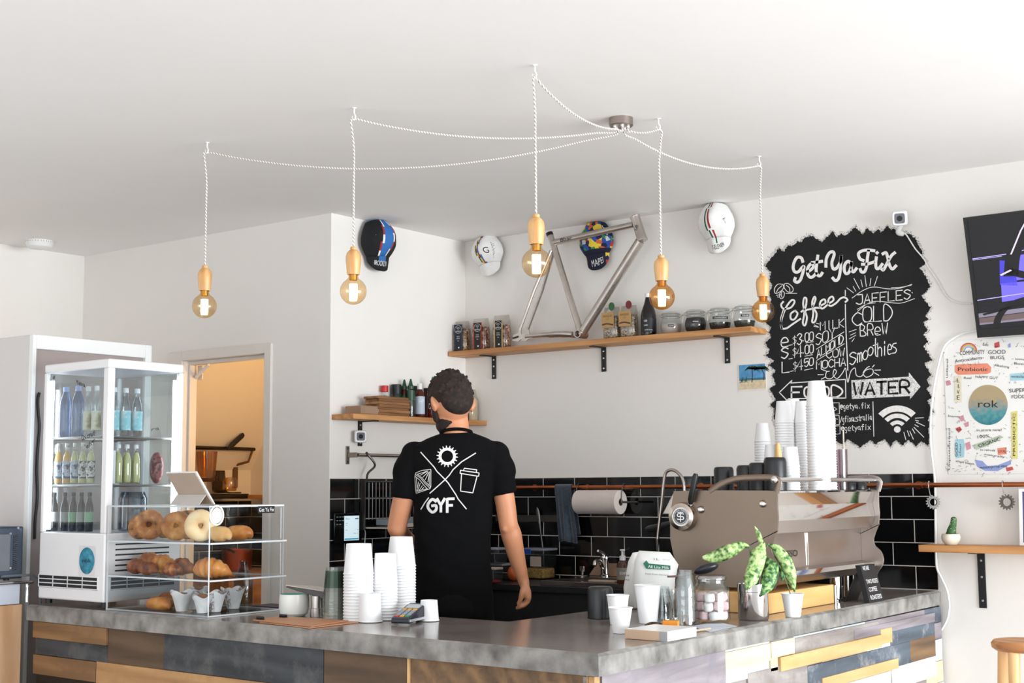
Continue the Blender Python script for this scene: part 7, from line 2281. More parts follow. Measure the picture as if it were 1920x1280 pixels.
# ------------------------------------------------------------------ things on the short leg of the counter
x_, y_, r_, h_ = stand(1126, 1161, 1099, 49, ZC)
def mug(lab, x, y, z, r, h, hand_ang, group=None, name='black_mug'):
    t = thing(name, lab, 'mug', (x, y, z), 0, group)
    MB().lathe([(r * 0.97, 0.0008), (r, 0.002), (r, h * 0.86), (r * 0.93, h * 0.96), (r * 0.80, h), (0, h), (0, h - 0.004), (r * 0.78, h - 0.005), (r * 0.93, h * 0.84), (r * 0.94, 0.002)], (0, 0, 0), 36).build('mug_body', mat('mug_black', '15171B', 0.32, var=0.05), t, world=False)
    if hand_ang is not None:
        a = hand_ang
        c, s_ = cos(a), sin(a)
        P_ = [(r * 0.97, h * 0.22), (r * 1.25, h * 0.24), (r * 1.48, h * 0.48), (r * 1.30, h * 0.74), (r * 0.97, h * 0.76)]
        MB().tube(smoothpath([(q * c, q * s_, z_) for q, z_ in P_], 4), 0.0048, 10, flat=1.4).build('handle', mat('mug_black', '15171B', 0.32), t, world=False)
    return t
mug('matt black cup standing upside down on the inner edge of the counter', x_, y_, ZC, r_, h_, None, None, 'black_cup')
x_, y_, r_, h_ = stand(1164, 1189, 1138, 44, ZC)
rb_ = r_ * 0.66
cup_proto('paper_cup', 'white paper cup nearest the counter corner, front one of three upright cups', r_, rb_, h_, (x_, y_, ZC + 0.0003), 'upright paper cups at the counter corner', True)
c2 = on(1168, 1178, 2, ZC)
x2, y2, r2, h2 = stand(1170, 1176, 1117, 48, ZC)
cup_proto('paper_cup', 'white paper cup standing between the front cup and the tall cup', 0.036, 0.026, h2, (x2 - 0.045, y2 + 0.035, ZC + 0.0003), 'upright paper cups at the counter corner', True)
x3, y3, r3, h3 = stand(1186, 1172, 1097, 50, ZC)
cup_proto('paper_cup', 'tallest of the three upright white paper cups at the counter corner', r3, r3 * 0.68, h3, (x3 + 0.03, y3 + 0.05, ZC + 0.0003), 'upright paper cups at the counter corner', True)
x4, y4, r4, h4 = stand(1487, 1158, 1112, 41, ZC)
cup_proto('paper_cup', 'white paper cup holding plant cuttings near the steel pot', r4, r4 * 0.68, h4, (x4, y4, ZC + 0.0003), None, True)
# small box of sachets
a, b, c = on(1178, 1196, 2, ZC), on(1253, 1203, 2, ZC), on(1290, 1192, 2, ZC)
sx0, sx1, sy0, sy1 = a.x, b.x - 0.002, b.y, c.y
sb_ = thing('sachet_box', 'low beige and white card box on the counter corner', 'box', ((sx0 + sx1) / 2, (sy0 + sy1) / 2, ZC))
hz_ = zat(b.x, b.y, 1184) - ZC
m = MB().box((sx0, sy0, ZC + 0.0006), (sx1, sy1, ZC + hz_))
m.m = [0, 0, 1, 0, 1, 1]
m.build('carton', [WHITE, mat('carton_beige', 'C9AB90', 0.6, var=0.05)], sb_, bevel=0.001)
MB().box((sx1 - 0.028, sy0 - 0.0006, ZC + 0.001), (sx1 - 0.0005, sy0 + 0.001, ZC + hz_ - 0.0005)).build('grey_band', mat('band_grey', '9A9A9C', 0.5), sb_)
p = on(1249, 1171, 2, ZC + hz_)
o = MB().obox((p.x, sy1 + 0.03, ZC + 0.022), (0.024, 0.008, 0), (-0.006, 0.014, 0), (0, 0, 0.018)).build('sachet', mat('sachet_orange', 'D9891F', 0.5), bevel=0.003)
tag(o, 'orange sachet standing behind the low card box', 'sachet')
o = MB().ball((p.x - 0.062, sy1 + 0.036, ZC + 0.0165), (0.036, 0.026, 0.016), 0, 14, 8).build('tea_heap', ramp_mat('tea_brown', 'voronoi', [(0.2, '2E2218'), (0.6, '5E4630'), (0.9, '8A6C48')], 120, 0.9, 0.5))
tag(o, 'small brown heap behind the low card box', 'heap')
# papers and pen in front of the jar
p1, p2, p3, p4 = on(1296, 1174, 2, ZC), on(1330, 1185, 2, ZC), on(1382, 1174, 2, ZC), on(1345, 1166, 2, ZC)
o = MB().hexa([V((q.x, q.y, ZC + 0.0006)) for q in (p1, p2, p3, p4)], [V((q.x, q.y, ZC + 0.0014)) for q in (p1, p2, p3, p4)]).build('leaflet', mat('leaflet_blue', 'C3CBD6', 0.5, var=0.12, scale=20))
tag(o, 'pale blue leaflet lying in front of the marshmallow jar', 'leaflet')
p = on(1303, 1180, 2, ZC)
o = MB().tube([on(1292, 1187, 2, ZC) + V((-0.004, 0, 0.0045)), on(1334, 1181, 2, ZC) + V((-0.004, 0, 0.0045))], 0.004, 10).build('pen', mat('pen_beige', 'B9A792', 0.4))
tag(o, 'beige pen lying at the counter edge by the leaflet', 'pen')
p = on(1305, 1172, 2, ZC)
o = MB().tube([p + V((0.0, 0, 0.006)), p + V((-0.02, 0.05, 0.006))], 0.0045, 10).build('pen', mat('pen_slate', '4A4F5C', 0.4))
tag(o, 'dark slate pen lying on the leaflet', 'pen')
# faceted glasses nested upside down
FGL = clear('tumbler_glass', 'F0F4F4', 0.16, 0.02)
def tumbler(lab, x, y, z, r, h, group):
    t = thing('drinking_glass', lab, 'glass', (x, y, z), 0, group)
    m = MB()
    n = 40
    rows_ = [(0.0, 1.0, 0), (0.35, 0.97, 0), (0.42, 0.93, 1), (0.95, 0.72, 1), (1.0, 0.68, 0)]
    rin = [(1.0 - 0.08, 0.60), (0.40, 0.86), (0.0, 0.93)]
    for (f, rr_, fa_) in rows_:
        for k in range(n):
            a_ = 2 * PI * k / n
            q = r * rr_ * (1 - 0.05 * fa_ * (0.5 + 0.5 * cos(10 * a_)))
            m.v.append(V((q * cos(a_), q * sin(a_), f * h + 0.0008)))
    for (f, rr_) in rin[::-1][::-1]:
        for k in range(n):
            a_ = 2 * PI * k / n
            m.v.append(V((r * rr_ * cos(a_), r * rr_ * sin(a_), f * h + 0.0008)))
    def ring(i, j):
        for k in range(n):
            m.f.append([i * n + k, i * n + (k + 1) % n, j * n + (k + 1) % n, j * n + k])
            m.m.append(0)
    for i in range(4):
        ring(i, i + 1)
    m.f.append([4 * n + k for k in range(n)])
    m.f.append([5 * n + k for k in range(n - 1, -1, -1)])
    m.m += [0, 0]
    ring(5, 6), ring(6, 7), ring(7, 0)
    m.build('glass_wall', FGL, t, world=False, sharp=25)
    return t
gg = 'upturned drinking glasses beside the marshmallow jar'
xg, yg, rg_, hg = stand(1241, 1164, 1100, 42, ZC)
tumbler('lower drinking glass of the short stack behind the orange sachet', xg, yg, ZC, rg_, 0.08, gg)
tumbler('upper drinking glass of the short stack behind the orange sachet', xg, yg, ZC + max(hg - 0.08, 0.028), rg_ * 0.99, 0.08, gg)
xg, yg, rg_, hg = stand(1286, 1172, 1068, 37, ZC)
pg = (hg - 0.085) / 3
for k in range(4):
    tumbler('drinking glass, %s of the tall stack next to the marshmallow jar' % ('lowest', 'second from the bottom', 'third from the bottom', 'topmost')[k], xg, yg, ZC + k * pg, rg_ * 1.06, 0.085, gg)
xg2, yg2, rg2, hg2 = stand(1266, 1166, 1104, 30, ZC)
tumbler('drinking glass standing between the short and the tall glass stacks', xg2 - 0.05, yg2 + 0.06, ZC, 0.033, 0.10, gg)
o = MB().tube([V((xg - 0.03, yg + 0.085, ZC + 0.157)), V((xg + 0.055, yg + 0.155, ZC + 0.175))], [0.006, 0.006], 8, flat=0.5).build('spoon_handle_stick', mat('stick_mauve', '8E7A76', 0.6))
bpy.data.objects.remove(o)
# marshmallow jar
xj, yj, rj_, hj = stand(1335, 1170, 1078, 70, ZC)
mj = thing('marshmallow_jar', 'round glass jar of pink and white marshmallows', 'jar', (xj, yj, ZC))
MB().lathe([(0, 0.003), (rj_ * 0.9, 0.002), (rj_, 0.012), (rj_, hj * 0.68), (rj_ * 0.93, hj * 0.77), (rj_ * 0.78, hj * 0.84), (rj_ * 0.78, hj * 0.90), (rj_ * 0.75, hj * 0.90), (rj_ * 0.75, hj * 0.83), (rj_ * 0.89, hj * 0.75), (rj_ * 0.965, hj * 0.67), (rj_ * 0.965, 0.014), (0, 0.007)], (0, 0, 0), 40).build('jar_body', GLASS, mj, world=False)
MB().lathe([(0, hj * 0.903), (rj_ * 0.8, hj * 0.903), (rj_ * 0.84, hj * 0.92), (rj_ * 0.84, hj * 0.965), (rj_ * 0.78, hj), (0, hj)], (0, 0, 0), 40).build('jar_lid', clear('lid_glass', 'DAD6D2', 0.25, 0.1), mj, world=False)
MP, MWH = mat('marshmallow_pink', 'EBC6C9', 0.8, var=0.05), mat('marshmallow_white', 'F1EEE9', 0.8, var=0.02)
rm = random.Random(12)
k = 0
lay = [(0.020, 7), (0.050, 7), (0.080, 6)]
nmm = 0
for li, (z_, n_) in enumerate(lay):
    for q in range(n_ + 1):
        if q == n_:
            px_, py_ = 0.0, 0.0
        else:
            a = 2 * PI * q / n_ + li * 0.45
            R2 = rj_ * 0.965 - 0.0195
            px_, py_ = R2 * cos(a), R2 * sin(a)
        pink = (q + li) % 3 != 0
        mm = MB()
        r_ = 0.0170
        mm.lathe([(0, -0.0135), (r_ * 0.7, -0.0135), (r_ * 0.97, -0.009), (r_, 0), (r_ * 0.97, 0.009), (r_ * 0.7, 0.0135), (0, 0.0135)], (0, 0, 0), 18, 0, (rm.uniform(-.25, .25), rm.uniform(-.25, .25), 1))
        o = mm.build('marshmallow', MP if pink else MWH)
        o.location = (xj + px_, yj + py_, ZC + z_ + 0.004)
        row = ('bottom', 'middle', 'top')[li]
        tag(o, '%s marshmallow in the %s layer of the glass jar' % ('pink' if pink else 'white', row), 'marshmallow', '%s marshmallows, %s layer' % ('pink' if pink else 'white', row))
# black ladle across the jar lid
zl = ZC + hj + 0.004
m = MB().ball((xj - 0.018, yj + 0.0, zl + 0.017), (0.044, 0.030, 0.016), 0, 20, 10, Matrix.Rotation(-0.35, 3, 'Y') @ Matrix.Rotation(0.5, 3, 'Z'))
sc_ = thing('serving_scoop', 'black scoop resting on the lid of the marshmallow jar', 'scoop', (xj, yj, zl))
m.build('scoop_bowl', mat('scoop_black', '14171F', 0.3), sc_)
MB().tube(smoothpath([(xj - 0.05, yj - 0.01, zl + 0.004), (xj - 0.10, yj - 0.02, zl - 0.008), (xj - 0.15, yj - 0.03, zl - 0.012)], 4), 0.006, 10, flat=0.6).build('handle', mat('scoop_handle_mauve', '7D6A66', 0.5), sc_)

# steel pot with the spotted plant
xp, yp, rp, hp = stand(1413, 1164, 1094, 59, ZC)
sp_ = thing('potted_plant', 'pale green speckled plant in a shiny steel pot on the counter', 'potted plant', (xp, yp, ZC))
MB().lathe([(0, 0.001), (rp * 0.92, 0.001), (rp * 0.97, 0.006), (rp * 0.97, hp * 0.78), (rp, hp * 0.79), (rp * 1.0, hp), (rp * 0.96, hp), (rp * 0.94, hp * 0.8), (rp * 0.93, 0.01), (0, 0.008)], (xp, yp, ZC), 44).build('steel_pot', mat('pot_steel', 'B9B5B2', 0.14, 1.0, var=0.05), sp_)
MB().lathe([(0, hp * 0.86), (rp * 0.94, hp * 0.85), (rp * 0.93, hp * 0.8), (0, hp * 0.8)], (xp, yp, ZC), 24).build('soil', mat('soil', '4A3A2E', 0.95), sp_)
def leafmat(name, stops, sc_):
    return ramp_mat(name, 'noise', stops, sc_, 0.4, 0.15, 7)
LF1 = leafmat('leaf_pale', [(0.36, '2F5A2E'), (0.46, '7FA85E'), (0.56, 'B9D08C'), (0.75, 'D2E0AC')], 70)
LF2 = leafmat('leaf_green', [(0.38, '22462A'), (0.5, '4E7F45'), (0.6, '8FB56A'), (0.78, 'BFD593')], 80)
STEM = mat('stem_green', '4E7040', 0.5)
dpl = dist((xp, yp, 1.05))
def leaf(name, pts, widths, ma, parent, dd=(0, 0, 0), curl=0.25, tip=None):
    """leaf along a spine given by picture points at the plant's own distance plus an offset towards or away"""
    n0 = len(pts)
    sp0 = [deep(u, v, dpl + dd[min(i, len(dd) - 1)]) for i, (u, v) in enumerate(pts)]
    S = smoothpath(sp0, 7)
    N_ = len(S)
    m = MB()
    nw = 6
    view = (EYE - S[N_ // 2]).normalized()
    for i, p in enumerate(S):
        t = i / (N_ - 1)
        f = t * (len(widths) - 1)
        k_ = min(int(f), len(widths) - 2)
        w = widths[k_] + (widths[k_ + 1] - widths[k_]) * (f - k_)
        d = (S[min(i + 1, N_ - 1)] - S[max(i - 1, 0)]).normalized()
        sd = d.cross(view).normalized()
        nr = sd.cross(d).normalized()
        for k in range(nw + 1):
            s_ = -1 + 2 * k / nw
            q = p + sd * (s_ * w * 0.5) - nr * (curl * w * s_ * s_) + nr * (0.0012 * sin(i * 1.7 + k))
            m.v.append(q)
    for i in range(N_ - 1):
        for k in range(nw):
            q = i * (nw + 1) + k
            m.f.append([q, q + 1, q + nw + 2, q + nw + 1])
            m.m.append(0)
    o = m.build(name, ma, parent, sharp=80)
    so = o.modifiers.new('thick', 'SOLIDIFY')
    so.thickness = 0.0012
    return o
PXM = dpl / FPX
wl = lambda *a: [x * PXM for x in a]
leaf('leaf', [(1405, 1024), (1390, 1023), (1365, 1034), (1340, 1044), (1317, 1045)], wl(4, 14, 25, 27, 22, 6), LF1, sp_, (0.0, 0.0, 0.0, 0.02, 0.03))
leaf('leaf', [(1429, 1024), (1426, 1012), (1421, 998), (1415, 986)], wl(6, 10, 8, 1), LF1, sp_, (0.0, -0.01, -0.02))
leaf('leaf', [(1432, 1016), (1424, 1036), (1416, 1062), (1407, 1087), (1399, 1105)], wl(8, 30, 30, 26, 4), LF1, sp_, (-0.01, -0.03, -0.05, -0.07))
leaf('leaf', [(1412, 1070), (1407, 1085), (1401, 1104)], wl(14, 24, 3), LF2, sp_, (-0.02, -0.045, -0.06))
leaf('leaf', [(1436, 1046), (1444, 1060), (1443, 1082), (1436, 1100), (1424, 1118)], wl(10, 30, 30, 24, 4), LF2, sp_, (0.0, -0.03, -0.05, -0.06))
leaf('leaf', [(1440, 1020), (1455, 1028), (1472, 1050), (1482, 1074), (1487, 1092), (1490, 1110)], wl(3, 18, 24, 22, 12, 3), LF1, sp_, (0.02, 0.0, -0.01, -0.02, -0.03))
leaf('leaf', [(1452, 1040), (1466, 1058), (1478, 1084), (1486, 1104)], wl(4, 9, 8, 2), LF2, sp_, (0.03, 0.02, 0.0, -0.01))
leaf('leaf', [(1462, 1060), (1467, 1070), (1463, 1082)], wl(4, 14, 3), LF2, sp_, (0.05, 0.05, 0.05))
base_ = V((xp, yp, ZC + hp * 0.84))
for k, (u, v, dd_) in enumerate(((1405, 1024, 0.0), (1429, 1022, 0.0), (1432, 1016, -0.01), (1436, 1046, 0.0), (1440, 1020, 0.02), (1462, 1060, 0.05))):
    e = deep(u, v, dpl + dd_)
    mid_ = base_.lerp(e, 0.5) + V((0, 0, 0.02))
    MB().tube(smoothpath([base_ + V((0.006 * (k - 2), 0.004 * k, 0)), mid_, e], 5), 0.0026, 7).build('stem', STEM, sp_)
# cuttings in the paper cup
cu = thing('plant_cutting', 'thin green plant cutting standing in the white paper cup', 'plant', (x4, y4, ZC + 0.006))
e1 = deep(1466, 1072, dist((x4, y4, 1.0)) + 0.02)
MB().tube(smoothpath([(x4 + 0.004, y4, ZC + 0.008), (x4 - 0.012, y4 + 0.004, ZC + h4 + 0.004), e1], 5), 0.0018, 7).build('stem', STEM, cu)
m = MB()
dpl_old = dpl
leaf('leaf', [(1467, 1090), (1468, 1078), (1464, 1066)], wl(3, 14, 3), LF2, cu, (0.16, 0.16, 0.16))

# milk pouches at the inner edge of the counter
pm_ = on(1222, 1080, 1, 4.28)
MPM = mat('pouch_white', 'E3E3E0', 0.4, var=0.03, scale=10)
mp_ = thing('milk_pouch', 'big white milk pouch with a green banner behind the drinking glasses', 'pouch', (pm_.x, 4.28, ZC))
vd = (EYE - V((pm_.x, 4.28, 1.34)))
vd.z = 0
vd.normalize()
sd = V((-vd.y, vd.x, 0))
oc = [(1198, 1032), (1256, 1035), (1272, 1058), (1266, 1085), (1262, 1140), (1190, 1140), (1186, 1090), (1190, 1050)]
dm = dist((pm_.x, 4.28, 1.0))
def pouch(parent, outline, d0, thick):
    F_ = [deep(u, v, d0) for u, v in outline]
    c0 = sum(F_, V((0, 0, 0))) / len(F_)
    F_ = [V((q.x, q.y, max(q.z, ZC + 0.001))) for q in F_]
    c0.z = max(c0.z, ZC + 0.05)
    m = MB()
    n = len(F_)
    rings = [F_, [q.lerp(c0, 0.10) + vd * thick * 0.30 for q in F_], [q.lerp(c0, 0.4) + vd * thick * 0.5 for q in F_], [c0 + vd * thick * 0.52]]
    back = [[q.lerp(c0, 0.10) - vd * thick * 0.30 for q in F_], [q.lerp(c0, 0.4) - vd * thick * 0.5 for q in F_], [c0 - vd * thick * 0.52]]
    for rgs, sg in ((rings, 1), ([F_] + back, -1)):
        o = len(m.v)
        for r_ in rgs[:-1]:
            m.v += [V((q.x, q.y, max(q.z, ZC + 0.001))) for q in r_]
        m.v.append(rgs[-1][0])
        for j in range(len(rgs) - 2):
            for k in range(n):
                f = [o + j * n + k, o + j * n + (k + 1) % n, o + (j + 1) * n + (k + 1) % n, o + (j + 1) * n + k]
                m.f.append(f if sg > 0 else f[::-1])
                m.m.append(0)
        j = len(rgs) - 2
        for k in range(n):
            f = [o + j * n + k, o + j * n + (k + 1) % n, len(m.v) - 1]
            m.f.append(f if sg > 0 else f[::-1])
            m.m.append(0)
    return m.build('pouch_film', MPM, parent, sharp=70)
pouch(mp_, oc, dm, 0.07)
off = dm - 0.042
prt = MB()
prt.add([deep(u, v, off) for u, v in ((1206, 1056), (1212, 1050), (1216, 1056), (1257, 1060), (1257, 1068), (1212, 1066))], [(0, 1, 2, 3, 4, 5)])
pbn = prt.build('green_banner', mat('banner_green', '1F6E55', 0.5), mp_, smooth=False)
a_, b_ = deep(1214, 1064, off - 0.001), deep(1256, 1067, off - 0.001)
MB().text('All Lite Milk', (a_ + b_) / 2, b_ - a_, (0, 0, 1), 0.010, 0, (b_ - a_).length * 0.95).build('lettering', INKW, pbn, smooth=False)
m = MB()
for (tx_, u, v, w_, h__) in (('1L', 1231, 1050, 10, 0.008), ('full cream', 1249, 1050, 12, 0.004), ('fresh from the farm', 1232, 1078, 44, 0.006), ('2 LITRES', 1215, 1110, 18, 0.008)):
    c_ = deep(u, v, off - 0.001)
    m.text(tx_, c_, b_ - a_, (0, 0, 1), h__, 0, w_ * dm / FPX)
m.build('small_print', mat('print_grey', '6B6F6B', 0.6), mp_, smooth=False)
m2 = thing('milk_pouch', 'narrower white milk pouch leaning behind the tall paper cup', 'pouch', (pm_.x - 0.1, 4.33, ZC))
o2_ = [(1178, 1052), (1186, 1036), (1198, 1034), (1200, 1060), (1201, 1140), (1172, 1140), (1169, 1100)]
pouch(m2, o2_, dm + 0.13, 0.05)
m = MB()
for (tx_, u, v, w_, h__) in (('MILK', 1176, 1088, 9, 0.006), ('BAR', 1176, 1080, 8, 0.006), ('2L', 1190, 1082, 6, 0.006), ('MILK', 1190, 1090, 8, 0.006)):
    c_ = deep(u, v, dm + 0.098)
    m.text(tx_, c_, b_ - a_, (0, 0, 1), h__, 0, w_ * dm / FPX)
m.build('small_print', INKB, m2, smooth=False)

# slanted black roastery sign near the wall
B1, B2 = on(1633, 1131, 2, ZC), on(1657, 1126, 2, ZC)
B1 = V((B1.x - 0.004, B1.y, ZC + 0.0006))
ft = V((0, B2.y - B1.y, 0))
Wd = max((B2 - B1).length, 0.11)
fx_ = V((0.0, 1.0, 0)) * Wd
T1 = on(1613, 1060, 0, B1.x - 0.07)
hs = T1.z - ZC
lean_ = V((-0.07, T1.y - B1.y, hs - 0.0006))
sg = thing('roastery_sign', 'slanted black card sign with white capitals at the far end of the counter', 'sign', (B1.x - 0.03, B1.y + Wd / 2, ZC))
th_ = V((-0.022, 0, 0.0))
MB().hexa([B1, B1 + fx_, B1 + fx_ + th_, B1 + th_], [B1 + lean_, B1 + lean_ + fx_, B1 + lean_ + fx_ + th_, B1 + lean_ + th_]).build('sign_board', mat('sign_black', '17181B', 0.5), sg, bevel=0.001)
MB().hexa([B1 + th_ + V((-0.09, 0.01, 0)), B1 + th_ + V((-0.09, Wd - 0.01, 0)), B1 + th_ + V((-0.085, Wd - 0.01, 0)), B1 + th_ + V((-0.085, 0.01, 0))], [B1 + lean_ * 0.8 + th_ + V((-0.008, 0.01, 0)), B1 + lean_ * 0.8 + th_ + V((-0.008, Wd - 0.01, 0)), B1 + lean_ * 0.8 + th_ + V((-0.003, Wd - 0.01, 0)), B1 + lean_ * 0.8 + th_ + V((-0.003, 0.01, 0))]).build('back_strut', BLACK, sg)
m = MB()
no = V((0.0012, 0, 0.0004))
for (w_, f, wd_) in (('WE ARE', 0.86, 0.42), ('TWO RIDES', 0.50, 0.78), ('COFFEE', 0.29, 0.55), ('ROASTERS', 0.08, 0.75)):
    m.text(w_, B1 + lean_ * f + V((0, Wd * (0.30 if f > 0.8 else (0.5 if wd_ > 0.6 else 0.42)), 0)) + no, (0, 1, 0), lean_, 0.020, 0, Wd * wd_)
m.build('lettering', INKW, sg, smooth=False)
# ------------------------------------------------------------------ espresso machine
YN, YF = 4.48, 5.40
MS = mat('machine_steel', '8C7D70', 0.42, 1.0, var=0.06, scale=3)
MIR = mat('mirror_steel', 'D6D2CE', 0.05, 1.0, var=0.01)
SAT = mat('satin_steel', 'B5ABA5', 0.3, 1.0, var=0.06, scale=6)
em = thing('espresso_machine', 'large steel espresso machine with curved side panels on the counter', 'espresso machine', (-2.45, 4.94, ZC))
WB = thing('wooden_plinth', 'pale wooden plinth carrying the espresso machine', 'plinth', (-2.45, 4.72, ZC))
zpl = zat(-2.247, 4.437, 1113) - ZC
MB().box((-2.66, 4.437, ZC + 0.001), (-2.247, 4.994, ZC + zpl)).build('board_box', wood('plinth_wood', 'D09A55', 'E3B679', 1, 0.5, 5.0), WB, bevel=0.002)
near = lambda u, v: on(u, v, 1, YN)
farp = lambda u, v: on(u, v, 1, YF)
top_l = [near(u, v) for u, v in ((1263, 920.5), (1294, 919.5), (1338, 919), (1442, 919.5))]
outl = [near(u, v) for u, v in ((1457.5, 921), (1457, 938), (1457.5, 954), (1458.7, 972), (1457, 995))]
low = [farp(u, v) for u, v in ((1638, 997), (1631, 1015), (1628.5, 1026), (1631, 1036), (1641, 1046), (1646, 1057), (1647, 1066), (1644, 1076), (1638, 1084))]
dxx = outl[-1].x - low[0].x
dzz = outl[-1].z - low[0].z
prof = [(p.x, p.z) for p in outl] + [(p.x + dxx, p.z + dzz) for p in low]
zbot = ZC + zpl + 0.002
prof.append((prof[-1][0] - 0.01, zbot + 0.012))
prof.append((-2.56, zbot + 0.012))
left = [near(u, v) for u, v in ((1280, 1085), (1269, 1059), (1262, 1038), (1256.5, 1010), (1256.5, 982), (1258, 954), (1261, 935))]
prof += [(p.x, p.z) for p in left]
prof += [(p.x, p.z) for p in top_l]
sm = smoothpath([(x_, 0, z_) for x_, z_ in prof[:13]], 5)
full = [(x_, max(z_, zbot + 0.006)) for x_, z_ in [(q.x, q.z) for q in sm] + prof[13:]]
hnd = [near(u, v) for u, v in ((1330, 922), (1347, 910), (1364, 902), (1384, 897), (1410, 895.5), (1440, 895), (1453, 897), (1459, 903), (1458, 912), (1455, 923))]
for (y_, nm) in ((YN, 'side_panel'), (YF, 'side_panel')):
    m = MB()
    m.prism([V((x_, y_, z_)) for x_, z_ in full], (0, 0.008, 0))
    hp_ = smoothpath([V((p.x, y_ + 0.004, p.z)) for p in hnd], 5)
    m.tube(hp_, [0.0135] * 8 + [0.012] * (len(hp_) - 8), 10, up=V((0, 1, 0)), flat=0.4)
    m.build(nm, MS if y_ == YN else SAT, em, sharp=40, bevel=0.0012)
ztop = top_l[1].z - 0.004
xb_, xf_ = top_l[0].x + 0.03, outl[0].x - 0.012
fp = [(xf_ - 0.02, ztop), (xf_ - 0.004, ztop - 0.006), (xf_ + 0.004, ztop - 0.055)]
fz = [farp(1640, v).z for v in (942, 967, 988, 1050, 1060, 1085, 1098)]
zlim = zbot + 0.012
fz = [max(z_, zlim + 0.006 * (7 - i)) for i, z_ in enumerate(fz)]
body = [(xb_, ztop), (xf_ - 0.010, ztop), (xf_ - 0.004, ztop - 0.006), (xf_ - 0.016, fz[0]), (xf_ - 0.006, fz[1]), (xf_ - 0.022, fz[2]), (xf_ - 0.072, fz[2] - 0.004), (xf_ - 0.070, fz[3]), (xf_ - 0.016, fz[3] - 0.006), (xf_ - 0.008, fz[4]), (xf_ - 0.03, fz[5]), (xf_ - 0.035, zbot + 0.02), (xb_ + 0.05, zbot + 0.02), (xb_ + 0.02, zbot + 0.1), (xb_ - 0.02, ztop - 0.05)]
m = MB()
n = len(body)
A_ = [V((x_, YN + 0.009, z_)) for x_, z_ in body]
B_ = [V((x_, YF - 0.001, z_)) for x_, z_ in body]
m.add(A_ + B_, [])
mi = [2, 1, 1, 1, 0, 0, 2, 0, 1, 0, 0, 2, 2, 2, 2]
for k in range(n):
    m.f.append([k, (k + 1) % n, n + (k + 1) % n, n + k])
    m.m.append(mi[k])
m.f += [list(range(n - 1, -1, -1)), [n + k for k in range(n)]]
m.m += [2, 2]
m.build('machine_body', [SAT, MIR, SAT], em, sharp=8)
XW = xf_ - 0.0705
seam = on(1513, 1020, 0, XW).y
MB().tube([(XW + 0.001, seam, fz[2] - 0.008), (XW + 0.001, seam, fz[3] + 0.004)], 0.004, 8).build('seam_rod', MIR, em)
e1_, e2_ = on(1495, 1042, 0, XW), on(1449, 1044, 0, XW)
MB().text('SYNESSO', V((XW + 0.0022, (e1_.y + e2_.y) / 2, e1_.z)), (0, 1, 0), (0, 0, 1), 0.024, 0, abs(e1_.y - e2_.y)).build('lettering', INKB, em, smooth=False)
# rail along the cup tray
RBz = near(1455, 899).z
RBx = near(1455, 899).x - 0.004
MB().tube([(RBx, YN - 0.004, RBz), (RBx, YF + 0.012, RBz)], 0.0085, 14).build('cup_rail', CHROME, em)
MB().ball((RBx, YN - 0.008, RBz), (0.014, 0.010, 0.014), 0, 16, 10).build('rail_end', CHROME, em)
for (u, v) in ((1315, 955), (1431, 944)):
    p = near(u, v)
    MB().lathe([(0, 0.016), (0.008, 0.014), (0.013, 0.007), (0.014, 0), (0, 0)], (p.x, YN - 0.0005, p.z), 18, 0, (0, -1, 0)).build('panel_stud', CHROME, em)
# round badge
p = near(1283, 968)
R_ = 24.5 * dist(p) / FPX
bd = MB().lathe([(R_ * 1.06, 0.0), (R_ * 1.10, 0.012), (R_ * 1.02, 0.030), (R_ * 0.74, 0.034), (R_ * 0.72, 0.031), (0, 0.031)], (p.x, YN - 0.0005, p.z), 44, 0, (0.10, -1, 0)).build('badge', mat('badge_steel', 'C3B8AE', 0.16, 1.0), em)
bx_, by_ = p.x + 0.0033, YN - 0.0330
dsc = MB().lathe([(0, 0), (R_ * 0.62, 0)], (bx_, by_ + 0.0006, p.z), 40, 0, (0.10, -1, 0)).build('badge_disc', mat('badge_dark', '33363A', 0.4), bd)
m = MB()
bf_ = lambda a, b: V((bx_ + a, by_ - 0.0006 + a * 0.10, p.z + b))
ring = [(R_ * 0.62 * cos(2 * PI * k / 36), R_ * 0.62 * sin(2 * PI * k / 36)) for k in range(37)]
m.ribbon(ring, R_ * 0.05, bf_)
for k in range(36):
    a = 2 * PI * k / 36
    m.ribbon([(R_ * 0.48 * cos(a), R_ * 0.48 * sin(a)), (R_ * 0.55 * cos(a), R_ * 0.55 * sin(a))], R_ * 0.035, bf_)
sS = [(0.26, 0.19), (0.20, 0.22), (-0.18, 0.22), (-0.26, 0.12), (-0.18, 0.02), (0.18, 0.0), (0.26, -0.10), (0.18, -0.20), (-0.20, -0.20), (-0.26, -0.17)]
m.ribbon([(q.x * R_, q.y * R_) for q in smoothpath([(a, b, 0) for a, b in sS], 4)], R_ * 0.075, bf_)
m.ribbon([(-0.22 * R_, 0.34 * R_), (0.22 * R_, 0.34 * R_)], R_ * 0.075, bf_)
m.ribbon([(0, 0.34 * R_), (0, -0.36 * R_)], R_ * 0.075, bf_)
m.build('badge_monogram', INKW, dsc, smooth=False)
# black lever by the badge
a, b = near(1298, 944), near(1311, 888)
MB().tube([a + V((0, -0.012, 0)), a.lerp(b, 0.15) + V((0, -0.02, 0)), a.lerp(b, 0.9) + V((0, -0.024, 0)), b + V((0, -0.024, 0))], [0.008, 0.0105, 0.0115, 0.008], 12).build('steam_lever', BLACK, em)
MB().tube([a + V((0, 0.004, 0)), a + V((0, -0.014, 0))], 0.009, 10).build('lever_pivot', CHROME, em)
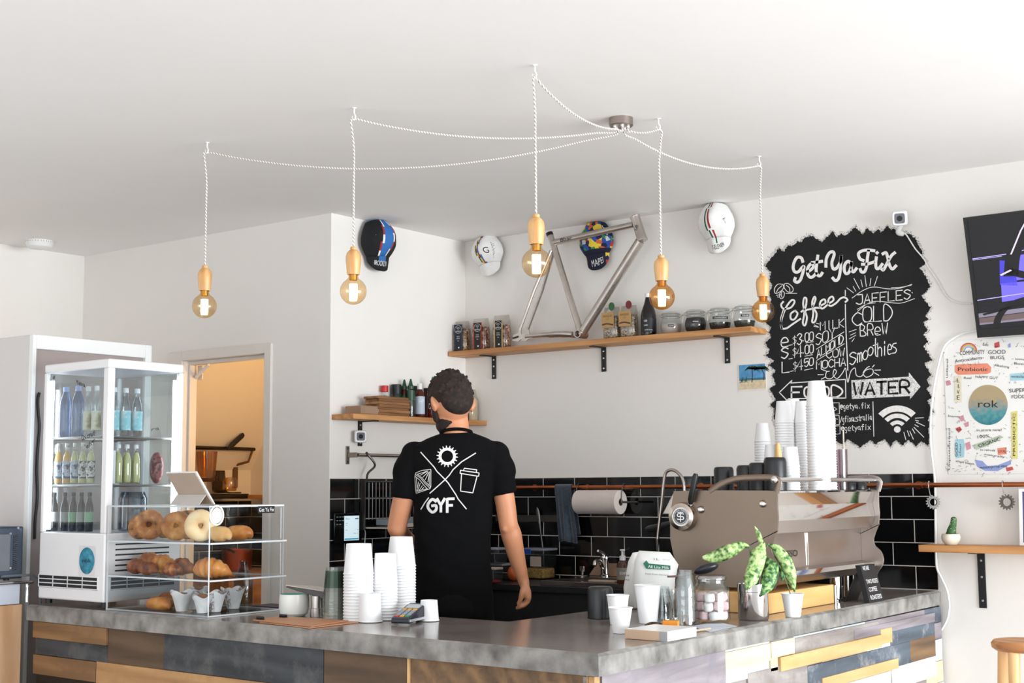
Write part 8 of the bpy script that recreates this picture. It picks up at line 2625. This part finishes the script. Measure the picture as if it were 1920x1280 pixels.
# steam wand on the barista's side
ws = [on(u, v, 1, 4.56) for u, v in ((1283, 921), (1282, 905), (1276, 891), (1263, 881), (1250, 884), (1245, 900), (1242, 930), (1238, 965), (1234, 1000), (1233, 1012))]
MB().tube(smoothpath(ws, 5), 0.0062, 12).build('steam_wand', mat('wand_steel', '9A928C', 0.2, 1.0), em)
MB().tube([on(1233, 1010, 1, 4.56), on(1232.5, 1034, 1, 4.56)], [0.0075, 0.003], 10).build('wand_tip', DKSTEEL, em)
pa_, pb_ = on(1212, 993, 1, 4.85), on(1262, 980, 1, 4.85)
MB().tube([pa_, pa_.lerp(pb_, 0.1), pa_.lerp(pb_, 0.5), pb_], [0.010, 0.015, 0.0125, 0.011], 12).build('portafilter_handle', BLACK, em)
m = MB().hexa([V((xb_ - 0.10, YN + 0.03, ztop - 0.085)), V((xb_ - 0.02, YN + 0.03, ztop - 0.085)), V((xb_ - 0.02, YF - 0.02, ztop - 0.085)), V((xb_ - 0.10, YF - 0.02, ztop - 0.085))],
              [V((xb_ - 0.05, YN + 0.03, ztop - 0.004)), V((xb_ - 0.001, YN + 0.03, ztop - 0.004)), V((xb_ - 0.001, YF - 0.02, ztop - 0.004)), V((xb_ - 0.05, YF - 0.02, ztop - 0.004))])
m.build('barista_hood', SAT, em, bevel=0.003)
for (x_, y_) in ((-2.285, 5.10), (-2.285, 5.22)):
    MB().lathe([(0, 0.0008), (0.016, 0.0008), (0.016, 0.006), (0.022, 0.010), (0.022, zbot - ZC + 0.02), (0, zbot - ZC + 0.02)], (x_, y_, ZC), 20).build('machine_foot', CHROME, em)
o = MB().lathe([(0, 0.0008), (0.008, 0.0008), (0.008, 0.066), (0, 0.066)], (-2.262, 5.035, ZC), 14).build('steel_post', CHROME, em)

# ------------------------------------------------------------------ things standing on the machine
ZM = ztop + 0.0012
def onm(u, d):
    q = deep(u, 930, d)
    return q.x, q.y
for (u, d, w, vt, lab, ha) in ((1358, 5.28, 38, 875, 'black mug with its handle showing, leftmost on the espresso machine', 2.6), (1401, 5.17, 38.5, 872, 'black mug on the espresso machine, second from the left', None),
                               (1426, 5.11, 43, 867, 'black mug on the espresso machine, second from the right', None), (1455, 5.05, 44, 857, 'black mug on the espresso machine, rightmost and nearest the cup towers', None)):
    x_, y_ = onm(u, d)
    mug(lab, x_, y_, ZM, w * 0.5 * d / FPX * 0.98, zat(x_, y_, vt) - ZM, ha, 'black mugs upturned on the espresso machine')
def tower(u, d, vt, rr, rb, H_, pitch, where):
    x_, y_ = onm(u, d)
    n = max(2, int(round((zat(x_, y_, vt) - ZM - H_) / pitch)) + 1)
    stack((rr, rb, H_), n, pitch, x_, y_, ZM, where, 'cups in the ' + where)
tower(1474, 5.36, 752, 0.0365, 0.0275, 0.088, 0.0105, 'left cup tower on the machine')
tower(1510, 5.36, 751, 0.0360, 0.0270, 0.088, 0.0105, 'second cup tower on the machine')
tower(1537, 5.23, 714, 0.0420, 0.0305, 0.100, 0.0110, 'highest cup tower on the machine')
tower(1553, 5.46, 747, 0.0360, 0.0275, 0.088, 0.0105, 'right cup tower on the machine')
tower(1491, 5.58, 751, 0.0360, 0.0275, 0.088, 0.0105, 'rearmost cup tower on the machine')
tower(1433, 5.62, 794, 0.0340, 0.0240, 0.078, 0.0110, 'short stack behind the black mugs')
tower(1484, 5.12, 839, 0.0330, 0.0265, 0.075, 0.0110, 'low front stack by the mugs')
tower(1448, 5.40, 836, 0.0290, 0.0230, 0.070, 0.0110, 'smallest stack behind the mugs')
x_, y_ = onm(1461, 5.42)
x_, y_ = onm(1461, 5.22)
tm = thing('coffee_tamper', 'pale wooden handle standing between the mugs and the cup towers', 'tamper', (x_, y_, ZM))
h_ = zat(x_, y_, 828) - ZM
MB().lathe([(0, 0.0006), (0.022, 0.0006), (0.022, 0.02), (0.012, 0.024), (0, 0.024)], (0, 0, 0), 18).build('steel_base', STEEL, tm, world=False)
MB().lathe([(0, 0.0245), (0.012, 0.0245), (0.017, 0.05), (0.017, h_ * 0.5), (0.013, h_ * 0.78), (0.008, h_ * 0.95), (0, h_)], (0, 0, 0), 18).build('handle', wood('tamper_wood', 'D6A868', 'EBC792', 2, 0.4, 12), tm, world=False)
x_, y_ = onm(1579, 5.56)
fc_ = thing('straw_tub', 'frosted tub holding a pale stick behind the cup towers', 'tub', (x_, y_, ZM))
h_ = zat(x_, y_, 842) - ZM
MB().lathe([(0, 0.001), (0.024, 0.001), (0.027, h_), (0.0262, h_), (0.0232, 0.003), (0, 0.003)], (0, 0, 0), 24).build('tub_wall', clear('mauve_plastic', 'D8CCD0', 0.12, 0.2), fc_, world=False)
p = V((x_, y_, ZM))
e = deep(1581, 806, 5.56)
o = MB().tube([p + V((0.012, 0.0, 0.006)), V((e.x, e.y, e.z))], 0.0032, 8).build('stirring_stick', mat('stick_cream', 'CFC2AE', 0.6))
tag(o, 'pale stirring stick standing in the frosted tub', 'stick')
for (u, d, l) in ((1592, 5.62, 'small black cup lying at the right end of the machine tray'), (1612, 5.66, 'second small black cup at the far right end of the machine tray')):
    x_, y_ = onm(u, d)
    mug(l, x_, y_, ZM, 0.030, 0.032, None, None, 'espresso_cup')
x_, y_ = onm(1478, 5.10)
# ------------------------------------------------------------------ the barista, seen from behind
DP = 5.30
per = deep(850, 1000, DP)
ff = ray(850, 900)
ff.z = 0
ff.normalize()
rt = V((ff.y, -ff.x, 0))
man = thing('person', 'person in a black printed T-shirt standing behind the counter, seen from the back', 'person', (per.x, per.y, 0))
SKIN = mat('skin', 'C98A66', 0.5, var=0.07, scale=14, bump=0.04, bscale=160)
SKIN.node_tree.nodes['Principled BSDF'].inputs['Subsurface Weight'].default_value = 0.08
SKIN.node_tree.nodes['Principled BSDF'].inputs['Subsurface Radius'].default_value = (0.012, 0.005, 0.003)
Pd = lambda u, v, o=0.0: deep(u, v, DP + o)
def limb(m, pts, rad):
    m.tube(smoothpath(pts, 4), [r for i in range(len(rad) - 1) for r in [rad[i] + (rad[i + 1] - rad[i]) * k / 4 for k in range(4)]] + [rad[-1]], 18)
    for p, r in ((pts[0], rad[0]), (pts[-1], rad[-1])):
        m.ball(p, r * 0.98, 0, 16, 10)
def melt(m, name, ma, parent, vox, it):
    o = m.build(name, ma, parent)
    md = o.modifiers.new('melt', 'REMESH')
    md.mode, md.voxel_size, md.adaptivity = 'VOXEL', vox, 0.0
    sm_ = o.modifiers.new('soft', 'SMOOTH')
    sm_.factor, sm_.iterations = 0.5, it
    bake(o)
    o.data.materials.clear()
    o.data.materials.append(ma)
    return o
hd = (ff * cos(math.radians(24)) - rt * sin(math.radians(24)))          # the face looks left and down
hd = V((hd.x, hd.y, -0.42)).normalized()
hs_ = hd.cross(V((0, 0, 1))).normalized()
hu = hs_.cross(hd).normalized()
HR = Matrix((hs_, hd, hu)).transposed()
hc_ = Pd(846, 750, 0.03)
b = MB()
b.ball(hc_, (0.074, 0.094, 0.100), 0, 28, 18, HR)
b.ball(hc_ + hd * 0.030 - hu * 0.062, (0.058, 0.066, 0.058), 0, 22, 14, HR)          # jaw
b.ball(hc_ + hd * 0.060 - hu * 0.10, (0.034, 0.034, 0.024), 0, 16, 10, HR)           # chin
b.ball(hc_ + hd * 0.092 - hu * 0.030, (0.013, 0.022, 0.024), 0, 12, 8, HR)           # nose
b.ball(hc_ + hd * 0.084 + hu * 0.012, (0.055, 0.018, 0.014), 0, 14, 8, HR)           # brow
b.ball(hc_ + hd * 0.086 - hu * 0.070, (0.026, 0.014, 0.012), 0, 12, 8, HR)           # mouth
for sg_ in (-1, 1):
    ec = hc_ + hs_ * (sg_ * 0.078) - hu * 0.022 - hd * 0.006
    b.ball(ec, (0.010, 0.019, 0.032), 0, 14, 10, HR)
    b.ball(ec + hs_ * (sg_ * 0.010) - hd * 0.010 + hu * 0.006, (0.007, 0.010, 0.024), 0, 12, 8, HR)
limb(b, [Pd(857, 832, 0.0), Pd(855, 806, 0.01), Pd(851, 775, 0.03)], [0.046, 0.052, 0.053])
limb(b, [Pd(800, 856, 0.012), Pd(857, 850, 0.012), Pd(905, 855, 0.012)], [0.044, 0.052, 0.044])
limb(b, [Pd(855, 850, 0.01), Pd(852, 930, 0.01), Pd(850, 1040, 0.01), Pd(851, 1140, 0.0)], [0.064, 0.084, 0.084, 0.088])
# left arm: elbow down and back, forearm reaching forward
limb(b, [Pd(776, 862, 0.0), Pd(759, 925, -0.01), Pd(744, 988, 0.0)], [0.054, 0.043, 0.037])
limb(b, [Pd(744, 988, 0.0), Pd(753, 1003, 0.10), Pd(768, 1012, 0.25)], [0.038, 0.038, 0.026])
lw = Pd(768, 1012, 0.25)
la = (Pd(772, 1014, 0.33) - lw).normalized()
b.tube([lw, lw + la * 0.045, lw + la * 0.09], [0.027, 0.034, 0.030], 14, flat=0.55)
for k in range(4):
    o_ = rt * (-0.027 + 0.018 * k) + la * (0.085 - 0.006 * abs(k - 1.5))
    limb(b, [lw + o_, lw + o_ + la * 0.035 - V((0, 0, 0.006)), lw + o_ + la * 0.055 - V((0, 0, 0.026))], [0.0085, 0.008, 0.007])
limb(b, [lw + la * 0.03 + rt * 0.030, lw + la * 0.06 + rt * 0.048, lw + la * 0.09 + rt * 0.045], [0.011, 0.009, 0.008])
# right arm hanging, hand relaxed
limb(b, [Pd(926, 862, 0.0), Pd(944, 925, -0.01), Pd(952, 975, -0.015), Pd(954, 990, -0.01)], [0.054, 0.0405, 0.037, 0.037])
limb(b, [Pd(952, 980, -0.01), Pd(959, 1003, 0.0), Pd(969, 1045, 0.02), Pd(979, 1080, 0.03), Pd(983, 1094, 0.03)], [0.036, 0.0405, 0.033, 0.0235, 0.0215])
b.ball(Pd(947, 990, -0.035), (0.016, 0.016, 0.018), 0, 12, 8)                          # point of the elbow
wr_, kn = Pd(983, 1093, 0.03), Pd(990, 1118, 0.035)
pm_d = (kn - wr_)
pal = MB()
for (f, ra, rb2) in ():
    pass
# palm: a flat block turned edge-on to the camera, knuckles towards the right
for k in range(4):
    dep = (-0.030 + 0.0195 * k)
    p0_ = wr_ + ff * dep * 0.55 + pm_d * 0.15
    p1_ = kn + ff * dep + V((0, 0, -0.004 * abs(k - 1.2)))
    limb(b, [p0_, p0_.lerp(p1_, 0.5) + rt * 0.003, p1_], [0.0155, 0.0150, 0.0125])
    q1, q2, q3 = Pd(989, 1127, 0.035) + ff * dep * 1.02, Pd(982, 1135, 0.035) + ff * dep * 0.98, Pd(969, 1139.5, 0.035) + ff * dep * 0.9
    ln = (0.86, 1.0, 0.95, 0.78)[k]
    q1, q2, q3 = p1_.lerp(q1, ln), p1_.lerp(q2, ln), p1_.lerp(q3, ln)
    limb(b, [p1_, q1, q2], [0.0105, 0.0092, 0.0085])
    limb(b, [q2, q2.lerp(q3, 0.55), q3], [0.0085, 0.0080, 0.0068])
limb(b, [wr_ + pm_d * 0.25 - ff * 0.020 - rt * 0.004, Pd(979, 1112, 0.0), Pd(976, 1124, 0.0), Pd(972, 1131, 0.004)], [0.014, 0.012, 0.0095, 0.008])
# hips and legs down to the floor
fl_, fr2 = V((per.x, per.y, 0)) - rt * 0.12, V((per.x, per.y, 0)) + rt * 0.12
for s_, f_ in ((-1, fl_), (1, fr2)):
    hip = V((per.x, per.y, 0.88)) + ff * 0.012 + rt * (0.075 * s_)
    knee = f_ + V((0, 0, 0.48)) + ff * 0.02
    ank = f_ + V((0, 0, 0.09)) - ff * 0.02
    limb(b, [hip, knee, ank], [0.058, 0.050, 0.036])
    limb(b, [ank - V((0, 0, 0.04)), f_ + ff * 0.06 + V((0, 0, 0.045)), f_ + ff * 0.15 + V((0, 0, 0.04))], [0.034, 0.034, 0.026])
skin = melt(b, 'body', SKIN, man, 0.0042, 4)
# eyes
for sg_ in (-1, 1):
    MB().ball(hc_ + hd * 0.081 + hs_ * (sg_ * 0.030) - hu * 0.006, 0.011, 0, 12, 8).build('eye', mat('eye_dark', '2A211E', 0.2), man)
# hair
HAIR = ramp_mat('hair_brown', 'noise', [(0.3, '120B08'), (0.5, '21150F'), (0.7, '36241B')], 60, 0.85, 0.6, 9)
h = MB()
h.ball(hc_ + hu * 0.022 - hd * 0.004, (0.0835, 0.100, 0.092), 0, 28, 18, HR)
h.ball(hc_ - hd * 0.050 - hu * 0.014, (0.068, 0.052, 0.072), 0, 22, 14, HR)
h.ball(hc_ + hd * 0.074 + hu * 0.066, (0.060, 0.036, 0.030), 0, 18, 12, HR)
h.ball(hc_ + hu * 0.085 + hd * 0.02, (0.062, 0.070, 0.032), 0, 18, 12, HR)
for sg_ in (-1, 1):
    h.ball(hc_ + hs_ * (sg_ * 0.070) + hd * 0.022 - hu * 0.008, (0.009, 0.018, 0.035), 0, 12, 8, HR)
rh_ = random.Random(2)
for k in range(170):                                                                  # short tufts
    a, t_ = rh_.uniform(0, 2 * PI), rh_.uniform(0.05, 0.62) * PI
    d_ = V((sin(t_) * cos(a) * 0.0835, sin(t_) * sin(a) * 0.100, cos(t_) * 0.092))
    if d_.y > 0.05 and d_.z < 0.02:
        continue
    p = hc_ + hu * 0.022 - hd * 0.004 + HR @ d_
    n_ = (HR @ V((d_.x / 0.007, d_.y / 0.01, d_.z / 0.0085))).normalized()
    tg_ = (n_.cross(V((rh_.random() - .5, rh_.random() - .5, 1))).normalized() * 0.5 + hd * 0.4 + V((0, 0, 0.3 * (1 if d_.z > 0.05 else -1))))
    L_ = 0.016 if d_.z > 0.03 else 0.010
    h.tube([p - n_ * 0.004, p + n_ * 0.004 + tg_ * L_ * 0.5, p + n_ * 0.006 + tg_ * L_ * 1.2], [0.0065, 0.0055, 0.003], 7)
hair = melt(h, 'hair', HAIR, man, 0.003, 1)
bd_ = MB()
bd_.ball(hc_ + hd * 0.038 - hu * 0.082, (0.060, 0.062, 0.046), 0, 22, 14, HR)
bd_.ball(hc_ + hd * 0.070 - hu * 0.105, (0.038, 0.036, 0.032), 0, 18, 10, HR)
for sg_ in (-1, 1):
    bd_.ball(hc_ + hs_ * (sg_ * 0.066) + hd * 0.028 - hu * 0.050, (0.010, 0.020, 0.034), 0, 12, 8, HR)
melt(bd_, 'beard', HAIR, man, 0.003, 2)
# T-shirt
SH = mat('shirt_black', '070709', 0.92, var=0.2, scale=12, spec=0.15, bump=0.12, bscale=30)
s = MB()
secs = [(812, 857, 30, 0.058), (822, 857, 58, 0.078), (836, 856, 86, 0.094), (852, 855, 95, 0.104), (880, 853, 86, 0.116), (930, 851, 77, 0.118), (1000, 848.5, 72, 0.112), (1060, 849.5, 71.5, 0.114), (1120, 851, 74, 0.120), (1175, 851, 77, 0.124), (1215, 851, 78, 0.126)]
rings = []
for (v, u, hw_, bd2) in secs:
    c_ = Pd(u, v, 0.012)
    ring = []
    for k in range(40):
        a = 2 * PI * k / 40
        ca, sa = cos(a), sin(a)
        e = 0.82
        ring.append(c_ + rt * (math.copysign(abs(ca) ** e, ca) * hw_ * DP / FPX) + ff * (math.copysign(abs(sa) ** e, sa) * bd2))
    rings.append(ring)
s.add([q for r in rings for q in r], [(i * 40 + k, i * 40 + (k + 1) % 40, (i + 1) * 40 + (k + 1) % 40, (i + 1) * 40 + k) for i in range(len(rings) - 1) for k in range(40)] + [tuple(range(39, -1, -1)), tuple((len(rings) - 1) * 40 + k for k in range(40))])
s.tube(smoothpath([Pd(792, 852, 0.0), Pd(770, 872, 0.0), Pd(763, 900, -0.005), Pd(757, 934, -0.012)], 4), [0.062] * 4 + [0.061] * 4 + [0.055] * 4 + [0.0475], 26)
s.tube(smoothpath([Pd(910, 852, 0.0), Pd(934, 872, 0.0), Pd(940, 898, -0.005), Pd(945.5, 927, -0.012)], 4), [0.062] * 4 + [0.060] * 4 + [0.054] * 4 + [0.0455], 26)
for (u, v, r_) in ((778, 853, 0.056), (930, 853, 0.056)):
    s.ball(Pd(u, v, 0.0), r_, 0, 18, 12)
shirt = melt(s, 't_shirt', SH, man, 0.006, 6)
for vtx in shirt.data.vertices:                                                        # soft folds
    p = vtx.co
    k = sin(p.z * 46 + (p.x - p.y) * 24) * sin(p.z * 17 + p.x * 30)
    vtx.co += vtx.normal * 0.0022 * k
nc = Pd(856, 811, 0.012)
MB().tube([nc + rt * (0.058 * cos(2 * PI * k / 28)) + ff * (0.060 * sin(2 * PI * k / 28)) + V((0, 0, -0.012 * sin(2 * PI * k / 28))) for k in range(29)], 0.0065, 8).build('collar', SH, man)
# the white print on the back, laid onto the cloth
bpy.context.view_layer.update()
me = shirt.data
mwx = V((per.x, per.y, 0))
tree = BVHTree.FromPolygons([vv.co + mwx for vv in me.vertices], [tuple(p.vertices) for p in me.polygons])
def cloth(u, v):
    d = ray(u, v).normalized()
    loc, nor, _, _ = tree.ray_cast(EYE + d * 4.5, d, 2.0)
    if loc is None:
        return deep(u, v, DP - 0.11)
    if nor.dot(d) > 0:
        nor = -nor
    return loc + nor * 0.0016 - d * 0.0008
def dens(pts, step=1.6):
    out = [pts[0]]
    for a, b2 in zip(pts, pts[1:]):
        n_ = max(1, int(math.hypot(b2[0] - a[0], b2[1] - a[1]) / step))
        out += [(a[0] + (b2[0] - a[0]) * k / n_, a[1] + (b2[1] - a[1]) * k / n_) for k in range(1, n_ + 1)]
    return out
SA = lambda x, y: (690 + x / 5.3333, 680 + y / 5.3333)
SB = lambda x, y: (690 + x / 5.3333, 840 + y / 5.3333)
PRW = mat('shirt_print', 'D9D6D4', 0.8, var=0.08, scale=90)
def prn(name, lines, w):
    m = MB()
    for ln in lines:
        m.ribbon(dens(ln), w, cloth)
    return m.build(name, PRW, shirt, smooth=False)
m = MB()
gc = (838.7, 855.3)
ro, rb_, ri = 20.2, 16.0, 10.8
T_ = 18
pts_o = []
for k in range(T_ * 6):
    a = 2 * PI * k / (T_ * 6)
    r_ = ro if k % 6 in (1, 2, 3) and k % 6 != 0 and k % 6 < 3 else rb_
    pts_o.append((gc[0] + r_ * cos(a), gc[1] + r_ * sin(a), gc[0] + ri * cos(a), gc[1] + ri * sin(a), gc[0] + 13.2 * cos(a), gc[1] + 13.2 * sin(a)))
n = len(pts_o)
m.v = [cloth(p[0], p[1]) for p in pts_o] + [cloth(p[4], p[5]) for p in pts_o] + [cloth(p[2], p[3]) for p in pts_o]
for k in range(n):
    k2 = (k + 1) % n
    m.f += [[k, k2, n + k2, n + k], [n + k, n + k2, 2 * n + k2, 2 * n + k]]
    m.m += [0, 0]
m.build('cog_print', PRW, shirt, smooth=False)
prn('cross_print', [[SA(530, 895), SA(660, 1040), SA(690, 1085), SA(770, 1165), SB(800, 345), SB(880, 465), SB(900, 505), SB(982, 606)], [SA(1075, 903), SA(935, 990), SA(850, 1068), SA(815, 1120), SA(770, 1168), SB(620, 450)], [SB(607, 495), SB(570, 545), SB(532, 610)]], 2.0)
prn('toastie_print', [[SB(480, 245), SB(540, 222), SB(630, 212), SB(630, 385), SB(620, 405), SB(485, 450), SB(478, 400), SB(472, 280), SB(480, 245)], [SB(476, 262), SB(530, 300), SB(570, 350), SB(622, 400)], [SB(474, 280), SB(520, 318), SB(560, 368), SB(600, 412)], [SB(490, 255), SB(545, 298), SB(580, 340), SB(628, 385)], [SB(525, 270), SB(590, 232)], [SB(550, 290), SB(600, 240)], [SB(575, 312), SB(608, 245)], [SB(600, 335), SB(615, 255)], [SB(490, 420), SB(510, 335)], [SB(500, 425), SB(525, 350)], [SB(515, 420), SB(545, 375)], [SB(540, 412), SB(560, 392)], [SB(500, 258), SB(600, 228)], [SB(615, 235), SB(614, 370)], [SB(488, 300), SB(494, 430)], [SB(500, 430), SB(590, 405)]], 1.15)
prn('cup_print', [[SB(925, 220), SB(1110, 247), SB(1104, 280), SB(920, 250), SB(925, 220)], [SB(955, 222), SB(963, 200), SB(1087, 216), SB(1082, 240)], [SB(935, 255), SB(925, 428), SB(1047, 446), SB(1090, 278)]], 1.7)
m = MB()
for word, a, b2, h_, w_ in (('G', (801.5, 960), (819.5, 959.5), 24, 5.2), ('Y', (818, 959), (835.5, 958.5), 24, 5.0), ('F', (837, 959.5), (852.5, 959), 24.5, 5.0)):
    for ln in GL[word]:
        pts = [(a[0] + (b2[0] - a[0]) * (int(t_[0]) / 4 * 0.8 + 0.1), a[1] + (b2[1] - a[1]) * int(t_[0]) / 4 - h_ * int(t_[1]) / 6) for t_ in ln.split()]
        if word == 'G':
            pts = [(q.x, q.y) for q in smoothpath([(x_, y_, 0) for x_, y_ in pts], 4)]
        m.ribbon(dens(pts), w_, cloth)
m.build('initials_print', PRW, shirt, smooth=False)
# trousers and shoes, hidden by the counter
TRS = mat('trousers_black', '08080A', 0.9, var=0.15, spec=0.15)
t = MB()
t.ball(V((per.x, per.y, 0.88)) + ff * 0.012, (0.115, 0.115, 0.10), 0, 20, 12)
for s_, f_ in ((-1, fl_), (1, fr2)):
    hip = V((per.x, per.y, 0.86)) + ff * 0.012 + rt * (0.072 * s_)
    t.tube(smoothpath([hip, f_ + V((0, 0, 0.48)) + ff * 0.02, f_ + V((0, 0, 0.07)) - ff * 0.02], 5), [0.068 - 0.001 * k for k in range(11)], 20)
melt(t, 'trousers', TRS, man, 0.008, 3)
for s_, f_ in ((-1, fl_), (1, fr2)):
    q = MB()
    q.ball(f_ + ff * 0.03 + V((0, 0, 0.045)), (0.052, 0.052, 0.045), 0, 16, 10)
    q.ball(f_ + ff * 0.14 + V((0, 0, 0.036)), (0.050, 0.050, 0.036), 0, 16, 10)
    q.tube([f_ - ff * 0.05 + V((0, 0, 0.038)), f_ + ff * 0.15 + V((0, 0, 0.034))], [0.042, 0.044], 14, flat=0.85)
    so_ = melt(q, 'shoe', mat('shoe_black', '141416', 0.5), man, 0.006, 2)
# ------------------------------------------------------------------ end
